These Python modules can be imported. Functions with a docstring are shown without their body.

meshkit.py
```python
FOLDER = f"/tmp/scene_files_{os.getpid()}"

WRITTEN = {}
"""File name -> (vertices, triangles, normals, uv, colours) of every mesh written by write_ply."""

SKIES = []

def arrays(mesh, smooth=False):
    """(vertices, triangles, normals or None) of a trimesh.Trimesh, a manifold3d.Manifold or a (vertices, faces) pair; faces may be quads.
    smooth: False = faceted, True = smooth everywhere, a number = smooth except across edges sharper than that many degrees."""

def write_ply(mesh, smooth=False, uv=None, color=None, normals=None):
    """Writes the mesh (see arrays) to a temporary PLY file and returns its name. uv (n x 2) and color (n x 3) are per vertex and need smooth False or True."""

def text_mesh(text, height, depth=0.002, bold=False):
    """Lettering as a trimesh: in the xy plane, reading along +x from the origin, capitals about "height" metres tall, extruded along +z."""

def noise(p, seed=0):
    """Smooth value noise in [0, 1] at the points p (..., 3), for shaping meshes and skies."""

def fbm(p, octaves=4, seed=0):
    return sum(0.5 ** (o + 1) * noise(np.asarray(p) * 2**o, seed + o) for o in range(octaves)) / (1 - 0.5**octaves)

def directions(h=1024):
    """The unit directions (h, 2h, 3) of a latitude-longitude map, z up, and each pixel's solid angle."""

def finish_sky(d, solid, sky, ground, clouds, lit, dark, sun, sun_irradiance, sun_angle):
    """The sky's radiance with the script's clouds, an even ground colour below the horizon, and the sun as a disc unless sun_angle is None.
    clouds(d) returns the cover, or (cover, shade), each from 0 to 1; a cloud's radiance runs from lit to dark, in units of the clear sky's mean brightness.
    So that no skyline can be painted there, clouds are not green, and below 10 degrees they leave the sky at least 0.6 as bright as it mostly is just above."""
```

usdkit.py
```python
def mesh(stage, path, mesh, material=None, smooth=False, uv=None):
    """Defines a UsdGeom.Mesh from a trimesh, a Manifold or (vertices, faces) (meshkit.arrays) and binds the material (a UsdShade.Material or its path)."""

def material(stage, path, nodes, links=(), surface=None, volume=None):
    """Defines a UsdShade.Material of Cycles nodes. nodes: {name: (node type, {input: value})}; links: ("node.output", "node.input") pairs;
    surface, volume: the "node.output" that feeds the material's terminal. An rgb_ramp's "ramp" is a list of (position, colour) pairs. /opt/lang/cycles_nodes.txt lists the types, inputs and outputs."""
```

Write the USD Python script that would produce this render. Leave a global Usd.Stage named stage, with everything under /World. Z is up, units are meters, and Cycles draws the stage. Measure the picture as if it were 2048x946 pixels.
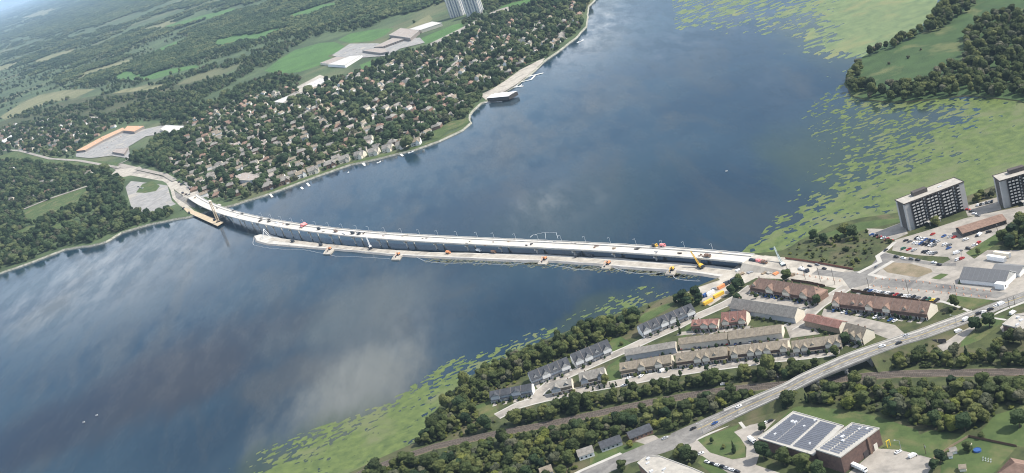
import math, random
import numpy as np, trimesh, shapely, usdkit, meshkit
from shapely.geometry import Polygon, LineString, Point, MultiPolygon, box as sbox
from shapely.ops import unary_union
from pxr import Usd, UsdGeom, UsdLux, UsdShade, Gf, Sdf, Vt
random.seed(7); RNG = np.random.default_rng(7)
stage = Usd.Stage.CreateInMemory()
UsdGeom.SetStageUpAxis(stage, 'Z'); UsdGeom.SetStageMetersPerUnit(stage, 1.0)
world = UsdGeom.Xform.Define(stage, '/World'); stage.SetDefaultPrim(world.GetPrim())
UsdGeom.Scope.Define(stage, '/World/Looks')

# ------------------------------------------------------------------ camera, sky, sun, exposure
FPX, CAMH = 2352.0, 405.0                      # focal length in pixels of a 2048 px wide frame, height above the river
_n = np.array([3330 - 1024, 7240 - 473, FPX]); DOWN = _n / np.linalg.norm(_n)   # plumb line seen from the banking aircraft
FWD = np.array([0, 0, 1.0]) - DOWN * DOWN[2]; FWD /= np.linalg.norm(FWD)
RGT = np.cross(FWD, -DOWN); RGT = RGT if RGT[0] > 0 else -RGT
EXPOSURE = 0.46
cam = UsdGeom.Camera.Define(stage, '/World/camera')
cam.CreateHorizontalApertureAttr(36.0); cam.CreateVerticalApertureAttr(36.0 * 946 / 2048)
cam.CreateFocalLengthAttr(36.0 * FPX / 2048); cam.CreateClippingRangeAttr(Gf.Vec2f(1, 200000)); cam.CreateExposureAttr(EXPOSURE)
def _w(v): return np.array([v @ RGT, v @ FWD, -(v @ DOWN)])
_r, _u, _b = _w(np.array([1., 0, 0])), _w(np.array([0, -1., 0])), _w(np.array([0, 0, -1.]))
UsdGeom.Xformable(cam).AddTransformOp().Set(Gf.Matrix4d(*_r, 0, *_u, 0, *_b, 0, 0, 0, CAMH, 1))

SUN_AZ, SUN_EL = math.radians(102), math.radians(49)
sun_dir = np.array([math.sin(SUN_AZ) * math.cos(SUN_EL), math.cos(SUN_AZ) * math.cos(SUN_EL), math.sin(SUN_EL)])
sun = UsdLux.DistantLight.Define(stage, '/World/sun')
sun.CreateIntensityAttr(1.12); sun.CreateAngleAttr(0.53); sun.CreateNormalizeAttr(True); sun.CreateColorAttr(Gf.Vec3f(1.0, 0.95, 0.87))
_z = sun_dir; _x = np.cross([0, 0, 1.0], _z); _x /= np.linalg.norm(_x); _y = np.cross(_z, _x)
UsdGeom.Xformable(sun).AddTransformOp().Set(Gf.Matrix4d(*_x, 0, *_y, 0, *_z, 0, 0, 0, 0, 1))
sky_m = usdkit.material(stage, '/World/Looks/sky_look', {
    'sky': ('sky_texture', {'sky_type': 'single_scattering', 'sun_disc': False, 'sun_elevation': SUN_EL, 'sun_rotation': SUN_AZ, 'altitude': 300.0, 'air_density': 1.0, 'aerosol_density': 1.2}),
    'tc': ('texture_coordinate', {}),
    'sep': ('separate_xyz', {}), 'zc': ('math', {'math_type': 'maximum', 'value2': 0.09}),
    'ux': ('math', {'math_type': 'divide'}), 'uy': ('math', {'math_type': 'divide'}), 'uv': ('combine_xyz', {'z': 17.6}),
    'n': ('noise_texture', {'scale': 0.62, 'detail': 8.0, 'roughness': 0.58, 'distortion': 0.5}),
    'r': ('rgb_ramp', {'ramp': [(0.0, (0, 0, 0)), (0.52, (0, 0, 0)), (0.68, (1, 1, 1)), (1.0, (1, 1, 1))]}),
    'lo': ('map_range', {'from_min': 0.02, 'from_max': 0.16, 'to_min': 0.25, 'to_max': 0.9, 'clamp': True}),
    'cf': ('math', {'math_type': 'multiply'}),
    'mix': ('mix_color', {'b': (15.0, 15.2, 15.4), 'use_clamp': False}),
    'bg': ('background_shader', {'strength': 0.118})},
    [('tc.generated', 'sep.vector'), ('sep.z', 'zc.value1'), ('sep.x', 'ux.value1'), ('zc.value', 'ux.value2'), ('sep.y', 'uy.value1'), ('zc.value', 'uy.value2'),
     ('ux.value', 'uv.x'), ('uy.value', 'uv.y'), ('uv.vector', 'n.vector'), ('n.fac', 'r.fac'), ('sep.z', 'lo.value'), ('r.color', 'cf.value1'), ('lo.result', 'cf.value2'),
     ('cf.value', 'mix.fac'), ('sky.color', 'mix.a'), ('mix.result', 'bg.color')], surface='bg.background')
dome = UsdLux.DomeLight.Define(stage, '/World/sky'); dome.CreateIntensityAttr(1.0)
UsdShade.MaterialBindingAPI.Apply(dome.GetPrim()).Bind(sky_m)
dome.GetPrim().SetCustomDataByKey('kind', 'structure')

# ------------------------------------------------------------------ helpers
GZ = 2.5                                       # general level of the land above the river
def at(px, py, z=0.0):
    """The point at height z under the pixel (px, py) of the 2048 x 946 photograph."""
    v = np.array([px - 1024.0, py - 473.0, FPX]); t = (CAMH - z) / (v @ DOWN)
    return np.array([v @ RGT * t, v @ FWD * t, z])
def xy(p, z=GZ): return at(p[0], p[1], z)[:2]
def poly(pts, z=GZ): return Polygon([xy(p, z) for p in pts]).buffer(0)
def line(pts, z=GZ): return LineString([xy(p, z) for p in pts])
def top_z(base, top, z0=GZ):
    """Height of an upright thing from the pixels of its foot and head."""
    b = at(*base, z0); v = np.array([top[0] - 1024.0, top[1] - 473.0, FPX]); h = np.array([v @ RGT, v @ FWD])
    return CAMH - (v @ DOWN) * (b[:2] @ h) / (h @ h)

class MB:
    """Collects faces of one mesh."""
    def __init__(s): s.v, s.f, s.n = [], [], 0
    def add(s, v, f):
        v = np.asarray(v, float); f = np.asarray(f, int)
        if f.shape[1] == 4: f = np.vstack([f[:, [0, 1, 2]], f[:, [0, 2, 3]]])
        s.v.append(v); s.f.append(f + s.n); s.n += len(v); return s
    def box(s, c, size, u=(1, 0), cut=None):
        """Box centred in plan on c = (x, y, z of its bottom), size along u, across u, up."""
        u = np.asarray(u, float); u = u / np.linalg.norm(u); w = np.array([-u[1], u[0]]); a, b, h = size
        o = [(-1, -1), (1, -1), (1, 1), (-1, 1)]
        q = [np.array([c[0], c[1]]) + u * a / 2 * i + w * b / 2 * j for i, j in o]
        v = [(*p, c[2]) for p in q] + [(*p, c[2] + h) for p in q]
        return s.add(v, [(3, 2, 1, 0), (4, 5, 6, 7), (0, 1, 5, 4), (1, 2, 6, 5), (2, 3, 7, 6), (3, 0, 4, 7)])
    def prism(s, ring, z0, z1):
        """Closed prism over a simple polygon ring; z0, z1 numbers."""
        g = Polygon(ring).buffer(0) if not isinstance(ring, Polygon) else ring
        for q in getattr(g, 'geoms', [g]):
            if q.is_empty: continue
            q = shapely.geometry.polygon.orient(q)
            v, f = trimesh.creation.triangulate_polygon(q, engine='earcut')
            a, b, c = v[f[:, 0]], v[f[:, 1]], v[f[:, 2]]
            fl = np.cross(b - a, c - a) < 0; f[fl] = f[fl][:, ::-1]
            s.add(np.c_[v, np.full(len(v), z1)], f); s.add(np.c_[v, np.full(len(v), z0)], f[:, ::-1])
            for r in [q.exterior, *q.interiors]:
                p = np.array(r.coords)[:-1]; n = len(p); i = np.arange(n); j = (i + 1) % n
                s.add(np.vstack([np.c_[p, np.full(n, z0)], np.c_[p, np.full(n, z1)]]), np.c_[i, j, j + n, i + n])
        return s
    def sheet(s, g, z):
        for q in getattr(g, 'geoms', [g]):
            if q.is_empty or q.geom_type != 'Polygon' or q.area < 0.05: continue
            v, f = trimesh.creation.triangulate_polygon(q, engine='earcut')
            a, b, c = v[f[:, 0]], v[f[:, 1]], v[f[:, 2]]
            fl = np.cross(b - a, c - a) < 0; f[fl] = f[fl][:, ::-1]
            s.add(np.c_[v, np.full(len(v), z)], f)
        return s
    def quad(s, a, b, c, d): return s.add([a, b, c, d], [(0, 1, 2, 3)])
    def tube(s, pts, r, k=6):
        p = np.asarray(pts, float); t = np.gradient(p, axis=0); t /= np.linalg.norm(t, axis=1, keepdims=True) + 1e-12
        a = np.cross(t, np.where(np.abs(t[:, 2:]) < 0.9, [0, 0, 1.0], [1.0, 0, 0])); a /= np.linalg.norm(a, axis=1, keepdims=True)
        b = np.cross(t, a); g = np.arange(k) * 2 * np.pi / k; r = np.broadcast_to(r, (len(p),))[:, None, None]
        v = (p[:, None] + r * (np.cos(g)[None, :, None] * a[:, None] + np.sin(g)[None, :, None] * b[:, None])).reshape(-1, 3)
        f = [(i * k + j, i * k + (j + 1) % k, (i + 1) * k + (j + 1) % k, (i + 1) * k + j) for i in range(len(p) - 1) for j in range(k)]
        s.add(v, f); n = len(p) - 1
        s.add(v[:k], [(0, j + 1, j) for j in range(1, k - 1)]); s.add(v[n * k:], [(0, j, j + 1) for j in range(1, k - 1)]); return s
    def ribbon(s, P, Q):
        """Strip between two 3-D polylines with equal counts, facing up."""
        P, Q = np.asarray(P, float), np.asarray(Q, float); n = len(P)
        f = [(i, i + 1, n + i + 1, n + i) for i in range(n - 1)]
        a = np.cross(P[1] - P[0], Q[0] - P[0])[2]
        return s.add(np.vstack([P, Q]), f if a > 0 else [q[::-1] for q in f])
    def sweep(s, P, Q, drop):
        """Solid slab under the strip P-Q, thickness drop."""
        P, Q = np.asarray(P, float), np.asarray(Q, float); d = np.array([0, 0, drop]); n = len(P)
        if np.cross(P[1] - P[0], Q[0] - P[0])[2] < 0: P, Q = Q, P
        v = np.vstack([P, Q, Q - d, P - d]); f = []
        for i in range(n - 1):
            for k in range(4):
                a, b = k * n, ((k + 1) % 4) * n; f.append((a + i, a + i + 1, b + i + 1, b + i))
        for e, o in ((0, 0), (n - 1, 1)):
            q = (e, n + e, 2 * n + e, 3 * n + e); f.append(q if o == 0 else q[::-1])
        return s.add(v, f)
    def arr(s): return np.vstack(s.v), np.vstack(s.f)

_used = {}
def numbered(parent, name):
    k = (parent, name); n = _used.get(k, 0); _used[k] = n + 1
    return f'{parent}/{name}' if n == 0 else f'{parent}/{name}_{n:03d}'
ORIGIN = {}
def tag(prim, label=None, cat=None, group=None, kind=None):
    for k, v in (('label', label), ('category', cat), ('group', group), ('kind', kind)):
        if v: prim.SetCustomDataByKey(k, v)
    return prim
def thing(name, label, cat, loc=(0, 0, 0), group=None, kind=None):
    path = numbered('/World', name); x = UsdGeom.Xform.Define(stage, path)
    x.AddTranslateOp().Set(Gf.Vec3d(*map(float, loc))); ORIGIN[path] = np.array(loc, float)
    tag(x.GetPrim(), label, cat, group, kind); return path
def part(parent, name, mb, mat, label=None, smooth=False):
    v, f = mb.arr() if isinstance(mb, MB) else mb
    o = ORIGIN.get(parent, ORIGIN.get(parent.rsplit('/', 1)[0], np.zeros(3)))
    path = numbered(parent, name); m = usdkit.mesh(stage, path, (v - o, f), M[mat], smooth=smooth)
    if label: m.GetPrim().SetCustomDataByKey('label', label)
    return path
def setting(name, mb, mat, kind='structure', smooth=False):
    path = numbered('/World', name); m = usdkit.mesh(stage, path, mb.arr() if isinstance(mb, MB) else mb, M[mat], smooth=smooth)
    tag(m.GetPrim(), kind=kind); return path
def solo(name, mb, mat, label, cat, group=None, kind=None):
    path = numbered('/World', name); m = usdkit.mesh(stage, path, mb.arr() if isinstance(mb, MB) else mb, M[mat])
    tag(m.GetPrim(), label, cat, group, kind); return path
KIND = {}
def kind_class(name):
    """A class prim that holds the parts of one kind of thing; copies refer to it."""
    p = f'/World/{name}_kind'; stage.CreateClassPrim(p); ORIGIN[p] = np.zeros(3); return p
def copy_of(cls, name, loc, rz, label, cat, group=None, s=1.0, sz=None):
    path = numbered('/World', name); x = UsdGeom.Xform.Define(stage, path)
    x.AddTranslateOp().Set(Gf.Vec3d(*map(float, loc))); x.AddRotateZOp().Set(float(math.degrees(rz)))
    if s != 1.0 or sz: x.AddScaleOp().Set(Gf.Vec3f(s, s, sz or s))
    x.GetPrim().GetReferences().AddInternalReference(cls); x.GetPrim().SetInstanceable(True)
    tag(x.GetPrim(), label, cat, group); return path

# ------------------------------------------------------------------ materials
M = {}
def mk(name, c, var=0.12, scale=0.5, rough=0.85, c2=None, spots=None, rnd=0.0, spec=0.3, bump=0.0, bscale=2.0, detail=4.0, lo=0.35, hi=0.65, metal=0.0, big=None):
    """Plain surface: two tones mixed by noise, an optional broad third tone, per-object brightness."""
    c = np.array(c, float); c2 = c * (1 - var) if c2 is None else np.array(c2, float)
    N = {'g': ('geometry', {}), 'n': ('noise_texture', {'scale': scale, 'detail': detail, 'roughness': 0.6}),
         'r': ('rgb_ramp', {'ramp': [(0, tuple(c2)), (lo, tuple(c2)), (hi, tuple(c * (1 + var * 0.5) if c2 is not None else c)), (1, tuple(c * (1 + var * 0.5)))]}),
         'p': ('principled_bsdf', {'roughness': rough, 'specular_ior_level': spec, 'metallic': metal})}
    L = [('g.position', 'n.vector'), ('n.fac', 'r.fac')]; out = 'r.color'
    if big:                                    # (scale, colour, threshold, width)
        bs, bc, bt, bw = big
        N['bn'] = ('noise_texture', {'scale': bs, 'detail': 5.0, 'roughness': 0.6, 'distortion': 0.4})
        N['br'] = ('map_range', {'from_min': bt, 'from_max': bt + bw, 'to_min': 0.0, 'to_max': 1.0, 'clamp': True})
        N['bm'] = ('mix_color', {'b': tuple(bc)})
        L += [('g.position', 'bn.vector'), ('bn.fac', 'br.value'), ('br.result', 'bm.fac'), (out, 'bm.a')]; out = 'bm.result'
    if rnd:
        N['o'] = ('object_info', {}); N['om'] = ('map_range', {'to_min': 1 - rnd, 'to_max': 1 + rnd}); N['h'] = ('hsv', {})
        L += [('o.random', 'om.value'), ('om.result', 'h.value'), (out, 'h.color')]; out = 'h.color'
    L.append((out, 'p.base_color'))
    if bump:
        N['b2'] = ('noise_texture', {'scale': bscale, 'detail': 5.0}); N['bu'] = ('bump', {'strength': 0.6, 'distance': bump})
        L += [('g.position', 'b2.vector'), ('b2.fac', 'bu.height'), ('bu.normal', 'p.normal')]
    M[name] = usdkit.material(stage, f'/World/Looks/{name}', N, L, surface='p.BSDF')
def leaf(name, a, b, c=None):
    """Foliage: colour by tree and by patch, a little light through the leaves."""
    N = {'o': ('object_info', {}), 'g': ('geometry', {}), 'n': ('noise_texture', {'scale': 0.35, 'detail': 3.0}),
         'm0': ('math', {'math_type': 'multiply_add', 'value2': 0.95, 'value3': -0.20}), 'm1': ('math', {'math_type': 'multiply_add', 'value2': 0.5}),
         'r': ('rgb_ramp', {'ramp': [(0, a), (0.55, b), (1, c or b)]}),
         'd': ('principled_bsdf', {'roughness': 0.7, 'specular_ior_level': 0.18}), 't': ('translucent_bsdf', {}), 'x': ('mix_closure', {'fac': 0.22})}
    L = [('g.position', 'n.vector'), ('o.random', 'm0.value1'), ('n.fac', 'm1.value1'), ('m0.value', 'm1.value3'), ('m1.value', 'r.fac'),
         ('r.color', 'd.base_color'), ('r.color', 't.color'), ('d.BSDF', 'x.closure1'), ('t.BSDF', 'x.closure2')]
    M[name] = usdkit.material(stage, f'/World/Looks/{name}', N, L, surface='x.closure')

leaf('leaf_green', (0.030, 0.043, 0.015), (0.066, 0.086, 0.026), (0.130, 0.140, 0.045))
leaf('leaf_far', (0.026, 0.047, 0.021), (0.056, 0.088, 0.035), (0.130, 0.150, 0.062))
leaf('leaf_dark', (0.016, 0.032, 0.014), (0.030, 0.052, 0.020), (0.050, 0.074, 0.027))
leaf('leaf_yellow', (0.075, 0.095, 0.022), (0.125, 0.145, 0.030), (0.16, 0.17, 0.04))
leaf('leaf_grey', (0.060, 0.070, 0.040), (0.10, 0.105, 0.06), (0.13, 0.125, 0.08))
leaf('leaf_red', (0.045, 0.016, 0.014), (0.075, 0.026, 0.020), (0.09, 0.03, 0.02))
mk('bark', (0.09, 0.07, 0.05), 0.3, 3.0)
mk('far_land', (0.070, 0.100, 0.042), c2=(0.046, 0.070, 0.030), var=0.2, scale=0.008, big=(0.0022, (0.120, 0.125, 0.062), 0.52, 0.12), detail=7.0, lo=0.42, hi=0.58)
mk('scrub', (0.066, 0.078, 0.028), c2=(0.034, 0.046, 0.017), var=0.15, scale=0.12, big=(0.03, (0.100, 0.090, 0.048), 0.52, 0.12), detail=7.0)
mk('lawn', (0.070, 0.100, 0.030), c2=(0.046, 0.074, 0.022), var=0.2, scale=0.09, detail=8.0, big=(0.045, (0.125, 0.120, 0.052), 0.52, 0.16))
mk('green_field', (0.070, 0.145, 0.036), c2=(0.055, 0.115, 0.030), var=0.12, scale=0.015, detail=6.0)
mk('dry_field', (0.19, 0.18, 0.095), c2=(0.12, 0.13, 0.06), var=0.12, scale=0.012, detail=6.0)
mk('bog_meadow', (0.045, 0.080, 0.026), c2=(0.032, 0.060, 0.020), var=0.2, scale=0.03, detail=6.0, big=(0.02, (0.10, 0.115, 0.045), 0.55, 0.1))
mk('asphalt', (0.215, 0.205, 0.188), c2=(0.16, 0.152, 0.14), var=0.1, scale=0.2, detail=8.0, rough=0.9, big=(0.05, (0.125, 0.12, 0.115), 0.54, 0.12))
mk('asphalt_dark', (0.10, 0.10, 0.10), var=0.2, scale=0.15, detail=6.0, rough=0.9)
mk('asphalt_pale', (0.33, 0.30, 0.26), c2=(0.25, 0.23, 0.20), var=0.1, scale=0.16, detail=8.0, rough=0.9, big=(0.05, (0.20, 0.185, 0.165), 0.53, 0.12))
mk('concrete', (0.42, 0.40, 0.36), var=0.12, scale=0.2, detail=6.0, rough=0.85)
mk('deck_concrete', (0.58, 0.55, 0.495), c2=(0.49, 0.46, 0.41), var=0.06, scale=0.10, detail=8.0, rough=0.85, big=(0.04, (0.44, 0.41, 0.36), 0.56, 0.14))
mk('gravel', (0.43, 0.395, 0.335), c2=(0.32, 0.29, 0.245), var=0.1, scale=0.14, detail=8.0, rough=0.95, big=(0.045, (0.25, 0.228, 0.195), 0.53, 0.12))
mk('gravel_grey', (0.30, 0.29, 0.275), c2=(0.22, 0.215, 0.205), var=0.1, scale=0.08, detail=7.0, rough=0.95, big=(0.03, (0.36, 0.33, 0.28), 0.55, 0.1))
mk('sand', (0.50, 0.41, 0.29), c2=(0.40, 0.32, 0.22), var=0.1, scale=0.15, detail=6.0, rough=0.95)
mk('shore_stone', (0.34, 0.33, 0.28), c2=(0.16, 0.16, 0.12), var=0.1, scale=0.3, detail=6.0, rough=0.95)
mk('bare_earth', (0.24, 0.19, 0.13), c2=(0.15, 0.13, 0.08), var=0.15, scale=0.1, detail=7.0, rough=0.95)
mk('ballast', (0.17, 0.14, 0.115), c2=(0.11, 0.095, 0.08), var=0.15, scale=0.6, detail=6.0, rough=0.95)
mk('steel_dark', (0.06, 0.055, 0.05), var=0.2, scale=1.0, rough=0.5)
mk('steel_grey', (0.30, 0.31, 0.32), var=0.1, scale=1.0, rough=0.5)
mk('galvanised', (0.55, 0.56, 0.57), var=0.06, scale=2.0, rough=0.45)
mk('timber', (0.32, 0.25, 0.17), c2=(0.22, 0.17, 0.12), var=0.1, scale=0.8, rough=0.9)
mk('timber_dark', (0.085, 0.06, 0.042), var=0.25, scale=0.8, rough=0.9)
mk('white_paint', (0.78, 0.78, 0.76), var=0.05, scale=0.4, rough=0.6)
mk('line_white', (0.70, 0.69, 0.65), var=0.15, scale=0.8, rough=0.8)
mk('line_yellow', (0.62, 0.45, 0.10), var=0.15, scale=0.8, rough=0.8)
mk('crushed_stone', (0.52, 0.50, 0.455), c2=(0.42, 0.40, 0.36), var=0.08, scale=0.10, detail=7.0, rough=0.95, big=(0.025, (0.36, 0.345, 0.31), 0.60, 0.1))
mk('weed_scum', (0.15, 0.15, 0.105), c2=(0.09, 0.10, 0.06), var=0.15, scale=0.3, detail=6.0, rough=0.8)
# ------------------------------------------------------------------ water, land
def two_noise_water():
    N = {'g': ('geometry', {}),
         'mp': ('mapping', {'rotation': (0, 0, 0.55), 'scale': (1.0, 0.30, 1.0)}),
         'n1': ('noise_texture', {'scale': 0.0075, 'detail': 7.0, 'roughness': 0.62, 'distortion': 0.7}),
         'n2': ('noise_texture', {'scale': 0.0042, 'detail': 5.0, 'roughness': 0.55, 'distortion': 0.3}),
         'n3': ('noise_texture', {'scale': 0.035, 'detail': 6.0, 'roughness': 0.65}),
         'deep': ('rgb_ramp', {'ramp': [(0, (0.006, 0.017, 0.027)), (0.42, (0.008, 0.022, 0.036)), (0.60, (0.016, 0.036, 0.052)), (1, (0.023, 0.043, 0.058))]}),
         'weed': ('rgb_ramp', {'ramp': [(0, (0, 0, 0)), (0.50, (0, 0, 0)), (0.68, (1, 1, 1)), (1, (1, 1, 1))]}),
         'wm': ('math', {'math_type': 'multiply', 'value2': 0.6}),
         'mx': ('mix_color', {'b': (0.052, 0.052, 0.044)}),
         'rr': ('map_range', {'from_min': 0.38, 'from_max': 0.66, 'to_min': 0.20, 'to_max': 0.06, 'clamp': True}),
         'p': ('principled_bsdf', {'ior': 1.333, 'specular_ior_level': 0.5})}
    L = [('g.position', 'mp.vector'), ('mp.vector', 'n1.vector'), ('g.position', 'n2.vector'), ('mp.vector', 'n3.vector'),
         ('n2.fac', 'deep.fac'), ('n1.fac', 'weed.fac'), ('weed.color', 'wm.value1'), ('deep.color', 'mx.a'), ('wm.value', 'mx.fac'),
         ('mx.result', 'p.base_color'), ('n3.fac', 'rr.value'), ('rr.result', 'p.roughness')]
    # pale cloud reflection painted into the colour; dark weed beds and shallows, wispy outlines
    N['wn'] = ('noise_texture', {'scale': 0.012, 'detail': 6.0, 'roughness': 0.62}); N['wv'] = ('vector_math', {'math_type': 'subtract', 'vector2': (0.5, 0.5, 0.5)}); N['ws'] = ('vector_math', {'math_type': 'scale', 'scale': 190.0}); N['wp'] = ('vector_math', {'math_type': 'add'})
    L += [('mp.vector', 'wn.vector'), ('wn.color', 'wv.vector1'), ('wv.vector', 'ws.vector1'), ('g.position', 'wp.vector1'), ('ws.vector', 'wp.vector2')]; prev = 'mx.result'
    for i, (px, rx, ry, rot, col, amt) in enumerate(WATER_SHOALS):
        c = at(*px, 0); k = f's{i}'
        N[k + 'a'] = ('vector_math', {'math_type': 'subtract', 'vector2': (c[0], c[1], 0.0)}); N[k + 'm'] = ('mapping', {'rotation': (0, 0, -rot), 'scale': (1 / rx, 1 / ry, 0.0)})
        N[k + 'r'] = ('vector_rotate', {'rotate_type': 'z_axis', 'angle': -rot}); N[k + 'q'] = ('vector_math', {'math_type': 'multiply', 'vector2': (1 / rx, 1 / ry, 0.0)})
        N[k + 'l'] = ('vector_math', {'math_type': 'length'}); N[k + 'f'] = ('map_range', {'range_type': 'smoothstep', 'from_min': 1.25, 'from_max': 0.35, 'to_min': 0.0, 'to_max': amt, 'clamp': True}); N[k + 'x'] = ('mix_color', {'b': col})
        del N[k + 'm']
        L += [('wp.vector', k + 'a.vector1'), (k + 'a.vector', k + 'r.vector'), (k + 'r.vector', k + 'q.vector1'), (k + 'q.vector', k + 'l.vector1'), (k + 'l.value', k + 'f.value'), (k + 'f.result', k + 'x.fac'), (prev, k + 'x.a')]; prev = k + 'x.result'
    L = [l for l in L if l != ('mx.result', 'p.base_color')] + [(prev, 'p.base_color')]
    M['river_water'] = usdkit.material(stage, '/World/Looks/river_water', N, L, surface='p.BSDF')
WATER_SHOALS = [((330, 760), 190, 110, 0.45, (0.023, 0.022, 0.023), 0.9), ((80, 860), 130, 90, 0.4, (0.008, 0.011, 0.018), 0.8), ((700, 775), 75, 120, -0.25, (0.115, 0.120, 0.105), 0.9), ((720, 620), 90, 110, 0.3, (0.062, 0.072, 0.068), 0.7), ((1500, 440), 60, 120, 0.1, (0.026, 0.034, 0.034), 0.5), ((1150, 420), 130, 160, -0.5, (0.014, 0.030, 0.034), 0.7), ((560, 760), 60, 60, 0.2, (0.045, 0.045, 0.040), 0.6), ((1650, 290), 70, 160, -0.3, (0.020, 0.038, 0.036), 0.5), ((1780, 300), 110, 240, -0.2, (0.036, 0.052, 0.030), 0.75), ((1720, 50), 130, 300, -0.2, (0.050, 0.062, 0.036), 0.8), ((640, 890), 90, 60, 0.5, (0.036, 0.050, 0.022), 0.7), ((1180, 625), 60, 40, 0.6, (0.030, 0.042, 0.022), 0.6)]  # pale grey entries are cloud reflection put into the water colour
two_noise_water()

FAR_SHORE = [(-160, 600), (-60, 566), (0, 548), (60, 527), (130, 500), (185, 492), (215, 484), (245, 466), (300, 450), (345, 441), (372, 437), (395, 431), (430, 420), (470, 411),
             (496, 402), (530, 392), (580, 374), (640, 352), (700, 331), (760, 318), (830, 301), (880, 283), (925, 262), (940, 248), (937, 232), (962, 208), (990, 198), (1030, 172), (1062, 150),
             (1085, 126), (1120, 102), (1150, 78), (1172, 55), (1174, 35), (1176, 15), (1195, -5), (1240, -60), (1330, -130)]
FAR = Polygon([xy(p, 0) for p in FAR_SHORE] + [(2500, 9000), (12000, 60000), (-60000, 60000), (-60000, 8000), (-6000, 1500), (-2000, 1300)]).buffer(0)
NEAR_SHORE = [(560, 1010), (700, 952), (778, 915), (831, 891), (856, 869), (863, 840), (880, 820), (905, 790), (925, 770), (960, 747), (990, 730), (1040, 710), (1075, 692), (1110, 678), (1160, 658),
              (1200, 646), (1235, 632), (1268, 625), (1300, 611), (1340, 598), (1375, 588), (1395, 577), (1430, 563), (1455, 553), (1472, 546), (1484, 532), (1492, 518), (1510, 511), (1540, 508),
              (1565, 506), (1585, 497), (1600, 486), (1635, 471), (1665, 455), (1720, 441), (1800, 430), (1860, 416), (1940, 396), (1990, 376), (2048, 352), (2200, 300)]
NEAR = Polygon([xy(p, 0) for p in NEAR_SHORE] + [(2600, 1500), (2600, -600), (-500, -600)]).buffer(0)
ISLE_PX = [(1690, 168), (1697, 140), (1712, 126), (1740, 106), (1770, 92), (1800, 76), (1838, 60), (1858, 40), (1868, 18), (1890, -8), (1960, -60), (2300, -70), (2500, 120), (2300, 190),
           (2048, 205), (1990, 196), (1940, 192), (1880, 198), (1820, 204), (1770, 204), (1730, 200), (1706, 192)]
ISLE = Polygon([xy(p, 0) for p in ISLE_PX]).buffer(0)
def wavy(g, amp, step, seed):
    """Natural shoreline: resample and push to and fro by noise."""
    out = []
    for q in getattr(g, 'geoms', [g]):
        c = np.array(q.exterior.segmentize(step).coords)[:-1] if q.length / step < 4000 else np.array(q.exterior.coords)[:-1]
        d = meshkit.fbm(np.c_[c / (step * 4), np.full(len(c), seed)], 3, seed) - 0.5
        e = meshkit.fbm(np.c_[c / (step * 4), np.full(len(c), seed + 9.5)], 3, seed + 5) - 0.5
        out.append(Polygon(c + amp * 2 * np.c_[d, e]).buffer(0))
    return unary_union(out)
def near_part(g, lim=3600):
    return g.intersection(sbox(-2600, -600, 2600, lim))
FARW = wavy(near_part(FAR), 3.0, 9.0, 3).union(FAR.difference(sbox(-2500, -600, 2500, 3500)))
NEARW = wavy(NEAR, 2.0, 7.0, 4); ISLEW = wavy(ISLE, 3.0, 8.0, 5)
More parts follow.
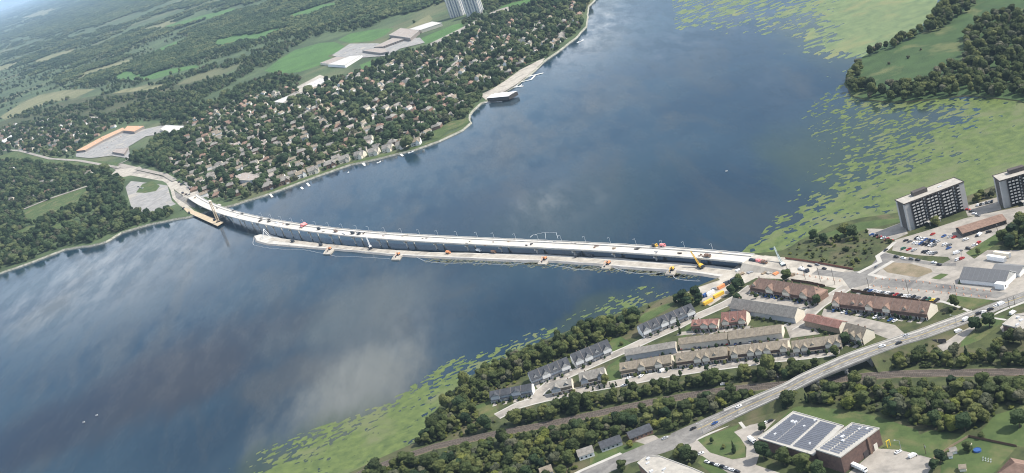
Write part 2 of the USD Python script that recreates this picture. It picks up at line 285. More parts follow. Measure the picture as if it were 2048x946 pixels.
def land(g, name, mat, bank, zt=GZ, run=4.0, zb=-1.5):
    mb = MB().sheet(g, zt); setting(name, mb, mat)
    sk = MB()
    for q in getattr(g, 'geoms', [g]):
        o = shapely.geometry.polygon.orient(q); p = np.array(o.exterior.coords)[:-1]
        keep = p[:, 1] < 9000
        nx = np.roll(p, -1, 0) - np.roll(p, 1, 0); nrm = np.c_[nx[:, 1], -nx[:, 0]]; nrm /= np.linalg.norm(nrm, axis=1, keepdims=True) + 1e-9
        n = len(p); i = np.arange(n); j = (i + 1) % n; ok = keep[i] & keep[j]
        sk.add(np.vstack([np.c_[p, np.full(n, zt)], np.c_[p + nrm * run, np.full(n, zb)]]), np.c_[i, i + n, j + n, j][ok])
    setting('riverbank', sk, bank)
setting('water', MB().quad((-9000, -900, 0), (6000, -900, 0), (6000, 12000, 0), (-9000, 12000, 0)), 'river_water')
land(FARW, 'far_shore_land', 'far_land', 'shore_stone')
land(NEARW, 'near_shore_land', 'scrub', 'scrub')
land(ISLEW, 'island_land', 'bog_meadow', 'scrub', zt=1.2, run=2.5)

# ------------------------------------------------------------------ water lilies and floating weed, cut by noise
def lily_mat(name, region_px, density, cell, seed, mat, zlevel=0.03, stretch=(0.12, 0.55, 0.80), feature=3.4, bias=0.0):
    """Leaf mats: a field (density from the control points + noise) cut at 0.5 into an irregular flat mesh."""
    R = Polygon([xy(p, 0) for p in region_px]).buffer(0)
    x0, y0, x1, y1 = R.bounds; nx, ny = int((x1 - x0) / cell[0]) + 2, int((y1 - y0) / cell[1]) + 2
    X, Y = np.meshgrid(x0 + np.arange(nx) * cell[0], y0 + np.arange(ny) * cell[1])
    ins = shapely.contains_xy(R.difference(unary_union([NEARW.buffer(-1), ISLEW.buffer(-1), FARW])), X, Y)
    P = np.array([xy(c[:2], 0) for c in density]); W = np.array([c[2] for c in density])
    d = np.zeros_like(X); ws = np.zeros_like(X)
    for (px_, py_), w in zip(P, W):
        k = 1.0 / ((((X - px_) / 1.0) ** 2 + ((Y - py_) * 0.6) ** 2) + 60.0) ** 1.6; d += k * w; ws += k
    d /= ws
    a, sx, sy = stretch; ca, sa = math.cos(a), math.sin(a)
    U, V = (X * ca + Y * sa) * sx, (-X * sa + Y * ca) * sy
    nz = meshkit.fbm(np.stack([U / feature, V / feature, np.full_like(U, seed)], -1), 5, seed)
    nz2 = meshkit.fbm(np.stack([U / (feature * 4), V / (feature * 4), np.full_like(U, seed + 3.3)], -1), 4, seed + 1)
    F = 1.7 * (d - 0.5) + 2.5 * (nz - 0.5) + 0.7 * (nz2 - 0.5) - bias
    F = np.where(ins, F, -0.4)
    i, j = np.meshgrid(np.arange(ny - 1), np.arange(nx - 1), indexing='ij'); k = (i * nx + j).ravel()
    T = np.vstack([np.c_[k, k + 1, k + nx + 1], np.c_[k, k + nx + 1, k + nx]]); f = F.ravel(); pts = np.c_[X.ravel(), Y.ravel()]
    s = (f[T] > 0).sum(1); out = []
    out.append(pts[T[s == 3]].reshape(-1, 3, 2))
    for cnt in (1, 2):
        t = T[s == cnt]; pos = f[t] > 0; lone = np.argmax(pos if cnt == 1 else ~pos, axis=1); r = np.arange(len(t))
        A, B, C = t[r, lone], t[r, (lone + 1) % 3], t[r, (lone + 2) % 3]
        ab = (f[A] / (f[A] - f[B]))[:, None]; ac = (f[A] / (f[A] - f[C]))[:, None]
        AB, AC = pts[A] + ab * (pts[B] - pts[A]), pts[A] + ac * (pts[C] - pts[A])
        if cnt == 1: out.append(np.stack([pts[A], AB, AC], 1))
        else: out += [np.stack([AB, pts[B], pts[C]], 1), np.stack([AB, pts[C], AC], 1)]
    t = np.concatenate(out); v = np.c_[t.reshape(-1, 2), np.full(len(t) * 3, zlevel)]
    setting(name, (v, np.arange(len(v)).reshape(-1, 3)), mat, kind='stuff')
mk('lily_leaf', (0.112, 0.145, 0.038), c2=(0.066, 0.096, 0.026), var=0.15, scale=0.12, detail=6.0, rough=0.55, big=(0.022, (0.125, 0.140, 0.058), 0.50, 0.14))
mk('lily_leaf_grey', (0.150, 0.190, 0.080), c2=(0.100, 0.140, 0.062), var=0.15, scale=0.06, detail=6.0, rough=0.6, big=(0.012, (0.190, 0.195, 0.085), 0.52, 0.14))
lily_mat('water_lilies', [(1470, 515), (1520, 470), (1560, 420), (1600, 370), (1640, 300), (1600, 240), (1640, 190), (1700, 160), (1720, 205), (1960, 195), (2300, 200), (2400, 300), (2048, 380), (1800, 445), (1600, 500), (1540, 515)],
         [(1490, 508, .66), (1525, 500, .85), (1560, 485, .95), (1620, 460, .95), (1550, 450, .45), (1510, 478, .30), (1640, 425, .82), (1590, 430, .48), (1700, 400, .85), (1640, 385, .36), (1600, 380, .22), (1690, 340, .48),
          (1750, 380, .85), (1660, 320, .28), (1620, 330, .16), (1720, 290, .46), (1680, 270, .36), (1630, 260, .30), (1650, 215, .40), (1690, 215, .46), (1760, 230, .50), (1820, 260, .46), (1900, 240, .46), (1950, 220, .62), (1800, 320, .62),
          (1870, 300, .74), (1930, 290, .95), (1990, 260, 1.1), (2048, 300, 1.2), (1900, 350, 1.1), (1990, 220, 1.05), (1600, 300, .22), (1840, 380, 1.1), (2100, 250, 1.2), (1580, 340, .12), (1560, 400, .22), (1545, 425, .2)],
         (1.1, 1.6), 11, 'lily_leaf', bias=0.12)
lily_mat('floating_weed', [(1340, -30), (1350, 60), (1440, 90), (1520, 100), (1560, 120), (1620, 160), (1690, 165), (1704, 140), (1740, 108), (1860, 40), (1890, -40), (1600, -60)],
         [(1390, 20, .40), (1420, 45, .36), (1450, 20, .5), (1500, 30, .42), (1560, 20, .40), (1600, 40, .30), (1640, 60, .5), (1660, 20, .8), (1700, 20, 1.1), (1700, 70, .95), (1670, 80, .56), (1660, 115, .40), (1610, 120, -.1), (1560, 90, -.1), (1640, 140, .1), (1480, 85, -.1), (1400, 75, -.1), (1720, 90, .95), (1780, 40, 1.1), (1800, 10, 1.1), (1840, 30, 1.2), (1760, 85, 1.1), (1480, 55, .2)],
         (2.0, 3.6), 21, 'lily_leaf_grey', feature=6.0)
lily_mat('water_lilies', [(380, 1000), (450, 940), (560, 880), (680, 840), (780, 800), (900, 720), (1000, 690), (1120, 640), (1200, 600), (1290, 570), (1340, 580), (1340, 600), (1270, 630), (1200, 650), (1080, 700), (940, 765), (880, 830), (840, 900), (700, 970), (560, 1010)],
         [(460, 946, .40), (500, 925, .42), (560, 905, .55), (620, 880, .62), (560, 940, .85), (640, 915, .95), (700, 900, 1.05), (760, 880, 1.1), (680, 860, .7), (740, 845, .85), (800, 830, 1.05), (720, 820, .42), (780, 800, .48), (840, 790, .85),
          (860, 760, .7), (840, 745, .35), (900, 740, .6), (900, 770, 1.0), (960, 725, .7), (1000, 710, .7), (980, 700, .35), (1060, 690, .7), (1050, 670, .38), (1100, 665, .55), (1150, 640, .45), (1160, 655, .6), (1200, 625, .62), (1230, 605, .58), (1260, 612, .66), (1290, 590, .52), (1320, 590, .42), (1250, 590, .3), (1180, 615, .35), (1120, 640, .3)],
         (1.1, 1.6), 31, 'lily_leaf', feature=2.4, bias=0.24)

def sheet_of(name, g, mat, level, base=GZ, kind='structure'):
    return setting(name, MB().sheet(g, base + level), mat, kind)
# ------------------------------------------------------------------ tree kinds
def crown(seed, w, h, z0, lobes, sub, leaves, leaf_size, shape='round'):
    """Foliage of a tree about w wide and h high from z0: noisy lobes with many loose leaf clumps on their outsides."""
    r = np.random.default_rng(seed); mb = MB(); base = trimesh.creation.icosphere(sub)
    bv, bf = np.array(base.vertices), np.array(base.faces); cents = []
    for k in range(lobes):
        if shape == 'cone':
            t = k / max(1, lobes - 1); a = r.uniform(0, 6.28); R = w * 0.5 * (1 - t) * 0.55
            c = np.array([math.cos(a) * R * 0.7, math.sin(a) * R * 0.7, z0 + h * (0.12 + 0.8 * t)]); s = np.array([w * 0.34 * (1.1 - t), w * 0.34 * (1.1 - t), h * 0.17])
        else:
            a = r.uniform(0, 6.28); q = r.uniform(0, 1) ** 0.6; zz = r.uniform(0.18, 0.86) if k else 0.55
            R = 0.5 * w * q * math.sqrt(max(0.05, 1 - (2 * zz - 0.9) ** 2)) * 0.72 if k else 0.0
            c = np.array([math.cos(a) * R, math.sin(a) * R, z0 + h * zz]); g = r.uniform(0.20, 0.31) if k else 0.36; s = np.array([w * g, w * g, h * g * r.uniform(0.75, 1.0)])
        n = meshkit.fbm(bv * 1.9 + r.uniform(0, 50, 3), 3, seed + k)
        v = bv * (0.62 + 0.76 * n)[:, None] * s + c; mb.add(v, bf); cents.append((c, s))
    L = []
    for k in range(leaves):
        c, s = cents[r.integers(len(cents))]; d = r.normal(size=3); d /= np.linalg.norm(d); d[2] = abs(d[2]) * 0.9 + d[2] * 0.1
        p = c + d * s * r.uniform(0.86, 1.22); u = r.normal(size=3); u /= np.linalg.norm(u); q = np.cross(u, d + 0.4 * r.normal(size=3)); q /= np.linalg.norm(q) + 1e-9
        z = leaf_size * r.uniform(0.6, 1.5); L += [p - u * z * 0.5, p + u * z * 0.5, p + q * z * 0.9]
    if L: mb.add(np.array(L), np.arange(len(L)).reshape(-1, 3))
    return mb
def trunk(h, r0, seed, limbs=4, w=6.0):
    r = np.random.default_rng(seed); mb = MB().tube([(0, 0, -0.3), (0.05, 0, h * 0.25), (r.uniform(-.2, .2), r.uniform(-.2, .2), h * 0.6), (r.uniform(-.3, .3), r.uniform(-.3, .3), h * 0.85)], [r0, r0 * .8, r0 * .5, r0 * .2], 6)
    for k in range(limbs):
        a = r.uniform(0, 6.28); z = h * r.uniform(0.25, 0.5); d = np.array([math.cos(a), math.sin(a), 0.9])
        mb.tube([(0, 0, z), d * w * 0.16 + (0, 0, z), d * w * 0.3 + (0, 0, z)], [r0 * .4, r0 * .28, r0 * .1], 5)
    return mb
TREES = {}
def tree_kind(name, seed, w, h, mat, lobes=13, sub=2, leaves=900, ls=0.75, shape='round', z0=None):
    c = kind_class(name); z0 = h * 0.16 if z0 is None else z0
    part(c, 'trunk', trunk(h, 0.035 * h, seed, w=w), 'bark'); cm = crown(seed, w, h - z0, z0, lobes, sub, leaves, ls, shape)
    part(c, 'crown', cm, mat); TREES[name] = (c, cm, mat, w)
tree_kind('broad_tree', 1, 10.5, 10.5, 'leaf_green'); tree_kind('oval_tree', 2, 8.0, 11.5, 'leaf_green'); tree_kind('tall_tree', 3, 9.0, 14.0, 'leaf_green', lobes=16)
tree_kind('dark_tree', 4, 9.5, 11.0, 'leaf_dark', lobes=14); tree_kind('yellow_tree', 5, 8.5, 9.0, 'leaf_yellow', lobes=11); tree_kind('pale_tree', 6, 8.0, 9.5, 'leaf_grey', lobes=11)
tree_kind('shrub', 7, 4.6, 3.4, 'leaf_green', lobes=8, leaves=420, ls=0.5, z0=0.0); tree_kind('round_street_tree', 8, 4.4, 5.8, 'leaf_dark', lobes=9, leaves=420, ls=0.45, z0=1.4)
tree_kind('spruce_tree', 9, 4.6, 10.5, 'leaf_dark', lobes=11, leaves=500, ls=0.5, shape='cone', z0=0.6); tree_kind('red_shrub', 10, 4.0, 3.6, 'leaf_red', lobes=7, leaves=350, ls=0.5, z0=0.2)
tree_kind('cedar', 12, 1.6, 3.4, 'leaf_dark', lobes=6, leaves=150, ls=0.3, shape='cone', z0=0.0)
FARC = {}
for nm, sd, w, h, mt in (('a', 51, 11, 10, 'leaf_far'), ('b', 52, 9, 11.5, 'leaf_far'), ('c', 53, 13, 11, 'leaf_far'), ('d', 54, 8.5, 11, 'leaf_dark'), ('e', 55, 6.5, 7, 'leaf_far'), ('f', 56, 7.5, 13, 'leaf_far'), ('g', 57, 9, 8, 'leaf_grey')):
    FARC['far_tree_' + nm] = (crown(sd, w, h, 0.4, 8, 1, 260, 1.3), mt)
GROVE = {}
for nm, sd in (('a', 61), ('b', 62), ('c', 63)):
    r = np.random.default_rng(sd); mb = MB()
    for k in range(16):
        v, f = crown(sd * 10 + k, 14, r.uniform(8, 13), 0, 4, 1, 40, 1.6).arr(); a = r.uniform(0, 6.28); q = 34 * math.sqrt(r.uniform())
        mb.add(v + [math.cos(a) * q, math.sin(a) * q, 0], f)
    GROVE['grove_' + nm] = (mb, 'leaf_far')
def instancer(name, kinds, pts, scales, seed):
    """One PointInstancer of foliage: kinds {name: (mesh, material)}; pts n x 3."""
    if not len(pts): return
    r = np.random.default_rng(seed); path = numbered('/World', name); pi = UsdGeom.PointInstancer.Define(stage, path); ids = []
    for k, (mb, mt) in kinds.items():
        ids.append(usdkit.mesh(stage, f'{path}/{k}', mb.arr(), M[mt]).GetPath())
    pi.CreatePrototypesRel().SetTargets(ids); n = len(pts)
    pi.CreateProtoIndicesAttr(Vt.IntArray.FromNumpy(r.integers(0, len(ids), n).astype(np.int32)))
    pi.CreatePositionsAttr(Vt.Vec3fArray.FromNumpy(np.asarray(pts, np.float32)))
    a = r.uniform(0, np.pi, n); q = np.zeros((n, 4), np.float16); q[:, 2] = np.sin(a); q[:, 3] = np.cos(a)
    pi.CreateOrientationsAttr(Vt.QuathArray.FromNumpy(q))
    s = np.asarray(scales, np.float32); s = np.repeat(s[:, None], 3, 1) if s.ndim == 1 else s
    pi.CreateScalesAttr(Vt.Vec3fArray.FromNumpy(s)); tag(pi.GetPrim(), kind='stuff'); return pi
BLOCK = []                                     # where no tree may stand: roads, buildings, lawns
def scatter(region, spacing, keep=1.0, seed=0, blocked=None, jitter=0.48):
    """Jittered grid of points within a region, off everything in BLOCK."""
    r = np.random.default_rng(seed); x0, y0, x1, y1 = region.bounds
    X, Y = np.meshgrid(np.arange(x0, x1, spacing), np.arange(y0, y1, spacing)); X = X + r.uniform(-jitter, jitter, X.shape) * spacing; Y = Y + r.uniform(-jitter, jitter, Y.shape) * spacing
    ok = shapely.contains_xy(region, X, Y) & (r.uniform(size=X.shape) < keep)
    p = np.c_[X[ok], Y[ok]]
    if blocked is not None and len(p): p = p[~shapely.contains_xy(blocked, p[:, 0], p[:, 1])]
    return p
def in_view(p, z=GZ, m=60):
    """Which points the frame can see, with a margin in pixels."""
    d = np.c_[p, np.full(len(p), z - CAMH)]; R = np.array([RGT, FWD, -DOWN]); v = d @ R      # world -> lens axes
    px = 1024 + FPX * v[:, 0] / v[:, 2]; py = 473 + FPX * v[:, 1] / v[:, 2]
    return (v[:, 2] > 0) & (px > -m) & (px < 2048 + m) & (py > -m) & (py < 946 + m), px, py
# ------------------------------------------------------------------ roads, lots, lawns
def strip(pts, w, z=GZ): return line(pts, z).buffer(w / 2, cap_style=2, join_style=1)
lawns = [
 [(1560, 838), (1590, 812), (1640, 815), (1700, 820), (1760, 835), (1800, 848), (1835, 860), (1840, 870), (1800, 900), (1752, 897), (1690, 852), (1590, 825)],
 [(1800, 900), (1838, 870), (1862, 860), (1938, 871), (1945, 872), (1922, 897), (1870, 918)],
 [(1962, 862), (1990, 830), (2048, 812), (2110, 830), (2090, 900), (2032, 892), (1972, 878)],
 [(1882, 928), (1938, 876), (2034, 893), (1984, 950), (1880, 960)],
 [(1395, 880), (1480, 848), (1470, 864), (1490, 890), (1490, 914), (1465, 918), (1420, 905)],
 [(1180, 905), (1262, 888), (1345, 868), (1330, 892), (1250, 912), (1180, 935)],
 [(1640, 470), (1720, 444), (1806, 434), (1806, 443), (1735, 457), (1680, 478)],
 [(1272, 640), (1300, 618), (1335, 607), (1352, 606), (1330, 622), (1285, 646)],
 [(1215, 733), (1240, 716), (1252, 722), (1246, 752), (1228, 762), (1212, 758)],
 [(1205, 690), (1240, 672), (1268, 690), (1225, 708)],
 [(1372, 652), (1392, 636), (1384, 662), (1362, 680)],
 [(1890, 500), (1948, 492), (2010, 458), (2024, 448), (2048, 450), (1975, 500), (1950, 512), (1925, 510)],
 [(1905, 608), (1915, 590), (1990, 598), (1945, 618)],
 [(1440, 930), (1405, 912), (1395, 925), (1420, 945), (1470, 960)],
 [(1930, 660), (1970, 640), (2010, 630), (2000, 650), (1960, 680), (1920, 695)],
 [(985, 800), (1000, 830), (965, 838), (950, 812)],
]
LAWN_ = unary_union([poly(l) for l in lawns])
for g in LAWN_.geoms: sheet_of('lawn', g, 'lawn', 0.02)
LAWN = unary_union([poly(l) for l in lawns])
lots = {
 'asphalt_pale': [
  [(1735, 540), (1766, 503), (1800, 512), (1885, 527), (1930, 505), (1955, 522), (1925, 545), (1915, 568), (2048, 578), (2048, 594), (1990, 601), (1900, 590), (1820, 580), (1740, 577), (1688, 582), (1680, 570), (1692, 545)],
  [(1790, 480), (1848, 463), (1928, 437), (1962, 429), (2048, 412), (2100, 402), (2100, 425), (2022, 444), (2008, 458), (1944, 497), (1928, 508), (1909, 528), (1896, 514), (1830, 510), (1784, 501)],
  [(1733, 457), (1768, 458), (1806, 444), (1816, 467), (1790, 479), (1739, 472)],
  [(1936, 433), (1928, 414), (1979, 399), (1996, 394), (2003, 419), (1962, 429)],
  [(1722, 579), (1742, 573), (1911, 586), (1902, 592), (1891, 605), (1873, 606), (1705, 584)],
  [(1915, 545), (1945, 520), (1975, 500), (2080, 500), (2080, 592), (2020, 582), (1925, 573)],
  [(1690, 952), (1755, 897), (1800, 900), (1868, 918), (1862, 936), (1845, 965), (1690, 968)],
  [(1342, 882), (1385, 868), (1395, 880), (1420, 905), (1465, 919), (1492, 915), (1493, 895), (1480, 875), (1468, 864), (1500, 850), (1552, 839), (1527, 865), (1515, 885), (1520, 905), (1512, 930), (1560, 946), (1560, 962), (1480, 962), (1440, 935), (1405, 912), (1370, 902)],
  [(1648, 617), (1700, 630), (1790, 650), (1810, 668), (1782, 680), (1740, 664), (1700, 652), (1640, 640)],
  [(1572, 655), (1622, 646), (1640, 668), (1580, 676)],
  [(2000, 655), (2030, 628), (2070, 622), (2060, 640), (2010, 672)],
  [(1872, 690), (1905, 668), (1940, 652), (1952, 655), (1915, 690), (1890, 706)],
  [(1262, 880), (1308, 870), (1330, 885), (1310, 895)],
 ]}
for g in unary_union([poly(l) for l in lots['asphalt_pale']]).geoms: sheet_of('paved_lot', g, 'asphalt_pale', 0.04)
LOTS = unary_union([poly(l) for v in lots.values() for l in v])
site_px = [(1436, 556), (1466, 538), (1490, 519), (1530, 511), (1580, 516), (1640, 528), (1706, 541), (1716, 548), (1690, 580), (1655, 573), (1600, 563), (1560, 558), (1512, 556), (1480, 572), (1420, 612), (1404, 604), (1392, 590), (1350, 604), (1346, 600), (1395, 575), (1440, 560)]
sheet_of('gravel_yard', poly(site_px), 'gravel', 0.05); SITE = poly(site_px)
sheet_of('road', poly([(1592, 531), (1690, 545), (1735, 540), (1752, 549), (1745, 566), (1700, 578), (1684, 556), (1633, 550), (1589, 543)]), 'asphalt', 0.07)
sheet_of('road', poly([(1765, 503), (1776, 508), (1832, 520), (1885, 527), (1912, 526), (1912, 532), (1870, 532), (1800, 520), (1775, 525), (1752, 549), (1735, 540)]), 'asphalt', 0.078)
sheet_of('road', poly([(1749, 562), (1764, 556), (1847, 562), (1917, 573), (2016, 586), (1994, 597), (1906, 585), (1819, 577), (1740, 572)]), 'asphalt', 0.066)
sheet_of('bare_ground', poly([(1766, 538), (1786, 525), (1819, 527), (1862, 538), (1865, 544), (1836, 555), (1775, 545)]), 'bare_earth', 0.086)
sheet_of('planted_island', poly([(1862, 557), (1882, 547), (1897, 549), (1880, 559)]), 'lawn', 0.09)
streets = [
 ([(994, 833), (1036, 811), (1072, 801), (1106, 793), (1141, 785), (1207, 772), (1264, 762), (1338, 747), (1412, 736), (1480, 727), (1560, 716), (1640, 708), (1672, 703)], 9.0),
 ([(1072, 801), (1078, 786), (1101, 766), (1143, 747), (1207, 719), (1253, 699), (1304, 675), (1348, 656), (1385, 637), (1415, 624), (1449, 609), (1480, 592), (1506, 572)], 9.0),
 ([(1470, 592), (1528, 598), (1575, 607), (1609, 611), (1640, 607)], 8.0),
 ([(1575, 656), (1604, 640), (1636, 611), (1670, 589), (1696, 573)], 10.0),
 ([(1355, 668), (1385, 665), (1460, 660), (1500, 655)], 6.0), ([(1250, 724), (1355, 706), (1462, 691), (1580, 680)], 6.5)]
ST = [strip(p, w) for p, w in streets]
STREETS = unary_union(ST)
sheet_of('street', STREETS, 'asphalt_pale', 0.055)
kerbs = MB()
for p, w in streets[:4]:
    l = line(p); g = l.buffer(w / 2 + 1.5, cap_style=2).difference(l.buffer(w / 2, cap_style=2)).difference(STREETS.buffer(0.02))
    for q in getattr(g, 'geoms', [g]):
        if q.area > 2: kerbs.prism(q.simplify(0.05), GZ - 0.2, GZ + 0.15)
setting('pavement', kerbs, 'concrete')
walk = MB()
for p, w in [([(1391, 880), (1475, 842), (1519, 816)], 2.4), ([(1478, 842), (1490, 857)], 2.2), ([(1866, 598), (1890, 605), (1912, 612), (1938, 622)], 2.2), ([(1985, 630), (2015, 617), (2060, 600)], 2.4), ([(1986, 636), (2012, 640)], 2.0)]:
    walk.prism(strip(p, w), GZ - 0.1, GZ + 0.12)
for p in [[(1716, 546), (1760, 524), (1755, 512), (1773, 500), (1790, 484)], [(1690, 579), (1666, 590)], [(1715, 588), (1742, 573)], [(1772, 556), (1740, 549), (1786, 522)]]:
    walk.prism(strip(p, 3.6), GZ - 0.1, GZ + 0.14)
setting('footpath', walk, 'concrete')

# ------------------------------------------------------------------ Elevated road over the railway
up = [(1340, 868), (1380, 850), (1416, 834), (1484, 804), (1560, 772), (1600, 751), (1640, 733), (1694, 709), (1757, 687), (1800, 673), (1840, 660), (1872, 648), (1911, 634), (1951, 619), (1998, 601), (2048, 583), (2120, 556)]
lo = [(1384, 886), (1410, 868), (1440, 852), (1510, 818), (1580, 786), (1616, 768), (1658, 748), (1712, 726), (1768, 704), (1808, 690), (1846, 679), (1888, 664), (1916, 654), (1967, 634), (2010, 615), (2054, 600), (2126, 573)]
zz = [2.6, 2.8, 3.6, 5.8, 8.4, 9.3, 9.8, 9.9, 9.2, 8.4, 7.2, 6.0, 4.8, 3.7, 2.9, 2.6, 2.6]
UP = np.array([at(*p, z) for p, z in zip(up, zz)]); LO = np.array([at(*p, z) for p, z in zip(lo, zz)])
def dens(P, n=6):
    t = np.arange(len(P)); s = np.linspace(0, len(P) - 1, (len(P) - 1) * n + 1); from scipy.interpolate import PchipInterpolator
    return PchipInterpolator(t, P)(s)
UPD, LOD = dens(UP), dens(LO)
def mixp(a): return UPD * (1 - a) + LOD * a
off = lambda P, dz: P + np.array([0, 0, dz])
i0, i1 = 5 * 6 - 2, 7 * 6 + 3                 # the open span
rd = MB(); rd.sweep(UPD[:i0 + 1], LOD[:i0 + 1], 0.5); rd.sweep(UPD[i1:], LOD[i1:], 0.5)
setting('road', rd, 'asphalt')
emb = MB()
for s in (slice(0, i0 + 1), slice(i1, None)):
    for P, Q in ((UPD[s], LOD[s]), (LOD[s], UPD[s])):
        d = P - Q; d[:, 2] = 0; d /= np.linalg.norm(d, axis=1, keepdims=True)
        e0 = off(P, -0.02) + d * 0.2; h = np.maximum(P[:, 2] - GZ, 0.0)[:, None]; e1 = e0 + d * (0.3 + 1.7 * h); e1[:, 2] = GZ - 0.3
        emb.ribbon(e0, e1)
for i in (i0, i1): emb.quad(UPD[i] + (0, 0, -.02), LOD[i] + (0, 0, -.02), LOD[i] * (1, 1, 0) + (0, 0, GZ - .3), UPD[i] * (1, 1, 0) + (0, 0, GZ - .3))
setting('road_embankment', emb, 'scrub')
ob = thing('road_overpass', 'concrete road overpass carrying the road across the wooded railway cutting', 'bridge', (*((UPD[i0] + LOD[i0])[:2] / 2), GZ))
s = slice(i0, i1 + 1)
part(ob, 'deck', MB().sweep(UPD[s], LOD[s], 0.9), 'asphalt')
for a in (0.12, 0.37, 0.63, 0.88):
    part(ob, 'girder', MB().sweep(off(mixp(a - .035)[s], -0.9), off(mixp(a + .035)[s], -0.9), 1.3), 'concrete')
for k in (i0, i0 + 5, i1 - 5, i1):
    c = MB()
    if k in (i0, i1): c.prism(LineString([UPD[k][:2], LOD[k][:2]]).buffer(0.7, cap_style=2), GZ - 1, UPD[k][2] - 0.92); part(ob, 'abutment', c, 'concrete')
    else:
        for a in (0.1, 0.37, 0.63, 0.9):
            q = mixp(a)[k]; c.prism(Point(q[:2]).buffer(0.6, quad_segs=3), GZ - 1, q[2] - 3.2)
        c.prism(LineString([mixp(0.03)[k][:2], mixp(0.97)[k][:2]]).buffer(0.8, cap_style=2), UPD[k][2] - 3.2, UPD[k][2] - 2.2); part(ob, 'pier', c, 'concrete')
a0, a1 = 2 * 6 + 3, 13 * 6                     # barriers and walks along the raised part
for nm, x, y, h, mt in (('barrier', 0.0, 0.022, 0.95, 'concrete'), ('barrier', 0.978, 1.0, 0.95, 'concrete'), ('walkway', 0.024, 0.115, 0.16, 'concrete'), ('walkway', 0.885, 0.976, 0.16, 'concrete')):
    part(ob, nm, MB().sweep(off(mixp(x)[a0:a1], h), off(mixp(y)[a0:a1], h), h + 0.02), mt)
mk_ = MB()
for x in (0.49, 0.515): mk_.ribbon(off(mixp(x - .005)[6:], 0.02), off(mixp(x + .005)[6:], 0.02))
setting('lane_marking', mk_, 'line_yellow')
mk2 = MB()
for x in (0.30, 0.70):
    for k in range(8, len(UPD) - 2, 2): mk2.ribbon(off(mixp(x - .006)[k:k + 2], 0.02), off(mixp(x + .006)[k:k + 2], 0.02))
for x in (0.135, 0.865): mk2.ribbon(off(mixp(x - .004)[8:], 0.02), off(mixp(x + .004)[8:], 0.02))
setting('lane_marking', mk2, 'line_white')
OVER = Polygon(np.vstack([UP[:, :2], LO[::-1, :2]])).buffer(0)
# the same road going on at the lower left
sheet_of('road', poly([(1130, 962), (1166, 941), (1244, 908), (1330, 872), (1352, 868), (1390, 884), (1330, 905), (1262, 926), (1212, 948), (1190, 962)]), 'asphalt', 0.07)
sheet_of('footpath', poly([(1120, 960), (1160, 940), (1240, 905), (1245, 908), (1166, 942), (1130, 962)]), 'concrete', 0.10)
ROADX = poly([(1120, 965), (1160, 938), (1240, 903), (1330, 868), (1352, 866), (1390, 886), (1330, 908), (1212, 952), (1190, 965)])

# ------------------------------------------------------------------ railway
RAIL = [(690, 962), (729, 944), (800, 917), (870, 893), (1000, 866), (1100, 848), (1200, 826), (1300, 805), (1408, 786), (1480, 777), (1560, 770), (1640, 762), (1740, 752), (1800, 748), (1900, 746), (2048, 744), (2160, 743)]
rl = line(RAIL); RC = rl.buffer(7)
sheet_of('railway_bed', rl.buffer(4.8, cap_style=2), 'bare_earth', 0.03)
bal = MB(); trk = []; slp = MB()
for o in (-2.2, 2.2):
    c = rl.offset_curve(o); bal.prism(c.buffer(1.9, cap_style=2), GZ - 0.1, GZ + 0.35)
    for g in (-0.75, 0.75):
        trk.append(MB().prism(c.offset_curve(g).buffer(0.07, cap_style=2), GZ + 0.44, GZ + 0.6))
    L = np.arange(0, c.length, 1.3)
    P = np.array([c.interpolate(x).coords[0] for x in L]); Q = np.array([c.interpolate(x + 0.3).coords[0] for x in L])
    for p, q in zip(P, Q): slp.box((*p, GZ + 0.33), (0.25, 2.5, 0.12), (q - p) + 1e-9)
setting('track_ballast', bal, 'ballast')
rw = thing('railway_track', 'double railway track on brown ballast curving through the woods', 'railway', (*np.array(rl.interpolate(0.5, True).coords[0]), GZ))
[part(rw, 'rail', m_, 'steel_dark') for m_ in trk]; q_ = part(rw, 'sleeper', slp, 'timber_dark'); tag(stage.GetPrimAtPath(q_), kind='stuff')
NEARBLOCK = [LAWN, LOTS, SITE, STREETS.buffer(2.5), OVER.buffer(1.0), RC, ROADX]
# ------------------------------------------------------------------ river crossing under construction
bk = [(388, 388), (403, 395), (446, 410), (480, 421), (506, 428), (536, 435.5), (568, 443), (606, 449.5), (640, 454), (703, 461.5), (760, 466), (820, 470), (950, 474.8), (1024, 477), (1124, 481), (1224, 486.5), (1344, 495.5), (1424, 501.5), (1474, 507), (1500, 510)]
fr = [(376, 399), (392, 406), (433, 423.5), (462, 432), (511, 447), (545, 454), (587, 460.5), (620, 464), (656, 469.5), (734, 478), (780, 481), (830, 483.6), (950, 489), (1024, 492), (1124, 496), (1224, 501), (1344, 511), (1402, 517), (1469, 525.5), (1492, 529)]
def bz(x): return float(np.interp(x, [380, 440, 520, 620, 760, 1000, 1300, 1500], [8.0, 11.0, 14.0, 13.0, 10.5, 8.5, 7.5, 7.2]))
BK = np.array([at(*p, bz(p[0])) for p in bk]); FR = np.array([at(*p, bz(p[0])) for p in fr])
def resample(P, n):
    from scipy.interpolate import UnivariateSpline
    d = np.r_[0, np.cumsum(np.linalg.norm(np.diff(P, axis=0), axis=1))]; s = np.linspace(0, d[-1], n)
    return np.array([UnivariateSpline(d, P[:, k], s=len(P) * (2.0 if k < 2 else 0.1))(s) for k in range(3)]).T
NB = 185
MID = (resample(BK, NB) + resample(FR, NB)) / 2
_t = np.gradient(MID, axis=0); _t[:, 2] = 0; _t /= np.linalg.norm(_t, axis=1, keepdims=True); _nl = np.c_[-_t[:, 1], _t[:, 0], np.zeros(NB)]
if (_nl[90] @ (resample(BK, NB)[90] - MID[90])) < 0: _nl = -_nl        # towards the back edge
BW = 8.4
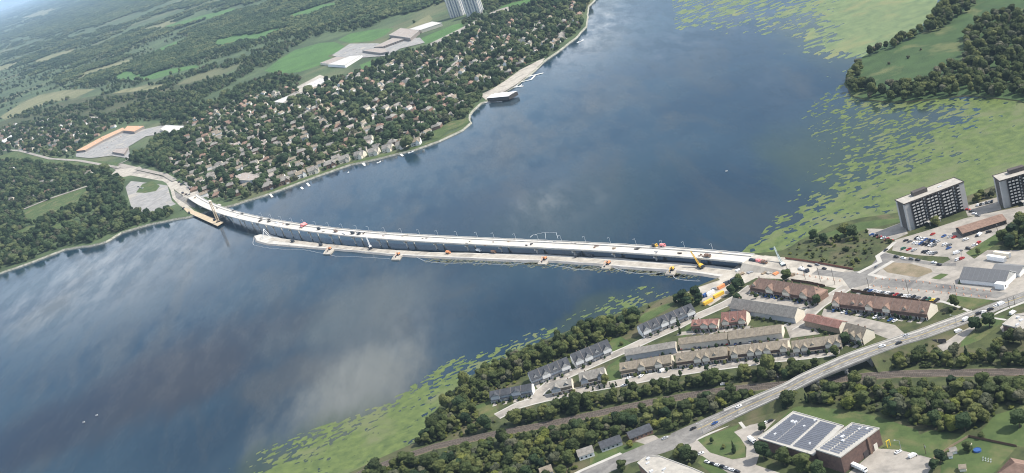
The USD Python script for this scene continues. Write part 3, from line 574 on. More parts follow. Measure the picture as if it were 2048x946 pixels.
def bl(o, dz=0.0): return MID + _nl * o + np.array([0, 0, dz])
BLEN = np.linalg.norm(np.diff(MID, axis=0), axis=1).sum()
bri = thing('river_bridge', 'long white concrete road bridge under construction curving across the river', 'bridge', (*MID[-1][:2], 0))
part(bri, 'deck', MB().sweep(bl(BW), bl(-BW), 0.45), 'deck_concrete')
part(bri, 'barrier', MB().sweep(bl(BW, 1.0), bl(BW - 0.4, 1.0), 1.02), 'deck_concrete'); part(bri, 'barrier', MB().sweep(bl(-BW + 0.4, 1.0), bl(-BW, 1.0), 1.02), 'deck_concrete')
part(bri, 'walkway_kerb', MB().sweep(bl(4.0, 0.8), bl(3.65, 0.8), 0.82), 'concrete')
part(bri, 'walkway', MB().sweep(bl(BW - 0.41, 0.16), bl(4.01, 0.16), 0.17), 'deck_concrete')
for o in (-5.6, -1.9, 1.9, 5.6):
    part(bri, 'girder', MB().sweep(bl(o + .5, -0.46), bl(o - .5, -0.46), 1.7), 'concrete')
part(bri, 'joint_line', MB().ribbon(bl(-1.2, 0.012), bl(-1.28, 0.012)), 'asphalt')
step = NB / 23.0
for k in range(1, 23):
    i = int(NB * k / 23.0); f = i / NB
    if f < 0.215: continue
    m, t, n = MID[i], _t[i][:2], _nl[i][:2]; zt = m[2] - 2.2; pr = MB()
    pr.box((*m[:2], zt - 1.4), (15.4, 1.8, 1.4), n)
    for o in (-5.0, 5.0): pr.prism(Point(m[:2] + n * o).buffer(0.9, quad_segs=3), -1.5, zt - 1.4)
    part(bri, 'pier', pr, 'deck_concrete')
# the three taller spans at the far end rest on V-shaped legs and haunched girders
iv = [int(NB * x) for x in (0.075, 0.165)]
for i in iv:
    m, t, n = MID[i], _t[i], _nl[i]; pr = MB(); pr.box((*m[:2], -1.0), (15, 5, 3.0), n[:2])
    for o in (-5.6, 0, 5.6):
        for sgn in (-1, 1):
            a = m + n * o; top = a + t * sgn * 19; a = np.array([a[0], a[1], 1.6]); top[2] = m[2] - 2.0
            w = t * 1.3; nn = n * 0.8
            v = [a - w - nn, a + w - nn, a + w + nn, a - w + nn, top - w * 1.6 - nn, top + w * 1.6 - nn, top + w * 1.6 + nn, top - w * 1.6 + nn]
            pr.add(v, [(3, 2, 1, 0), (4, 5, 6, 7), (0, 1, 5, 4), (1, 2, 6, 5), (2, 3, 7, 6), (3, 0, 4, 7)])
    part(bri, 'v_shaped_pier', pr, 'concrete', 'V-shaped concrete pier of the taller spans')
for k, i in enumerate([int(NB * x) for x in (0.085, 0.135)]):
    m, t, n = MID[i], _t[i][:2], _nl[i][:2]; c = m[:2] + n * (BW + 1.6)
    part(bri, 'lookout', MB().box((*c, m[2] - 0.4), (16, 4.2, 0.38), t), 'deck_concrete')
for i, w in ((0, 9.0), (NB - 1, 9.0)):
    m, n = MID[i], _nl[i][:2]; part(bri, 'abutment', MB().box((*m[:2], -1.0), (2 * w, 2.0, m[2] - 0.6 + 1.0), n), 'concrete')
# approach fill behind both ends
ap = MB()
def fill(i, dirv, length, wide):
    m, n = MID[i][:2], _nl[i][:2]; a, b = m + n * wide, m - n * wide; e = m + dirv * length; c, d = e - n * wide, e + n * wide; z = MID[i][2] - 0.02
    ap.add([(*a, z), (*b, z), (*c, GZ + .1), (*d, GZ + .1), (*a, GZ - 1), (*b, GZ - 1), (*c, GZ - 1), (*d, GZ - 1)], [(0, 1, 2, 3), (0, 4, 5, 1), (1, 5, 6, 2), (3, 2, 6, 7), (0, 3, 7, 4)])
    for s_, p0, p1 in ((1, a, d), (-1, b, c)):
        q0, q1 = p0 + n * s_ * (z - GZ) * 1.5, p1 + n * s_ * 1.0; ap.add([(*p0, z), (*p1, GZ + .1), (*q1, GZ - .2), (*q0, GZ - .2)], [(0, 1, 2, 3)]); ap.add([(*p0, z), (*q0, GZ - .2), (*q0, -1), (*p0, -1)], [(0, 1, 2, 3)])
fill(NB - 1, _t[-1][:2], 70, BW)
setting('approach_fill', ap, 'gravel'); ap = MB(); fill(0, -_t[0][:2], 60, BW + 1); setting('approach_fill', ap, 'gravel')
# lighting columns along the back of the deck
lm = kind_class('bridge_lamp')
part(lm, 'column', MB().tube([(0, 0, 0), (0, 0, 7.6)], [0.16, 0.10], 6), 'galvanised'); part(lm, 'bracket', MB().tube([(0, 0, 7.5), (0.0, -0.9, 7.8), (0, -1.9, 7.8)], 0.07, 5), 'galvanised')
part(lm, 'lantern', MB().box((0, -2.2, 7.7), (0.35, 0.9, 0.16)), 'galvanised')
sp = 33.0
d = np.r_[0, np.cumsum(np.linalg.norm(np.diff(MID, axis=0), axis=1))]
for k, x in enumerate(np.arange(BLEN * 0.30, BLEN * 0.985, sp)):
    i = int(np.searchsorted(d, x)); p = MID[i] + _nl[i] * (BW - 0.8); a = math.atan2(_nl[i][1], _nl[i][0]) - math.pi / 2
    copy_of(lm, 'street_lamp', p, a, f'slim grey lighting column along the bridge deck, number {k + 1} from its far end', 'street lamp', 'lighting columns along the bridge')

# ------------------------------------------------------------------ work causeway beside the bridge, far platform
cb = [(530, 466), (562, 476.7), (625, 484.5), (703, 493), (780, 499.8), (850, 504), (956, 506), (1044, 507.7), (1100, 509), (1153, 513), (1240, 515.6), (1276, 521), (1320, 524), (1364, 526), (1420, 531), (1462, 536), (1490, 538)]
cf = [(513, 481), (535, 487), (562, 489), (640, 495.5), (703, 500), (780, 507.7), (850, 512), (956, 516.5), (1044, 520), (1100, 521), (1188, 526), (1241, 532.5), (1337, 539), (1399, 546), (1452, 555), (1480, 560)]
CG = Polygon([xy(p, 1.5) for p in cb] + [xy(p, 1.5) for p in cf[::-1]] + [xy((508, 472), 1.5)]).buffer(3).buffer(-3)
CG = wavy(CG, 1.0, 5.0, 8)
def berm(g, name, mat, z, run, bank=None):
    mb = MB().sheet(g, z); q = shapely.geometry.polygon.orient(max(getattr(g, 'geoms', [g]), key=lambda a: a.area)); p = np.array(q.exterior.coords)[:-1]
    nx = np.roll(p, -1, 0) - np.roll(p, 1, 0); nr = np.c_[nx[:, 1], -nx[:, 0]]; nr /= np.linalg.norm(nr, axis=1, keepdims=True) + 1e-9; n = len(p); i = np.arange(n); j = (i + 1) % n
    sk = MB().add(np.vstack([np.c_[p, np.full(n, z)], np.c_[p + nr * run, np.full(n, -1.0)]]), np.c_[i, i + n, j + n, j]); setting(name, mb, mat)
    setting(name + '_side', sk, bank or mat)
berm(CG, 'causeway', 'crushed_stone', 1.5, 3.5, 'gravel_grey')
rc = LineString([xy(((a[0] + b[0]) / 2, (a[1] + b[1]) / 2), 1.5) for a, b in zip([(540, 474), (640, 487), (760, 499), (880, 506), (1044, 511), (1153, 516.5), (1280, 525), (1400, 534), (1470, 543)], [(540, 481), (640, 493), (760, 504), (880, 511.5), (1044, 517), (1153, 522), (1280, 533), (1400, 542), (1470, 552)])])
sheet_of('haul_road', rc.buffer(4.0, cap_style=2), 'gravel', 0.03, base=1.5)
# silt curtain floats along the front of the causeway
cur = [[(545, 468), (520, 471), (507, 478), (506, 488), (520, 493), (545, 497), (580, 499), (610, 500), (640, 506), (652, 507), (668, 512), (720, 514), (780, 518)],
       [(795, 514), (830, 514), (850, 522), (880, 526), (940, 526), (980, 528), (1020, 529), (1050, 525), (1078, 520)], [(1100, 530), (1130, 534), (1165, 540), (1190, 537), (1210, 531), (1250, 543), (1290, 548), (1340, 545), (1350, 556), (1375, 561), (1400, 562)]]
for c, nm in zip(cur, ('round the far tip of the gravel causeway', 'along the middle of the gravel causeway', 'along the near end of the gravel causeway')):
    P = np.array([at(*p, 0.1) for p in c]); solo('float_boom', MB().tube(dens(P, 5), 0.22, 5), 'galvanised', f'thin white floating silt boom {nm}', 'boom')
wm = MB()
for k in range(620):
    f = RNG.uniform(0, 1); p = np.array([np.interp(f, np.linspace(0, 1, 8), [850, 930, 1010, 1080, 1150, 1230, 1320, 1400]), np.interp(f, np.linspace(0, 1, 8), [519, 523, 526, 528, 534, 539, 547, 556])])
    q = at(p[0], p[1] + RNG.normal() * 3.2, 0.04)[:2]; r = RNG.uniform(0.4, 1.9); a = np.linspace(0, 6.28, 8)[:-1]
    wm.sheet(Polygon(q + np.c_[np.cos(a) * r * 2.2, np.sin(a) * r] * RNG.uniform(.5, 1, (7, 1))).buffer(0), 0.05)
setting('floating_weed', wm, 'weed_scum', kind='stuff')
# far working platform, ramp and gravel ground
sheet_of('gravel_yard', poly([(251, 374), (262, 362), (300, 366), (335, 371), (339, 386), (344, 402), (352, 408), (320, 421), (290, 425), (266, 422), (262, 412), (256, 392)]), 'gravel_grey', 0.04)
sheet_of('road', poly([(215, 330), (240, 326), (283, 336), (276, 341), (345, 358), (372, 372), (391, 388), (391, 405), (360, 385), (345, 368), (330, 362), (263, 350), (240, 345)]), 'asphalt_pale', 0.05)
sheet_of('gravel_yard', poly([(232, 340), (280, 333), (284, 337), (262, 346), (300, 350), (330, 357), (352, 362), (372, 372), (391, 388), (391, 407), (372, 396), (350, 380), (343, 372), (325, 362), (262, 351), (236, 356), (222, 350)]), 'gravel', 0.07)
sheet_of('haul_road', poly([(333, 367), (341, 380), (345, 396), (358, 410), (376, 424), (396, 432), (388, 421), (372, 408), (352, 396), (347, 376), (345, 366)]), 'gravel', 0.09)
sheet_of('gravel_yard', poly([(362, 357), (385, 367), (424, 394), (418, 396), (396, 388), (372, 372)]), 'gravel_grey', 0.06)
ramp = poly([(346, 380), (366, 392), (392, 407), (390, 416), (372, 410), (352, 396)]); sheet_of('road', ramp, 'asphalt', 0.05)
islet = poly([(272, 385), (285, 368), (305, 362), (320, 372), (312, 382), (290, 386)]); sheet_of('planted_island', islet, 'lawn', 0.06)
tr = thing('timber_platform', 'sand-topped timber work platform on piles at the far end of the bridge', 'platform', at(410, 436, 0))
pl = Polygon([at(*p, 3.4)[:2] for p in [(362, 412), (387, 421), (447, 443.7), (434.7, 451.6), (374, 424)]])
part(tr, 'deck', MB().prism(pl, 2.6, 3.4), 'sand')
for f in np.linspace(0.15, 0.98, 9):
    for g in (0.0, 1.0):
        a = np.array(at(*(np.array([374, 424]) * (1 - f) + np.array([434.7, 451.6]) * f), 3.4)) * (1 - g) + np.array(at(*(np.array([387, 421]) * (1 - f) + np.array([447, 443.7]) * f), 3.4)) * g
        part(tr, 'pile', MB().tube([(a[0], a[1], -2), (a[0], a[1], 2.6)], 0.6, 6), 'timber_dark')
part(tr, 'wale', MB().sweep(np.array([at(374, 424, 2.58), at(434.7, 451.6, 2.58)]), np.array([at(375, 423.5, 2.58), at(435.7, 451.1, 2.58)]), 1.4), 'timber_dark')
mc = thing('pile_mast', 'tall tan lattice pile-driving mast standing on the timber platform', 'mast', at(437, 444, 3.4))
o = at(437, 444, 3.4); hgt = 33.0; ms = MB()
part(mc, 'base', MB().box((*o[:2], 3.4), (6, 4, 1.6)), 'steel_dark')
for a, b in ((-1, -1), (1, -1), (1, 1), (-1, 1)): part(mc, 'leg', MB().tube([o + (a * 1.5, b * 1.5, 1.6), o + (a * 1.3, b * 1.3, hgt)], 0.35, 4), 'sand')
br = MB()
for k in range(10):
    z0, z1 = 1.8 + k * 3.1, 1.8 + (k + 1) * 3.1
    for (a, b), (c, e) in (((-1, -1), (1, -1)), ((1, -1), (1, 1)), ((1, 1), (-1, 1)), ((-1, 1), (-1, -1))): br.tube([o + (a * 1.4, b * 1.4, z0), o + (c * 1.4, e * 1.4, z1)], 0.22, 4)
part(mc, 'bracing', br, 'sand'); part(mc, 'head', MB().box((*o[:2], 3.4 + hgt), (3.4, 3.4, 1.2)), 'sand')
# ------------------------------------------------------------------ townhouse terraces
mk('roof_taupe', (0.33, 0.285, 0.25), var=0.12, scale=0.1); mk('brick_brown', (0.20, 0.13, 0.095), c2=(0.15, 0.095, 0.07), var=0.15, scale=1.2); mk('brick_tan', (0.33, 0.26, 0.18), c2=(0.25, 0.19, 0.13), var=0.12, scale=1.2)
mk('siding_cream', (0.66, 0.60, 0.49), var=0.06, scale=0.8); mk('siding_white', (0.74, 0.73, 0.70), var=0.05, scale=0.8); mk('siding_grey', (0.42, 0.43, 0.43), var=0.08, scale=0.8)
def shingle(n, c, v=0.2): mk(n, c, c2=tuple(x * 0.72 for x in c), var=v, scale=0.55, detail=8.0, rough=0.92, big=(0.12, tuple(x * 1.18 for x in c), 0.55, 0.12))
shingle('shingle_brown', (0.235, 0.155, 0.118)); shingle('shingle_red', (0.255, 0.135, 0.108)); shingle('shingle_tan', (0.245, 0.208, 0.158)); shingle('shingle_grey', (0.235, 0.220, 0.195)); shingle('shingle_slate', (0.066, 0.070, 0.078))
mk('window_glass', (0.03, 0.035, 0.045), var=0.2, scale=0.3, rough=0.08, spec=0.6); mk('garage_door', (0.60, 0.57, 0.50), var=0.06, scale=1.0, rough=0.6); mk('door_dark', (0.06, 0.05, 0.05), var=0.1)
mk('drive_paving', (0.36, 0.33, 0.29), var=0.15, scale=0.5)
BUILT = []
def terrace(bl_, br_, rl_, label, roof, wall, n=None, he=5.6, depth=11.0, end='gable', dormers='alt', garage=True, back=False, group=None, accent='siding_cream', ends='siding_cream'):
    """Row of houses: the wall foot facing us runs from pixel bl_ to br_, ridge's left end near pixel rl_."""
    A, B = at(*bl_, GZ), at(*br_, GZ); u = (B - A)[:2]; L = np.linalg.norm(u); u /= L; w = np.array([-u[1], u[0]])
    if w[1] < 0: w = -w                                          # away from the camera
    best = None
    for hr in np.arange(he + 2.6, he + 5.2, 0.2):
        dd = (at(*rl_, GZ + hr)[:2] - A[:2]) @ w * 2
        if best is None or abs(dd - depth) < abs(best[1] - depth): best = (hr, dd)
    hr, D = best[0], float(np.clip(best[1], 8.5, 13.5)); n = n or max(2, int(round(L / 6.3)))
    def P(a, b, z): q = A[:2] + u * a + w * b; return (q[0], q[1], GZ + z)
    t = thing('townhouse_row', label, 'townhouses', (*(A[:2] + u * L / 2 + w * D / 2), GZ), group)
    foot = [P(0, 0, 0)[:2], P(L, 0, 0)[:2], P(L, D, 0)[:2], P(0, D, 0)[:2]]; BUILT.append(Polygon(foot).buffer(2.0))
    wl = MB().prism(foot, GZ - 0.3, GZ + he)
    hip = D * 0.5 if end == 'hip' else 0.0
    if not hip:
        for a in (0.0, L): wl.add([P(a, 0, he), P(a, D, he), P(a, D / 2, hr)], [(0, 1, 2), (2, 1, 0)])
    WL = part(t, 'wall', wl, wall)
    if not hip:
        for a, s_ in ((0.0, -1), (L, 1)):
            e = MB(); o = a + s_ * 0.05; e.add([P(o, 0, 0), P(o, D, 0), P(o, D, he), P(o, D / 2, hr - .05), P(o, 0, he)], [(0, 1, 4), (1, 2, 4)]); e.add([P(o, 0, he), P(o, D, he), P(o, D / 2, hr - .05)], [(0, 1, 2)]); part(t, 'end_wall', e, ends)
    ov = 0.9; zo = he - ov * (hr - he) / (D / 2); r = MB(); th = 0.22
    a0, a1 = -0.35, L + 0.35
    if hip: q = [P(a0, -ov, zo), P(a1, -ov, zo), P(a1, D + ov, zo), P(a0, D + ov, zo), P(hip, D / 2, hr), P(L - hip, D / 2, hr)]
    else: q = [P(a0, -ov, zo), P(a1, -ov, zo), P(a1, D + ov, zo), P(a0, D + ov, zo), P(a0, D / 2, hr), P(a1, D / 2, hr)]
    q = [(x, y, z + 0.12) for x, y, z in q]; lowq = [(x, y, z - th) for x, y, z in q]
    F = [(0, 1, 5, 4), (2, 3, 4, 5)]
    v = q + lowq; r.add(v, F); r.add(v, [tuple(i + 6 for i in f[::-1]) for f in F])
    r.add(v, [(1, 0, 6, 7), (3, 2, 8, 9)]); r.add(v, [(0, 4, 10, 6), (4, 3, 9, 10), (2, 5, 11, 8), (5, 1, 7, 11)])
    if hip: r.add(v, [(1, 2, 5), (3, 0, 4)])
    RF = part(t, 'roof', r, roof)
    W = L / n; rr = np.random.default_rng(int(L * 100))
    for k in range(n):
        a = k * W; c = a + W / 2; sl = (hr - he) / (D / 2)
        if k: part(RF, 'party_wall_ridge', MB().add([P(a - .09, -.3, he + .12), P(a + .09, -.3, he + .12), P(a + .09, D / 2, hr + .30), P(a - .09, D / 2, hr + .30)], [(0, 1, 2, 3)]).add([P(a - .09, D / 2, hr + .30), P(a + .09, D / 2, hr + .30), P(a + .09, D, he + .12), P(a - .09, D, he + .12)], [(0, 1, 2, 3)]), 'roof_taupe')
        if dormers and (dormers == 'all' or (k % 2 == 0) or rr.random() < 0.25):
            big = rr.random() < 0.75; gw = W * (0.46 if big else 0.28); gh = gw * (0.95 if big else 1.05); z0 = he - 0.1 if big else he + 0.5; b0 = -1.35 if big else 0.4
            if z0 + gh > hr - 0.3: gh = hr - 0.3 - z0
            bb = D / 2 * min(1, max(0.2, (z0 + gh - he) / (hr - he)))
            m = MB(); gz = z0 if not big else z0
            tri = [P(c - gw, b0, gz), P(c + gw, b0, gz), P(c, b0, gz + gh)]
            m.add(tri + [P(c, bb, gz + gh)] + [P(c - gw, max(b0 + .1, (gz - he) / sl), gz), P(c + gw, max(b0 + .1, (gz - he) / sl), gz)], [(0, 2, 3), (0, 3, 4), (2, 1, 3), (1, 5, 3)]); part(RF, 'gable_roof', m, roof)
            s_ = MB().add([P(c - gw * .92, b0 + .06, gz), P(c + gw * .92, b0 + .06, gz), P(c, b0 + .06, gz + gh * .94)], [(0, 1, 2), (2, 1, 0)])
            if big: s_.prism([P(c - gw * .9, b0 + .07, 0)[:2], P(c + gw * .9, b0 + .07, 0)[:2], P(c + gw * .9, 0.1, 0)[:2], P(c - gw * .9, 0.1, 0)[:2]], GZ + 2.81, GZ + gz)
            part(t, 'gable_front', s_, accent)
        if rr.random() < 0.45:
            q0 = P(c + W * .2, D * 0.5 + 0.6, hr - 0.9); part(RF, 'chimney', MB().box((q0[0], q0[1], q0[2]), (0.7, 0.7, 1.7), u), 'brick_brown')
        for z0, hh in ((1.0, 1.3), (3.6, 1.4)):
            for o in ((-.24, .22) if z0 > 2 or not garage else (0.27,)):
                x = c + o * W; part(WL, 'window', MB().quad(P(x - .75, y, z0), P(x + .75, y, z0), P(x + .75, y, z0 + hh), P(x - .75, y, z0 + hh)), 'window_glass')
        if garage:
            x = c - 0.12 * W; m = MB(); m.quad(P(x - 1.5, -.06, 0), P(x + 1.5, -.06, 0), P(x + 1.5, -.06, 2.3), P(x - 1.5, -.06, 2.3)); part(t, 'garage_door', m, 'garage_door')
            m = MB(); m.quad(P(c + W * .2 - .5, -.06, 0), P(c + W * .2 + .5, -.06, 0), P(c + W * .2 + .5, -.06, 2.1), P(c + W * .2 - .5, -.06, 2.1)); part(t, 'door', m, 'door_dark')
            dp = rr.uniform(1.5, 2.1); p = MB().prism([P(c - W * .49, 0, 0)[:2], P(c + W * .49, 0, 0)[:2], P(c + W * .49, -dp, 0)[:2], P(c - W * .49, -dp, 0)[:2]], GZ + 2.62, GZ + 2.8); part(t, 'porch_roof', p, roof)
            for o in (-.47, .47): q0 = P(c + W * o, -dp + .15, 0); part(t, 'porch_post', MB().box(q0, (.16, .16, 2.62), u), 'white_paint')
    if garage:
        dr = MB()
        for k in range(n):
            c = (k + .5) * W - .12 * W; dr.sheet(Polygon([P(c - 1.7, -.2, 0)[:2], P(c + 1.7, -.2, 0)[:2], P(c + 1.7, -6.2, 0)[:2], P(c - 1.7, -6.2, 0)[:2]]), GZ + 0.10 + 0.0)
        setting('driveway', dr, 'drive_paving')
    return A, B, u, w, L, D
TR = []
def T(*a, **k): TR.append(terrace(*a, **k))
T((1502, 584), (1637, 607), (1521, 556), 'long brown-roofed terrace of townhouses nearest the bridge site', 'shingle_brown', 'brick_brown', n=8, end='hip')
T((1667, 617), (1857, 640), (1686, 584), 'longest brown-roofed terrace, behind it a fenced car park', 'shingle_brown', 'brick_brown', n=11)
T((1463, 626), (1592, 647), (1470, 596), 'grey-roofed terrace turned away, just below the first brown-roofed one', 'shingle_grey', 'siding_grey', n=7, dormers=None, garage=False)
T((1611, 652), (1681, 668), (1617, 628), 'short red-brown roofed terrace with a plain long roof and bushes in front', 'shingle_red', 'brick_tan', n=4, dormers=None, garage=False)
T((1688, 679), (1728, 690), (1692, 645), 'small tan-roofed terrace at the corner court beside the overpass', 'shingle_tan', 'brick_tan', n=3, dormers='all')
T((1386, 663), (1438, 661), (1392, 639), 'left red-roofed terrace of the facing pair', 'shingle_red', 'brick_tan', n=3, dormers='all')
T((1446, 656), (1495, 652), (1452, 624), 'right red-roofed terrace of the facing pair', 'shingle_red', 'brick_tan', n=3, dormers='all')
T((1361, 700), (1457, 689), (1368, 676), 'tan-roofed terrace with plain long roof below the left red roofs', 'shingle_tan', 'siding_cream', n=6, dormers=None, garage=False)
T((1461, 690), (1566, 677), (1466, 661), 'tan-roofed terrace with plain long roof beside the small court', 'shingle_tan', 'siding_cream', n=6, dormers=None, garage=False)
T((1254, 722), (1354, 706), (1262, 697), 'grey-roofed stepped terrace between the two streets', 'shingle_grey', 'siding_grey', n=6, dormers=None, garage=False)
T((1244, 753), (1346, 736), (1244, 725), 'tan-roofed terrace at the left end of the lower street, lawn at its side', 'shingle_tan', 'brick_tan', n=6)
T((1356, 736), (1458, 722), (1360, 706), 'tan-roofed terrace in the middle of the lower street, orange end wall', 'shingle_tan', 'brick_brown', n=6, ends='brick_tan')
T((1464, 722), (1578, 708), (1468, 693), 'tan-roofed terrace on the lower street right of the orange end wall', 'shingle_tan', 'brick_brown', n=7)
T((1588, 711), (1685, 698), (1590, 681), 'tan-roofed terrace at the right end of the lower street', 'shingle_tan', 'brick_brown', n=6)
T((1288, 676), (1393, 632), (1277, 650), 'slate-roofed white terrace by the shore nearest the bridge', 'shingle_slate', 'siding_white', n=6, dormers='all', accent='siding_white', ends='siding_white', depth=12)
T((1153, 737), (1226, 707), (1146, 706), 'slate-roofed white terrace by the shore beside the round garden', 'shingle_slate', 'siding_white', n=4, dormers='all', accent='siding_white', ends='siding_white', depth=12)
T((1067, 772), (1144, 741), (1062, 742), 'slate-roofed white terrace by the shore at the bend of the street', 'shingle_slate', 'siding_white', n=4, dormers='all', accent='siding_white', ends='siding_white', depth=12)
T((984, 806), (1067, 790), (985, 782), 'slate-roofed terrace farthest left at the end of the street', 'shingle_slate', 'siding_grey', n=4, accent='siding_grey', ends='siding_white', depth=12)
T((1164, 774), (1214, 762), (1165, 744), 'short grey-tan roofed terrace inside the bend, right of two', 'shingle_grey', 'brick_tan', n=3, accent='siding_grey')
T((1105, 792), (1147, 782), (1106, 765), 'short grey-tan roofed terrace inside the bend, left of two', 'shingle_grey', 'brick_tan', n=2, accent='siding_grey')

# ------------------------------------------------------------------ two eight-storey apartment blocks
mk('block_white', (0.37, 0.365, 0.35), var=0.06, scale=0.3); mk('block_dark', (0.085, 0.075, 0.068), var=0.2, scale=0.6); mk('roof_gravel', (0.40, 0.37, 0.32), c2=(0.31, 0.29, 0.255), var=0.1, scale=0.25, detail=7.0); mk('balcony_panel', (0.50, 0.49, 0.465), var=0.05)
def apartment(bl_, br_, depth, label, H=24.0, nb=13, ns=9, right_end=True):
    A, B = at(*bl_, GZ), at(*br_, GZ); u = (B - A)[:2]; L = np.linalg.norm(u); u /= L; w = np.array([-u[1], u[0]]); w = w if w[1] > 0 else -w; D = depth
    def P(a, b, z): q = A[:2] + u * a + w * b; return (q[0], q[1], GZ + z)
    def bx(a, b, z, sa, sb, sz): q = P(a, b, z); return MB().box(q, (sa, sb, sz), u)
    t = thing('apartment_block', label, 'apartment block', (*(A[:2] + u * L / 2 + w * D / 2), GZ)); BUILT.append(Polygon([P(-2, -4, 0)[:2], P(L + 2, -4, 0)[:2], P(L + 2, D + 4, 0)[:2], P(-2, D + 4, 0)[:2]]))
    ew = 5.2
    part(t, 'wall', bx(L / 2, D / 2 + 0.6, -.3, L - .4, D - 1.2, H), 'block_dark')
    for a in (ew / 2, L - ew / 2): part(t, 'end_pier', bx(a, 1.4, -.3, ew, 2.8, H + .3), 'block_white', 'pale blank end panel'); part(t, 'end_pier', bx(a, D - 1.4, -.3, ew, 2.8, H + .3), 'block_white', 'pale blank end panel')
    RF = part(t, 'roof', bx(L / 2, D / 2, H - .02, L + .6, D + .6, .5), 'roof_gravel')
    for a, b, sa, sb in ((L / 2, -.2, L + .8, .3), (L / 2, D + .2, L + .8, .3), (-.3, D / 2, .3, D + .7), (L + .3, D / 2, .3, D + .7)): part(RF, 'parapet', bx(a, b, H - .1, sa, sb, 1.0), 'block_dark')
    part(RF, 'lift_house', bx(L * .36, D * .66, H + .48, 12.5, 5, 3.4), 'block_dark'); part(RF, 'roof_vent', bx(L * .68, D * .5, H + .48, 3.2, 1.2, .8), 'galvanised')
    bwid = (L - 2 * ew) / nb; sh = H / ns
    for j in range(ns):
        z = j * sh
        for k in range(nb):
            a = ew + (k + .5) * bwid
            part(t, 'window', MB().quad(P(a - bwid * .36, -.02, z + .8), P(a + bwid * .02, -.02, z + .8), P(a + bwid * .02, -.02, z + 2.3), P(a - bwid * .36, -.02, z + 2.3)), 'window_glass')
            if j and k % 4 != 3:
                part(t, 'balcony', bx(a + bwid * .12, -.75, z - .1, bwid * .62, 1.5, .2).add(*bx(a + bwid * .12, -1.47, z + .1, bwid * .62, .1, 1.0).arr()), 'balcony_panel')
            elif j: part(t, 'window_panel', bx(a + bwid * .2, -.03, z + .7, bwid * .34, .1, 1.5), 'balcony_panel')
        if j: part(t, 'floor_band', bx(L / 2, .0, z - .16, L - 2 * ew, .16, .3), 'block_dark')
    for k in range(nb + 1): part(t, 'fin', bx(ew + k * bwid, -.3, 0, .3, 1.6, H - .1), 'block_dark')
    part(t, 'entrance_canopy', bx(L * .38, -3, 2.9, 11, 5, .4), 'concrete')
    for k in (-1, 1): part(t, 'canopy_post', bx(L * .38 + k * 4.8, -5, 0, .4, .4, 2.9), 'concrete')
    return A, u, w, L
apartment((1820, 462), (1938, 417), 15, 'dark eight-storey apartment block with pale end panels, the left one of two')
apartment((2010, 417), (2128, 383), 15, 'dark eight-storey apartment block cut by the right edge of the photo')

def flat(name, roof_px, h, label, cat, wall, roof, parapet='concrete', group=None, z0=GZ, win=None, pipes=0, edge=0.5):
    """Flat-roofed building from the pixels of its roof corners at height h above the land."""
    R = Polygon([at(*p, z0 + h)[:2] for p in roof_px]).buffer(0); c = R.centroid; t = thing(name, label, cat, (c.x, c.y, z0), group); BUILT.append(R.buffer(2.5))
    part(t, 'wall', MB().prism(R.buffer(-0.15, join_style=2), z0 - .3, z0 + h - .05), wall); RF = part(t, 'roof', MB().prism(R.buffer(-.35, join_style=2), z0 + h - .04, z0 + h + .1), roof)
    part(t, 'parapet', MB().prism(R.buffer(.1, join_style=2).difference(R.buffer(-.35, join_style=2)), z0 + h - .3, z0 + h + .5), parapet)
    r = np.random.default_rng(int(abs(c.x * 10)) + 1); x0, y0, x1, y1 = R.bounds; k = 0; tries = 0
    while k < pipes and tries < 200:
        tries += 1; p = (r.uniform(x0, x1), r.uniform(y0, y1))
        if R.buffer(-2.5).contains(Point(p)): part(RF, 'roof_vent', MB().box((*p, z0 + h + .09), (r.uniform(.8, 2.6), r.uniform(.8, 1.8), r.uniform(.6, 1.3)), (1, .3)), 'galvanised'); k += 1
    if win:
        e = np.array(shapely.geometry.polygon.orient(R).exterior.coords)
        for a, b in zip(e[:-1], e[1:]):
            d = b - a; L = np.linalg.norm(d)
            if L < 6: continue
            d /= L; nrm = np.array([d[1], -d[0]])
            for f in np.arange(win / 2, L, win):
                for z in np.arange(1.0, h - 1.6, 3.2):
                    p, q = a + d * (f - win * .28) - nrm * .09, a + d * (f + win * .28) - nrm * .09; part(t, 'window', MB().quad((*p, z0 + z), (*q, z0 + z), (*q, z0 + z + 1.5), (*p, z0 + z + 1.5)), 'window_glass')
    return t, R
# ------------------------------------------------------------------ brick hall with the solar roof
mk('solar_cell', (0.19, 0.20, 0.23), var=0.2, scale=0.5, rough=0.3, spec=0.6); mk('roof_hall', (0.40, 0.385, 0.35), var=0.1, scale=0.3); mk('brick_umber', (0.135, 0.085, 0.07), c2=(0.10, 0.065, 0.055), var=0.12, scale=0.5)
def solar(t, quad_px, z, nr, gap, skip=()):
    a, b, c, d = [at(*p, z)[:2] for p in quad_px]
    for k in range(nr):
        f0, f1 = (k + .2) / nr, (k + .64) / nr
        for g0, g1 in gap:
            p = lambda f, g: (a * (1 - g) + b * g) * (1 - f) + (d * (1 - g) + c * g) * f
            q = [p(f0, g0), p(f0, g1), p(f1, g1), p(f1, g0)]
            up = 0.55
            m = MB().add([(*q[0], z + .75), (*q[1], z + .75), (*q[2], z + .2), (*q[3], z + .2), (*q[0], z + .68), (*q[1], z + .68), (*q[2], z + .13), (*q[3], z + .13)], [(0, 1, 2, 3), (7, 6, 5, 4), (1, 0, 4, 5), (3, 2, 6, 7), (2, 1, 5, 6), (0, 3, 7, 4)]); part(t, 'solar_panel_row', m, 'solar_cell')
r1 = [(1516, 876.5), (1587, 823), (1688, 852), (1627, 911)]; r2 = [(1630, 899), (1704, 846), (1759, 857), (1681, 915)]
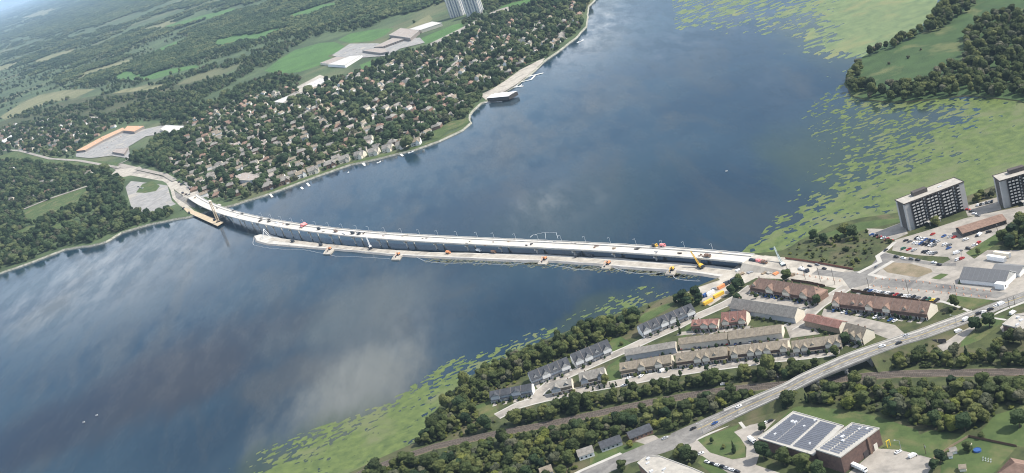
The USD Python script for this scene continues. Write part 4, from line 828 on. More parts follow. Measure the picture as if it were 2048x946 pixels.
t, _ = flat('brick_hall', r1, 8.0, 'low brown brick hall with rows of solar panels on its pale roof', 'hall', 'brick_umber', 'roof_hall', 'concrete', pipes=6)
solar(t, [(1584, 828), (1679, 853), (1627, 905), (1522, 876)], GZ + 8.1, 17, ((0.03, .28), (.29, .56), (.61, .95)))
t, _ = flat('brick_hall', r2, 11.2, 'taller brown brick hall with solar panels, loading yard in front', 'hall', 'brick_umber', 'roof_hall', 'concrete', pipes=5)
solar(t, [(1704, 849), (1752, 859), (1680, 910), (1636, 897)], GZ + 11.3, 14, ((0.05, .45), (.5, .93)))
A, B = at(1681, 915, GZ + 11.2), at(1759, 857, GZ + 11.2); u = (B - A)[:2] / np.linalg.norm((B - A)[:2]); nn = np.array([u[1], -u[0]]); L = np.linalg.norm((B - A)[:2])
part(t, 'pilaster', MB().box((*(A[:2] + u * L * .68), GZ), (1.6, 1.6, 11.1), u), 'brick_brown'); part(t, 'loading_door', MB().box((*(A[:2] + u * L * .57 - nn * .1), GZ), (4, .5, 4), u), 'door_dark'); part(t, 'loading_door', MB().box((*(A[:2] + u * L * .82 - nn * .1), GZ), (3, .5, 4), u), 'garage_door')
flat('flat_roof_building', [(1275, 926), (1292, 914), (1318, 912), (1386, 937), (1420, 952), (1310, 960)], 9.0, 'pale flat-roofed building cut by the bottom edge, tree-shaded street beside it', 'building', 'brick_brown', 'roof_gravel', 'concrete', pipes=6)
flat('flat_roof_building', [(2005, 649), (2030, 629), (2130, 640), (2110, 675)], 5.5, 'grey flat-roofed building at the right edge with a dark brick front', 'building', 'brick_umber', 'roof_gravel', 'concrete', pipes=5)
# ------------------------------------------------------------------ long barn, brick lodge, detached houses
def gabled(name, label, cat, bl_, br_, depth, he, hr, wall, roof, ends=None, group=None, windows=True, white_far=False, hip=0.0):
    A, B = at(*bl_, GZ), at(*br_, GZ); u = (B - A)[:2]; L = np.linalg.norm(u); u /= L; w = np.array([-u[1], u[0]]); w = w if w[1] > 0 else -w; D = depth
    def P(a, b, z): q = A[:2] + u * a + w * b; return (q[0], q[1], GZ + z)
    t = thing(name, label, cat, (*(A[:2] + u * L / 2 + w * D / 2), GZ), group); BUILT.append(Polygon([P(0, 0, 0)[:2], P(L, 0, 0)[:2], P(L, D, 0)[:2], P(0, D, 0)[:2]]).buffer(1.5))
    m = MB().prism([P(0, 0, 0)[:2], P(L, 0, 0)[:2], P(L, D, 0)[:2], P(0, D, 0)[:2]], GZ - .3, GZ + he); part(t, 'wall', m, wall)
    if not hip:
        for a in (.02, L - .02): part(t, 'gable', MB().add([P(a, 0, he), P(a, D, he), P(a, D / 2, hr)], [(0, 1, 2), (2, 1, 0)]), ends or wall)
    zo = he - .4 * (hr - he) / (D / 2); k = .18
    for s_, (b0, b1) in enumerate(((-.4, D / 2), (D + .4, D / 2))):
        q = [P(-.4, b0, zo + k), P(L + .4, b0, zo + k), P(L + .4 - hip, b1, hr + k), P(-.4 + hip, b1, hr + k)]; q2 = [(x, y, z - .2) for x, y, z in q]
        r = MB().add(q + q2, [(0, 1, 2, 3), (7, 6, 5, 4), (1, 0, 4, 5), (0, 3, 7, 4), (2, 1, 5, 6)]); part(t, 'roof_slope', r, roof if not (white_far and s_) else 'white_paint')
    if hip:
        for a0, a1 in ((-.4, hip - .4), (L + .4, L + .4 - hip)): part(t, 'roof_hip', MB().add([P(a0, -.4, zo + k), P(a0, D + .4, zo + k), P(a1, D / 2, hr + k)], [(0, 1, 2), (2, 1, 0)]), roof)
    if windows:
        for a in np.arange(1.8, L - 1, 3.2): part(t, 'window', MB().quad(P(a - .6, -.03, 1.0), P(a + .6, -.03, 1.0), P(a + .6, -.03, 2.2), P(a - .6, -.03, 2.2)), 'window_glass')
    return t, P, L, D
mk('roof_steel', (0.175, 0.175, 0.175), var=0.06, scale=0.4, rough=0.6)
t, P, L, D = gabled('storage_barn', 'long grey steel storage barn with a white far roof slope and white end', 'barn', (1921, 566), (2011, 575), 17, 3.6, 9.2, 'siding_white', 'roof_steel', white_far=True, windows=False)
part(t, 'porch', MB().prism([P(L - 6, -3.5, 0)[:2], P(L + 1.2, -3.5, 0)[:2], P(L + 1.2, 2, 0)[:2], P(L - 6, 2, 0)[:2]], GZ, GZ + 4.2), 'siding_white')
part(t, 'porch_window', MB().quad(P(L + 1.23, -2.4, 1.6), P(L + 1.23, -1.0, 1.6), P(L + 1.23, -1.0, 3), P(L + 1.23, -2.4, 3)), 'window_glass')
for k in range(9): part(t, 'roof_seam', MB().add([P(L * (k + .5) / 9 - .06, -.3, 3.75), P(L * (k + .5) / 9 + .06, -.3, 3.75), P(L * (k + .5) / 9 + .06, D / 2, 9.45), P(L * (k + .5) / 9 - .06, D / 2, 9.45)], [(0, 1, 2, 3)]), 'steel_grey')
gabled('storage_shed', 'dark-roofed long shed directly behind the grey barn', 'shed', (1985, 549), (2040, 554), 12, 3.2, 5.5, 'siding_white', 'roof_steel', windows=False)
gabled('lodge', 'long single-storey brown-roofed building in front of the apartment blocks', 'building', (1927, 475), (2014, 448), 14, 3.6, 6.2, 'block_dark', 'shingle_brown', ends='block_dark')
gabled('bungalow', 'dark-roofed bungalow beside its white driveway, upper of two by the road', 'house', (1263, 885), (1307, 867), 10, 3.0, 5.6, 'brick_brown', 'shingle_slate')
gabled('bungalow', 'dark-roofed bungalow lower left of two by the road', 'house', (1205, 905), (1246, 890), 10, 3.0, 5.4, 'siding_grey', 'shingle_slate')
gabled('house', 'grey house half hidden by trees at the bottom edge', 'house', (1160, 922), (1190, 912), 9, 3.4, 6.2, 'siding_white', 'shingle_grey')
gabled('house', 'tan-roofed house at the bottom edge left of the road', 'house', (1085, 958), (1108, 950), 9, 3.2, 6, 'siding_white', 'shingle_tan')
gabled('house', 'brown hip-roofed house in the bottom right corner', 'house', (1992, 962), (2092, 985), 18, 3.4, 8, 'siding_cream', 'shingle_brown', hip=8)
for i, (a, b, d, lb, w) in enumerate([((1903, 910), (1915, 907), 4, 'white garden shed with grey roof at the lawn corner', 'siding_white'), ((1898, 918), (1906, 917), 3, 'smaller white shed below the grey-roofed garden shed', 'siding_white'), ((1920, 944), (1933, 943), 4, 'tan-roofed garden shed at the bottom edge', 'siding_cream')]):
    gabled('garden_shed', lb, 'shed', a, b, d, 2.2, 3.4, w, 'shingle_grey' if i < 2 else 'shingle_tan', windows=False)
def fence(pts, h, mat, label, z=GZ, bay=2.6):
    l = line(pts, z); c = l.interpolate(.5, True); t = thing('fence', label, 'fence', (c.x, c.y, z)); n = max(1, int(l.length / bay))
    for k in range(n):
        a, b = np.array(l.interpolate(k / n, True).coords[0]), np.array(l.interpolate((k + 1) / n, True).coords[0]); part(t, 'panel', MB().box((*((a + b) / 2), z + .05), (np.linalg.norm(b - a) - .15, .06, h), b - a), mat); part(t, 'post', MB().box((*a, z), (.13, .13, h + .15)), mat)
    return t
mk('fence_red', (0.22, 0.10, 0.07), var=0.2, scale=0.6); mk('fence_brown', (0.12, 0.075, 0.05), var=0.25, scale=0.6)
fence([(1571, 518), (1610, 523), (1648, 529.5), (1707, 540)], 1.8, 'fence_red', 'red-brown hoarding between the site road and the marsh scrub')
fence([(1583, 562), (1620, 567), (1651, 574)], 2.0, 'fence_brown', 'brown wooden fence behind the terrace nearest the bridge site')
fence([(1703, 583), (1790, 597), (1872, 609)], 2.4, 'fence_brown', 'dark wooden fence between the longest terrace and the car park')
fence([(1868, 919), (1905, 893), (1938, 874)], 1.5, 'timber', 'wooden garden fence beside the mown field')
fence([(1938, 874), (1985, 884), (2034, 894)], 1.5, 'fence_brown', 'wooden garden fence along the back of the gardens')
t = thing('screen_panel', 'two dark free-standing panels on the grass below the overpass', 'screen', at(1876, 688, GZ))
for a, b in (((1859, 688), (1875, 687)), ((1877, 687), (1893, 686))):
    p, q = at(*a, GZ), at(*b, GZ); part(t, 'panel', MB().box((*((p + q)[:2] / 2), GZ + .3), (np.linalg.norm(q - p), .3, 3.0), (q - p)[:2]), 'block_dark'); part(t, 'post', MB().box((*p[:2], GZ), (.25, .25, 3.2)), 'steel_grey')
# ------------------------------------------------------------------ vehicles and machines
CARCOL = {'white': (0.80, 0.80, 0.79), 'silver': (0.45, 0.46, 0.47), 'grey': (0.16, 0.165, 0.17), 'black': (0.018, 0.018, 0.02), 'red': (0.42, 0.03, 0.025), 'blue': (0.04, 0.10, 0.28), 'yellow': (0.72, 0.52, 0.05), 'green': (0.03, 0.12, 0.07), 'orange': (0.75, 0.28, 0.05), 'brown': (0.20, 0.12, 0.08)}
for k, c in CARCOL.items(): mk('paint_' + k, c, var=0.03, scale=2.0, rough=0.25, spec=0.6)
mk('tyre', (0.018, 0.018, 0.018), var=0.1, scale=4.0); mk('machine_yellow', (0.75, 0.46, 0.06), var=0.1, scale=1.0, rough=0.5); mk('machine_orange', (0.72, 0.30, 0.13), var=0.12, scale=1.0, rough=0.5)
mk('tarp_pink', (0.80, 0.28, 0.27), var=0.1, scale=0.8, rough=0.7); mk('machine_teal', (0.50, 0.56, 0.53), var=0.1, scale=1.0); mk('machine_dark', (0.05, 0.06, 0.075), var=0.15, scale=1.0)
def loft(secs):
    """Closed body from cross-section rectangles (x, half width, z0, z1)."""
    v, f = [], []
    for x, hw, z0, z1 in secs: v += [(x, -hw, z0), (x, hw, z0), (x, hw, z1), (x, -hw, z1)]
    for i in range(len(secs) - 1):
        a, b = 4 * i, 4 * i + 4
        for k in range(4): f.append((a + k, a + (k + 1) % 4, b + (k + 1) % 4, b + k))
    f.append((3, 2, 1, 0)); e = 4 * (len(secs) - 1); f.append((e, e + 1, e + 2, e + 3))
    return MB().add(v, [q[::-1] for q in f])
def wheels(c, xs, hw, r, w=.24):
    for x in xs:
        for s in (-1, 1):
            part(c, 'wheel', MB().tube([(x, s * (hw - w), r), (x, s * (hw + .01), r)], r, 10), 'tyre')
CARS = {}
def car(col, kind):
    k = (col, kind)
    if k in CARS: return CARS[k]
    c = kind_class(f'{col}_{kind}'); m = 'paint_' + col
    if kind == 'car':
        part(c, 'body', loft([(-2.25, .78, .45, .95), (-2.1, .88, .28, 1.02), (-1.3, .9, .25, 1.02), (1.0, .9, .25, .98), (1.9, .87, .27, .86), (2.25, .72, .4, .7)]), m)
        part(c, 'cabin', loft([(-1.75, .74, 1.0, 1.03), (-1.05, .68, 1.0, 1.42), (.25, .68, .97, 1.44), (1.05, .76, .95, 1.0)]), 'window_glass'); part(c, 'roof', MB().box((-.42, 0, 1.42), (1.35, 1.26, .05)), m); wheels(c, (-1.4, 1.4), .87, .33)
    elif kind == 'van':
        part(c, 'body', loft([(-2.6, .92, .45, 2.05), (-2.55, .97, .3, 2.15), (1.2, .97, .3, 2.15), (1.75, .95, .3, 1.5), (2.5, .9, .3, 1.05), (2.62, .8, .4, .8)]), m)
        part(c, 'windscreen', MB().add([(1.25, -.86, 2.08), (1.25, .86, 2.08), (1.78, .88, 1.52), (1.78, -.88, 1.52)], [(0, 1, 2, 3), (3, 2, 1, 0)]), 'window_glass'); wheels(c, (-1.7, 1.6), .95, .36)
    else:
        part(c, 'body', loft([(-2.3, .85, .5, 1.2), (-2.2, .93, .35, 1.22), (1.1, .93, .35, 1.15), (2.1, .9, .35, 1.02), (2.32, .8, .45, .85)]), m)
        part(c, 'cabin', loft([(-2.12, .8, 1.2, 1.25), (-1.85, .74, 1.2, 1.68), (.35, .74, 1.15, 1.70), (1.15, .82, 1.12, 1.16)]), 'window_glass'); part(c, 'roof', MB().box((-.75, 0, 1.68), (2.25, 1.4, .06)), m); wheels(c, (-1.45, 1.45), .92, .38)
    CARS[k] = c; return c
KN = {'car': 'car', 'van': 'van', 'suv': 'car'}
DESC = {'car': 'saloon car', 'van': 'van', 'suv': 'tall estate car'}
def put_car(px, dirpx, col, kind, label, z=GZ + .06, group=None):
    p = at(*px, z); q = at(*dirpx, z); a = math.atan2(q[1] - p[1], q[0] - p[0])
    copy_of(car(col, kind), 'parked_' + KN[kind] if 'park' in label else KN[kind], p, a, label, KN[kind], group)
ORD = ['first', 'second', 'third', 'fourth', 'fifth', 'sixth', 'seventh', 'eighth', 'ninth', 'tenth', 'eleventh', 'twelfth', 'thirteenth', 'fourteenth', 'fifteenth', 'sixteenth']
def lot_row(p0, p1, n, ang, where, seed, cols=None, z=GZ + .06, miss=0.0):
    """Cars side by side from p0 to p1 (pixels); ang = angle of the cars against the row."""
    r = np.random.default_rng(seed); A, B = at(*p0, z), at(*p1, z); d = math.atan2(*(B - A)[1::-1]) + math.radians(ang)
    pal = ['white', 'silver', 'grey', 'black', 'black', 'grey', 'white', 'red', 'blue', 'silver']
    for k in range(n):
        if r.random() < miss: continue
        col = cols[k % len(cols)] if cols else pal[r.integers(len(pal))]; kd = ('car', 'car', 'suv')[r.integers(3)]
        p = A + (B - A) * (k / max(1, n - 1)); g = f'{col} {DESC[kd]}s {where}'
        copy_of(car(col, kd), 'parked_car', p, d + (math.pi if r.random() < .4 else 0) + r.normal() * .03, f'{col} {"car" if kd == "car" else "tall car"} {where}, {ORD[k]} from left', 'car', g)
W_ = 'in the far row of the apartment car park'
lot_row((1834, 477), (1876, 484), 10, 75, W_, 1, ['black', 'white', 'silver', 'white', 'blue', 'grey', 'black', 'blue', 'black', 'silver'])
lot_row((1812, 482), (1820, 484), 2, 75, 'left of the crowded rows of the apartment car park', 2, ['black', 'grey'])
lot_row((1830, 486), (1868, 492), 7, 75, 'in the near row of the crowded apartment car park', 3, ['white', 'white', 'blue', 'black', 'black', 'white', 'grey'])
lot_row((1807, 498), (1829, 501), 3, 75, 'beside the grass strip of the apartment car park', 4, ['green', 'red', 'silver'])
lot_row((1848, 504), (1870, 508), 5, 75, 'along the lower edge of the apartment car park', 5, ['black', 'black', 'white', 'silver', 'grey'])
lot_row((1888, 473), (1900, 474), 2, 75, 'in the open lot facing the lodge', 6, ['blue', 'silver'])
lot_row((1890, 490), (1899, 491), 2, 75, 'right of the crowded rows in the open lot', 7, ['white', 'grey'])
lot_row((1744, 470), (1782, 482), 6, 60, 'on the left side lot behind the dark apartment block', 8, ['blue', 'black', 'red', 'white', 'red', 'red'])
lot_row((1956, 411), (1984, 404), 6, 70, 'between the two apartment blocks', 9, ['white', 'black', 'silver', 'black', 'grey', 'black'])
lot_row((1936, 420), (1956, 432), 4, 30, 'beside the end wall of the left apartment block', 10, ['red', 'black', 'white', 'grey'])
lot_row((1733, 581), (1836, 597), 13, 75, 'behind the long brown terrace', 11, ['black', 'blue', 'silver', 'white', 'grey', 'white', 'black', 'red', 'black', 'white', 'silver', 'black', 'grey'])
lot_row((1849, 599), (1874, 602), 4, 75, 'at the right end of the terrace car park', 12, ['black', 'green', 'yellow', 'black'])
lot_row((1670, 622), (1800, 644), 15, 75, 'in the shade before the longest brown terrace', 13, miss=.35)
lot_row((1508, 588), (1630, 609), 14, 75, 'in the shade before the terrace by the site', 14, miss=.5)
lot_row((1365, 697), (1455, 688), 11, 80, 'behind the plain tan-roofed terraces', 15, miss=.5)
lot_row((1472, 688), (1560, 677), 10, 80, 'in the lane below the second plain tan roof', 16, miss=.45)
lot_row((1415, 925), (1475, 944), 7, 0, 'at the kerb of the curved drive', 17, ['white', 'black', 'white', 'black', 'silver', 'white', 'black'])
for px, d, col, kd, lb in [
 ((1866, 469), (1872, 466), 'red', 'car', 'red saloon car parked alone before the apartment entrance'), ((1909, 475), (1915, 472), 'red', 'car', 'dark red saloon car parked left of the lodge'), ((1898, 497), (1905, 494), 'blue', 'car', 'blue saloon car parked alone right of the near row'),
 ((1932, 480), (1938, 478), 'white', 'suv', 'white tall car parked at the left end of the lodge'), ((1960, 470), (1965, 466), 'white', 'van', 'white van parked in front of the lodge'), ((1955, 472), (1960, 468), 'black', 'car', 'black car parked beside the white van at the lodge'), ((1978, 465), (1984, 463), 'black', 'suv', 'black tall car parked near the lodge under the trees'),
 ((1958, 486), (1962, 483), 'red', 'suv', 'bright red tall car parked near the grass bank'), ((1950, 491), (1956, 490), 'white', 'car', 'white saloon car parked beside the bright red one'), ((1937, 498), (1943, 499), 'black', 'suv', 'black tall car parked at the lot exit'),
 ((1914, 507), (1920, 505), 'white', 'van', 'white van parked by the trees near the lot exit'), ((1920, 503), (1926, 501), 'grey', 'car', 'grey car parked beside the van at the lot exit'), ((1916, 520), (1922, 517), 'white', 'suv', 'white tall car parked on the bare ground'), ((1924, 518), (1930, 515), 'red', 'suv', 'red tall car parked on the bare ground beside the white one'),
 ((1772, 501), (1776, 498), 'black', 'car', 'black car driving out past the pale kerb'), ((1793, 515), (1799, 516), 'black', 'suv', 'black tall car parked first on the curved road'), ((1807, 517), (1813, 518), 'white', 'car', 'white saloon car parked second on the curved road'), ((1824, 519), (1830, 520), 'grey', 'suv', 'grey tall car parked third on the curved road'), ((1836, 521), (1842, 522), 'black', 'car', 'black saloon car parked last on the curved road'),
 ((1868, 526), (1874, 527), 'white', 'car', 'white car on the curved road towards the barn'), ((1879, 530), (1885, 531), 'black', 'car', 'black car on the curved road towards the barn'), ((1753, 534), (1757, 530), 'grey', 'car', 'grey car turning at the junction'),
 ((1620, 534), (1627, 535), 'black', 'suv', 'black pickup-like tall car on the site road by the hoarding'), ((1635, 531), (1641, 532), 'grey', 'suv', 'grey tall car at the hoarding on the site road'), ((1649, 538), (1655, 539), 'black', 'car', 'black car on the site road before the junction'),
 ((1765, 694), (1780, 689), 'white', 'suv', 'white tall car driving on the overpass'), ((1798, 687), (1812, 681), 'black', 'car', 'black saloon car driving on the overpass'), ((1933, 640), (1946, 634), 'white', 'van', 'white van driving on the upper overpass ramp'), ((1958, 628), (1970, 623), 'black', 'suv', 'black tall car following the white van on the ramp'), ((1967, 625), (1978, 620), 'white', 'car', 'white saloon car queueing high on the ramp'), ((1981, 620), (1990, 616), 'black', 'suv', 'dark tall car queueing high on the ramp'), ((1994, 612), (2003, 608), 'white', 'car', 'white saloon car near the junction at the right'), ((2003, 609), (2012, 605), 'white', 'van', 'white van last in the queue at the right'),
 ((1813, 672), (1826, 667), 'silver', 'car', 'silver car driving on the far side of the overpass'),
 ((1387, 858), (1399, 852), 'black', 'car', 'black car driving at the foot of the overpass'), ((1430, 847), (1442, 841), 'blue', 'car', 'blue car driving down the overpass road'), ((1478, 814), (1491, 808), 'white', 'car', 'white car driving up the overpass road'), ((1402, 908), (1410, 905), 'white', 'car', 'white car on the curved drive by the lawn'),
 ((1331, 877), (1338, 874), 'silver', 'car', 'silver car at the bungalow driveway'), ((1533, 846), (1540, 843), 'white', 'car', 'white car parked beside the solar-roofed hall'), ((1541, 843), (1547, 840), 'black', 'car', 'black car parked beside the solar-roofed hall'), ((1797, 905), (1803, 902), 'white', 'car', 'white car parked at the loading yard edge'), ((1826, 913), (1834, 909), 'white', 'van', 'white van parked at the loading yard edge'),
 ((1447, 769), (1452, 768), 'white', 'car', 'white car on the lower terrace street'), ((1283, 753), (1290, 748), 'white', 'suv', 'white tall car on a drive of the left tan terrace'), ((1257, 757), (1264, 753), 'white', 'car', 'white saloon car on a drive of the left tan terrace'), ((1326, 742), (1332, 738), 'white', 'van', 'white van on a drive of the left tan terrace'),
 ((1248, 772), (1254, 771), 'white', 'car', 'white car parked on the verge of the lower street'), ((1917, 664), (1922, 662), 'white', 'van', 'white van outside the flat-roofed building at the right edge'), ((2026, 627), (2032, 623), 'white', 'van', 'white van on the roof-side lot at the right edge')]:
    z = GZ + .07
    if 'overpass' in lb or 'ramp' in lb:
        b = at(*px, 6)[:2]; i = np.argmin(np.linalg.norm((mixp(.5))[:, :2] - b, axis=1)); z = mixp(.5)[i][2] + .05
    put_car(px, d, col, kd, lb, z)
def machine(name, cat, loc, ang, label, builder, group=None):
    t = thing(name, label, cat, loc, group); c, s = math.cos(ang), math.sin(ang); R = np.array([[c, -s, 0], [s, c, 0], [0, 0, 1]]); o = np.array(loc)
    def P(nm, mb, mat): v, f = mb.arr(); part(t, nm, (v @ R.T + o, f), mat)
    builder(P); return t
def excavator(col):
    def b(P):
        for s in (-1, 1): P('track', MB().box((0, s * 1.3, 0), (4.2, .7, .95)), 'machine_dark')
        P('body', MB().box((-.5, 0, 1.1), (3.6, 2.7, 1.5)), col); P('cab', loft([(-.1, .6, 2.0, 3.1), (.9, .6, 1.2, 3.1), (1.5, .55, 1.2, 2.2)]), 'window_glass'); P('counterweight', MB().box((-2.3, 0, 1.2), (.9, 2.6, 1.2)), 'machine_dark')
        P('boom', MB().tube([(1.0, .7, 1.8), (3.6, .7, 5.0), (6.2, .7, 4.4)], [.38, .36, .28], 4), col); P('stick', MB().tube([(6.2, .7, 4.5), (7.4, .7, 1.7)], [.26, .2], 4), col); P('bucket', MB().box((7.2, .7, .6), (1.1, 1.2, 1.1)), 'machine_dark')
    return b
def crane(col, blen, el, dark='machine_dark'):
    def b(P):
        for s in (-1, 1): P('track', MB().box((0, s * 2.0, 0), (6.6, 1.0, 1.2)), dark)
        P('body', MB().box((-1.0, 0, 1.3), (6.0, 3.2, 2.2)), col); P('cab', MB().box((1.6, 1.2, 1.4), (1.7, 1.2, 2.1)), 'window_glass'); P('counterweight', MB().box((-4.4, 0, 1.4), (1.4, 3.2, 2.0)), dark)
        c, s = math.cos(el), math.sin(el); E = np.array([2 + blen * c, 0, 2.2 + blen * s])
        for y in (-.7, .7):
            for z in (-.5, .5): P('boom_chord', MB().tube([(2, y, 2.2 + z), E + (0, y * .4, z * .4)], .24, 4), col)
        m = MB()
        for k in range(12):
            f0, f1 = k / 12, (k + 1) / 12; A = np.array([2 + blen * c * f0, -.6, 2.2 + blen * s * f0]); B = np.array([2 + blen * c * f1, .6, 2.2 + blen * s * f1]); m.tube([A, B], .16, 3); m.tube([A * (1, -1, 1), B * (1, -1, 1)], .16, 3)
        P('boom_lacing', m, col); P('pendant', MB().tube([(-4, 0, 3.5), (-3, 0, 6.5), E], .07, 4), dark); P('hoist_rope', MB().tube([E, E * (1, 1, 0) + (0, 0, 3)], .05, 3), dark); P('hook', MB().box((E[0], 0, 2.2), (.6, .5, .9)), dark)
    return b
def truck(col, box, L=8.0):
    def b(P):
        P('cab', loft([(L / 2 - 1.9, 1.2, .9, 2.9), (L / 2 - .5, 1.2, .7, 2.9), (L / 2, 1.15, .7, 2.0)]), col); P('load_box', MB().box((-1.2, 0, 1.1), (L - 3, 2.4, 2.0)), box); P('chassis', MB().box((-.3, 0, .7), (L - .8, 1.0, .4)), 'machine_dark'); P('windscreen', MB().box((L / 2 - .28, 0, 1.95), (.5, 2.1, .8)), 'window_glass')
        for x in (-L / 2 + 1.3, -L / 2 + 2.5, L / 2 - 1.2):
            for s in (-1, 1): P('wheel', MB().tube([(x, s * .85, .5), (x, s * 1.2, .5)], .5, 10), 'tyre')
    return b
def head(px, dp, z): a, b = at(*px, z), at(*dp, z); return math.atan2(b[1] - a[1], b[0] - a[0])
EX = [((660, 499), (652, 506), 'machine_orange', 'orange excavator reaching over the causeway edge nearest its far tip'), ((797, 510), (789, 517), 'machine_orange', 'orange excavator reaching over the causeway, second from the far tip'), ((1090, 519), (1082, 526), 'machine_orange', 'orange excavator on a rubble spur of the causeway, third from the far tip'), ((1217, 528), (1208, 535), 'machine_orange', 'orange excavator on a rubble spur of the causeway, second from the shore'), ((1345, 540), (1338, 549), 'machine_yellow', 'yellow excavator on the rubble spur nearest the shore')]
for px, d, c, lb in EX:
    machine('excavator', 'excavator', at(*px, 1.55), head(px, d, 1.5), lb, excavator(c))
    g = Polygon([at(px[0] + a, px[1] + b, 1.4)[:2] for a, b in ((-3, -3), (6, 0), (0, 8), (-12, 8), (-9, 3))]).buffer(1.5); s_ = MB().prism(g.simplify(.5), -1, 1.45); setting('rubble_spur', s_, 'gravel')
t = machine('gantry_frame', 'frame', at(533, 474, 1.5), head((533, 474), (545, 470), 1.5), 'white A-shaped steel frame at the far tip of the causeway', lambda P: [P('leg', MB().tube([(x, y, 0), (0, y, 11)], .4, 5), 'white_paint') for x in (-5, 5) for y in (-3, 3)] + [P('beam', MB().tube([(0, -4, 11), (0, 4, 11)], .4, 5), 'white_paint')])
machine('crawler_crane', 'crane', at(742, 497, 1.5), head((742, 497), (738, 490), 1.5), 'pale crane with a short raised boom beside the bridge', crane('white_paint', 14, 1.1))
machine('crawler_crane', 'crane', at(1402, 535, 1.5), head((1402, 535), (1388, 528), 1.5), 'yellow crawler crane on the causeway near the shore', crane('machine_yellow', 15, .80))
machine('crawler_crane', 'crane', at(1566, 533, GZ), head((1566, 533), (1552, 520), GZ), 'pale grey-green mobile crane at the near end of the bridge', crane('machine_teal', 16, .85))
for px, d, c, lb in [((642, 491), (650, 493), 'machine_dark', 'dark dump truck near the far tip of the causeway'), ((897, 507), (905, 508), 'machine_orange', 'orange-brown dump truck on the middle of the causeway'), ((988, 506), (996, 507), 'brown', 'brown dump truck parked at the back edge of the causeway'), ((586, 484), (592, 485), 'machine_dark', 'small dark truck at the far end of the causeway'), ((958, 503), (968, 504), 'white_paint', 'white tanker truck at the back edge of the causeway'), ((1182, 514), (1190, 515), 'machine_dark', 'dark truck at the back edge of the causeway'), ((1156, 513), (1161, 511), 'machine_dark', 'dark loader at the back edge of the causeway')]:
    m = 'paint_brown' if c == 'brown' else c; machine('dump_truck', 'truck', at(*px, 1.55), head(px, d, 1.5), lb, truck(m, m if c != 'white_paint' else 'white_paint', 7.5))
def on_deck(px): 
    b = at(*px, bz(px[0]))[:2]; i = int(np.argmin(np.linalg.norm(MID[:, :2] - b, axis=1))); return np.array([*b, MID[i][2] + .02]), math.atan2(_t[i][1], _t[i][0])
for px, m1, m2, lb in [((1416, 514), 'paint_brown', 'paint_brown', 'brown truck on the bridge deck near the yellow crane'), ((1326, 493), 'tarp_pink', 'tarp_pink', 'red truck on the deck by the back walkway'), ((1310, 493), 'machine_yellow', 'machine_dark', 'yellow flatbed on the deck by the back walkway'), ((706, 468), 'machine_dark', 'machine_dark', 'dark truck on the far part of the deck'), ((672, 464), 'paint_brown', 'paint_brown', 'brown truck on the far part of the deck'), ((718, 469), 'machine_dark', 'paint_grey', 'grey truck on the deck right of the dark one'), ((638, 459), 'machine_dark', 'machine_dark', 'small dark machine on the deck by the pink machine')]:
    p, a = on_deck(px); machine('truck', 'truck', p, a, lb, truck(m1, m2, 6.5))
p, a = on_deck((608, 452)); 
machine('paving_machine', 'machine', p, a, 'pink-tarped deck finishing machine on the far part of the bridge', lambda P: [P('frame', MB().box((0, 0, 1.2), (5, 9, 1.0)), 'tarp_pink'), P('cover', loft([(-3.5, 3, 2.2, 3.4), (-1, 3.6, 2.2, 4.6), (2, 3.2, 2.2, 3.8), (4, 2, 2.2, 2.8)]), 'tarp_pink')] + [P('leg', MB().box((x, y, 0), (.5, .5, 1.3)), 'machine_dark') for x in (-2, 2) for y in (-4, 4)])
r = np.random.default_rng(5)
for k, (px, lb) in enumerate([((467, 422), 'stack of dark steel sections on the far spans'), ((484, 428), 'second stack of dark steel sections on the far spans'), ((521, 436), 'long dark formwork panel by the back lookout'), ((521, 440), 'long dark formwork panel below the lookout one'), ((537, 439), 'grey formwork bundle on the far spans, upper'), ((537, 443), 'grey formwork bundle on the far spans, lower'), ((553, 445), 'pale pipe bundle on the far spans'), ((575, 449), 'crate stack on the deck left of the pink machine')]):
    p, a = on_deck(px); t = thing('steel_stack', lb, 'materials', p); c, s = math.cos(a), math.sin(a)
    for j in range(5): part(t, 'section', MB().box((p[0] - s * (j - 2) * .7, p[1] + c * (j - 2) * .7, p[2]), (r.uniform(5, 9), .5, r.uniform(.5, 1.0)), (c, s)), 'steel_dark' if k != 6 else 'galvanised')
for k in range(26):
    x = 392 + k * 42.0; yb = float(np.interp(x, [p[0] for p in bk], [p[1] for p in bk])); yf = float(np.interp(x, [p[0] for p in fr], [p[1] for p in fr])); w_ = r.choice([.22, .3, .62, .75, .8]); p, a = on_deck((x, yb * (1 - w_) + yf * w_)); c, s = math.cos(a), math.sin(a)
    nm = ('timber', 'dark steel', 'grey steel', 'dark timber', 'brown')[k % 5]; t = thing('material_pile', f'small pile of {nm} materials lying loose on the bridge deck', 'materials', p, f'piles of {nm} materials on the bridge deck')
    for j in range(r.integers(2, 5)): part(t, 'bundle', MB().box((p[0] + r.normal() * 2.2, p[1] + r.normal() * 2.2, p[2]), (r.uniform(1.2, 5), r.uniform(.4, 1.4), r.uniform(.3, 1.2)), (c + r.normal() * .2, s)), ('timber', 'steel_dark', 'steel_grey', 'timber_dark', 'paint_brown')[k % 5])
# frame rails standing over the back edge of the deck near mid-river
ts = thing('safety_scaffold', 'thin pale scaffold frame standing beyond the back edge of the deck', 'scaffold', at(1088, 478, 8)); q = [at(1060, 474.5, 8.5), at(1066, 470, 9), at(1090, 464.5, 12), at(1112, 465, 14), at(1116, 477, 8.8)]
for a, b in zip(q[:-1], q[1:]): part(ts, 'rail', MB().tube([a, b], .22, 4), 'galvanised')
part(ts, 'post', MB().tube([q[2], at(1091, 477, 8.8)], .2, 4), 'galvanised')
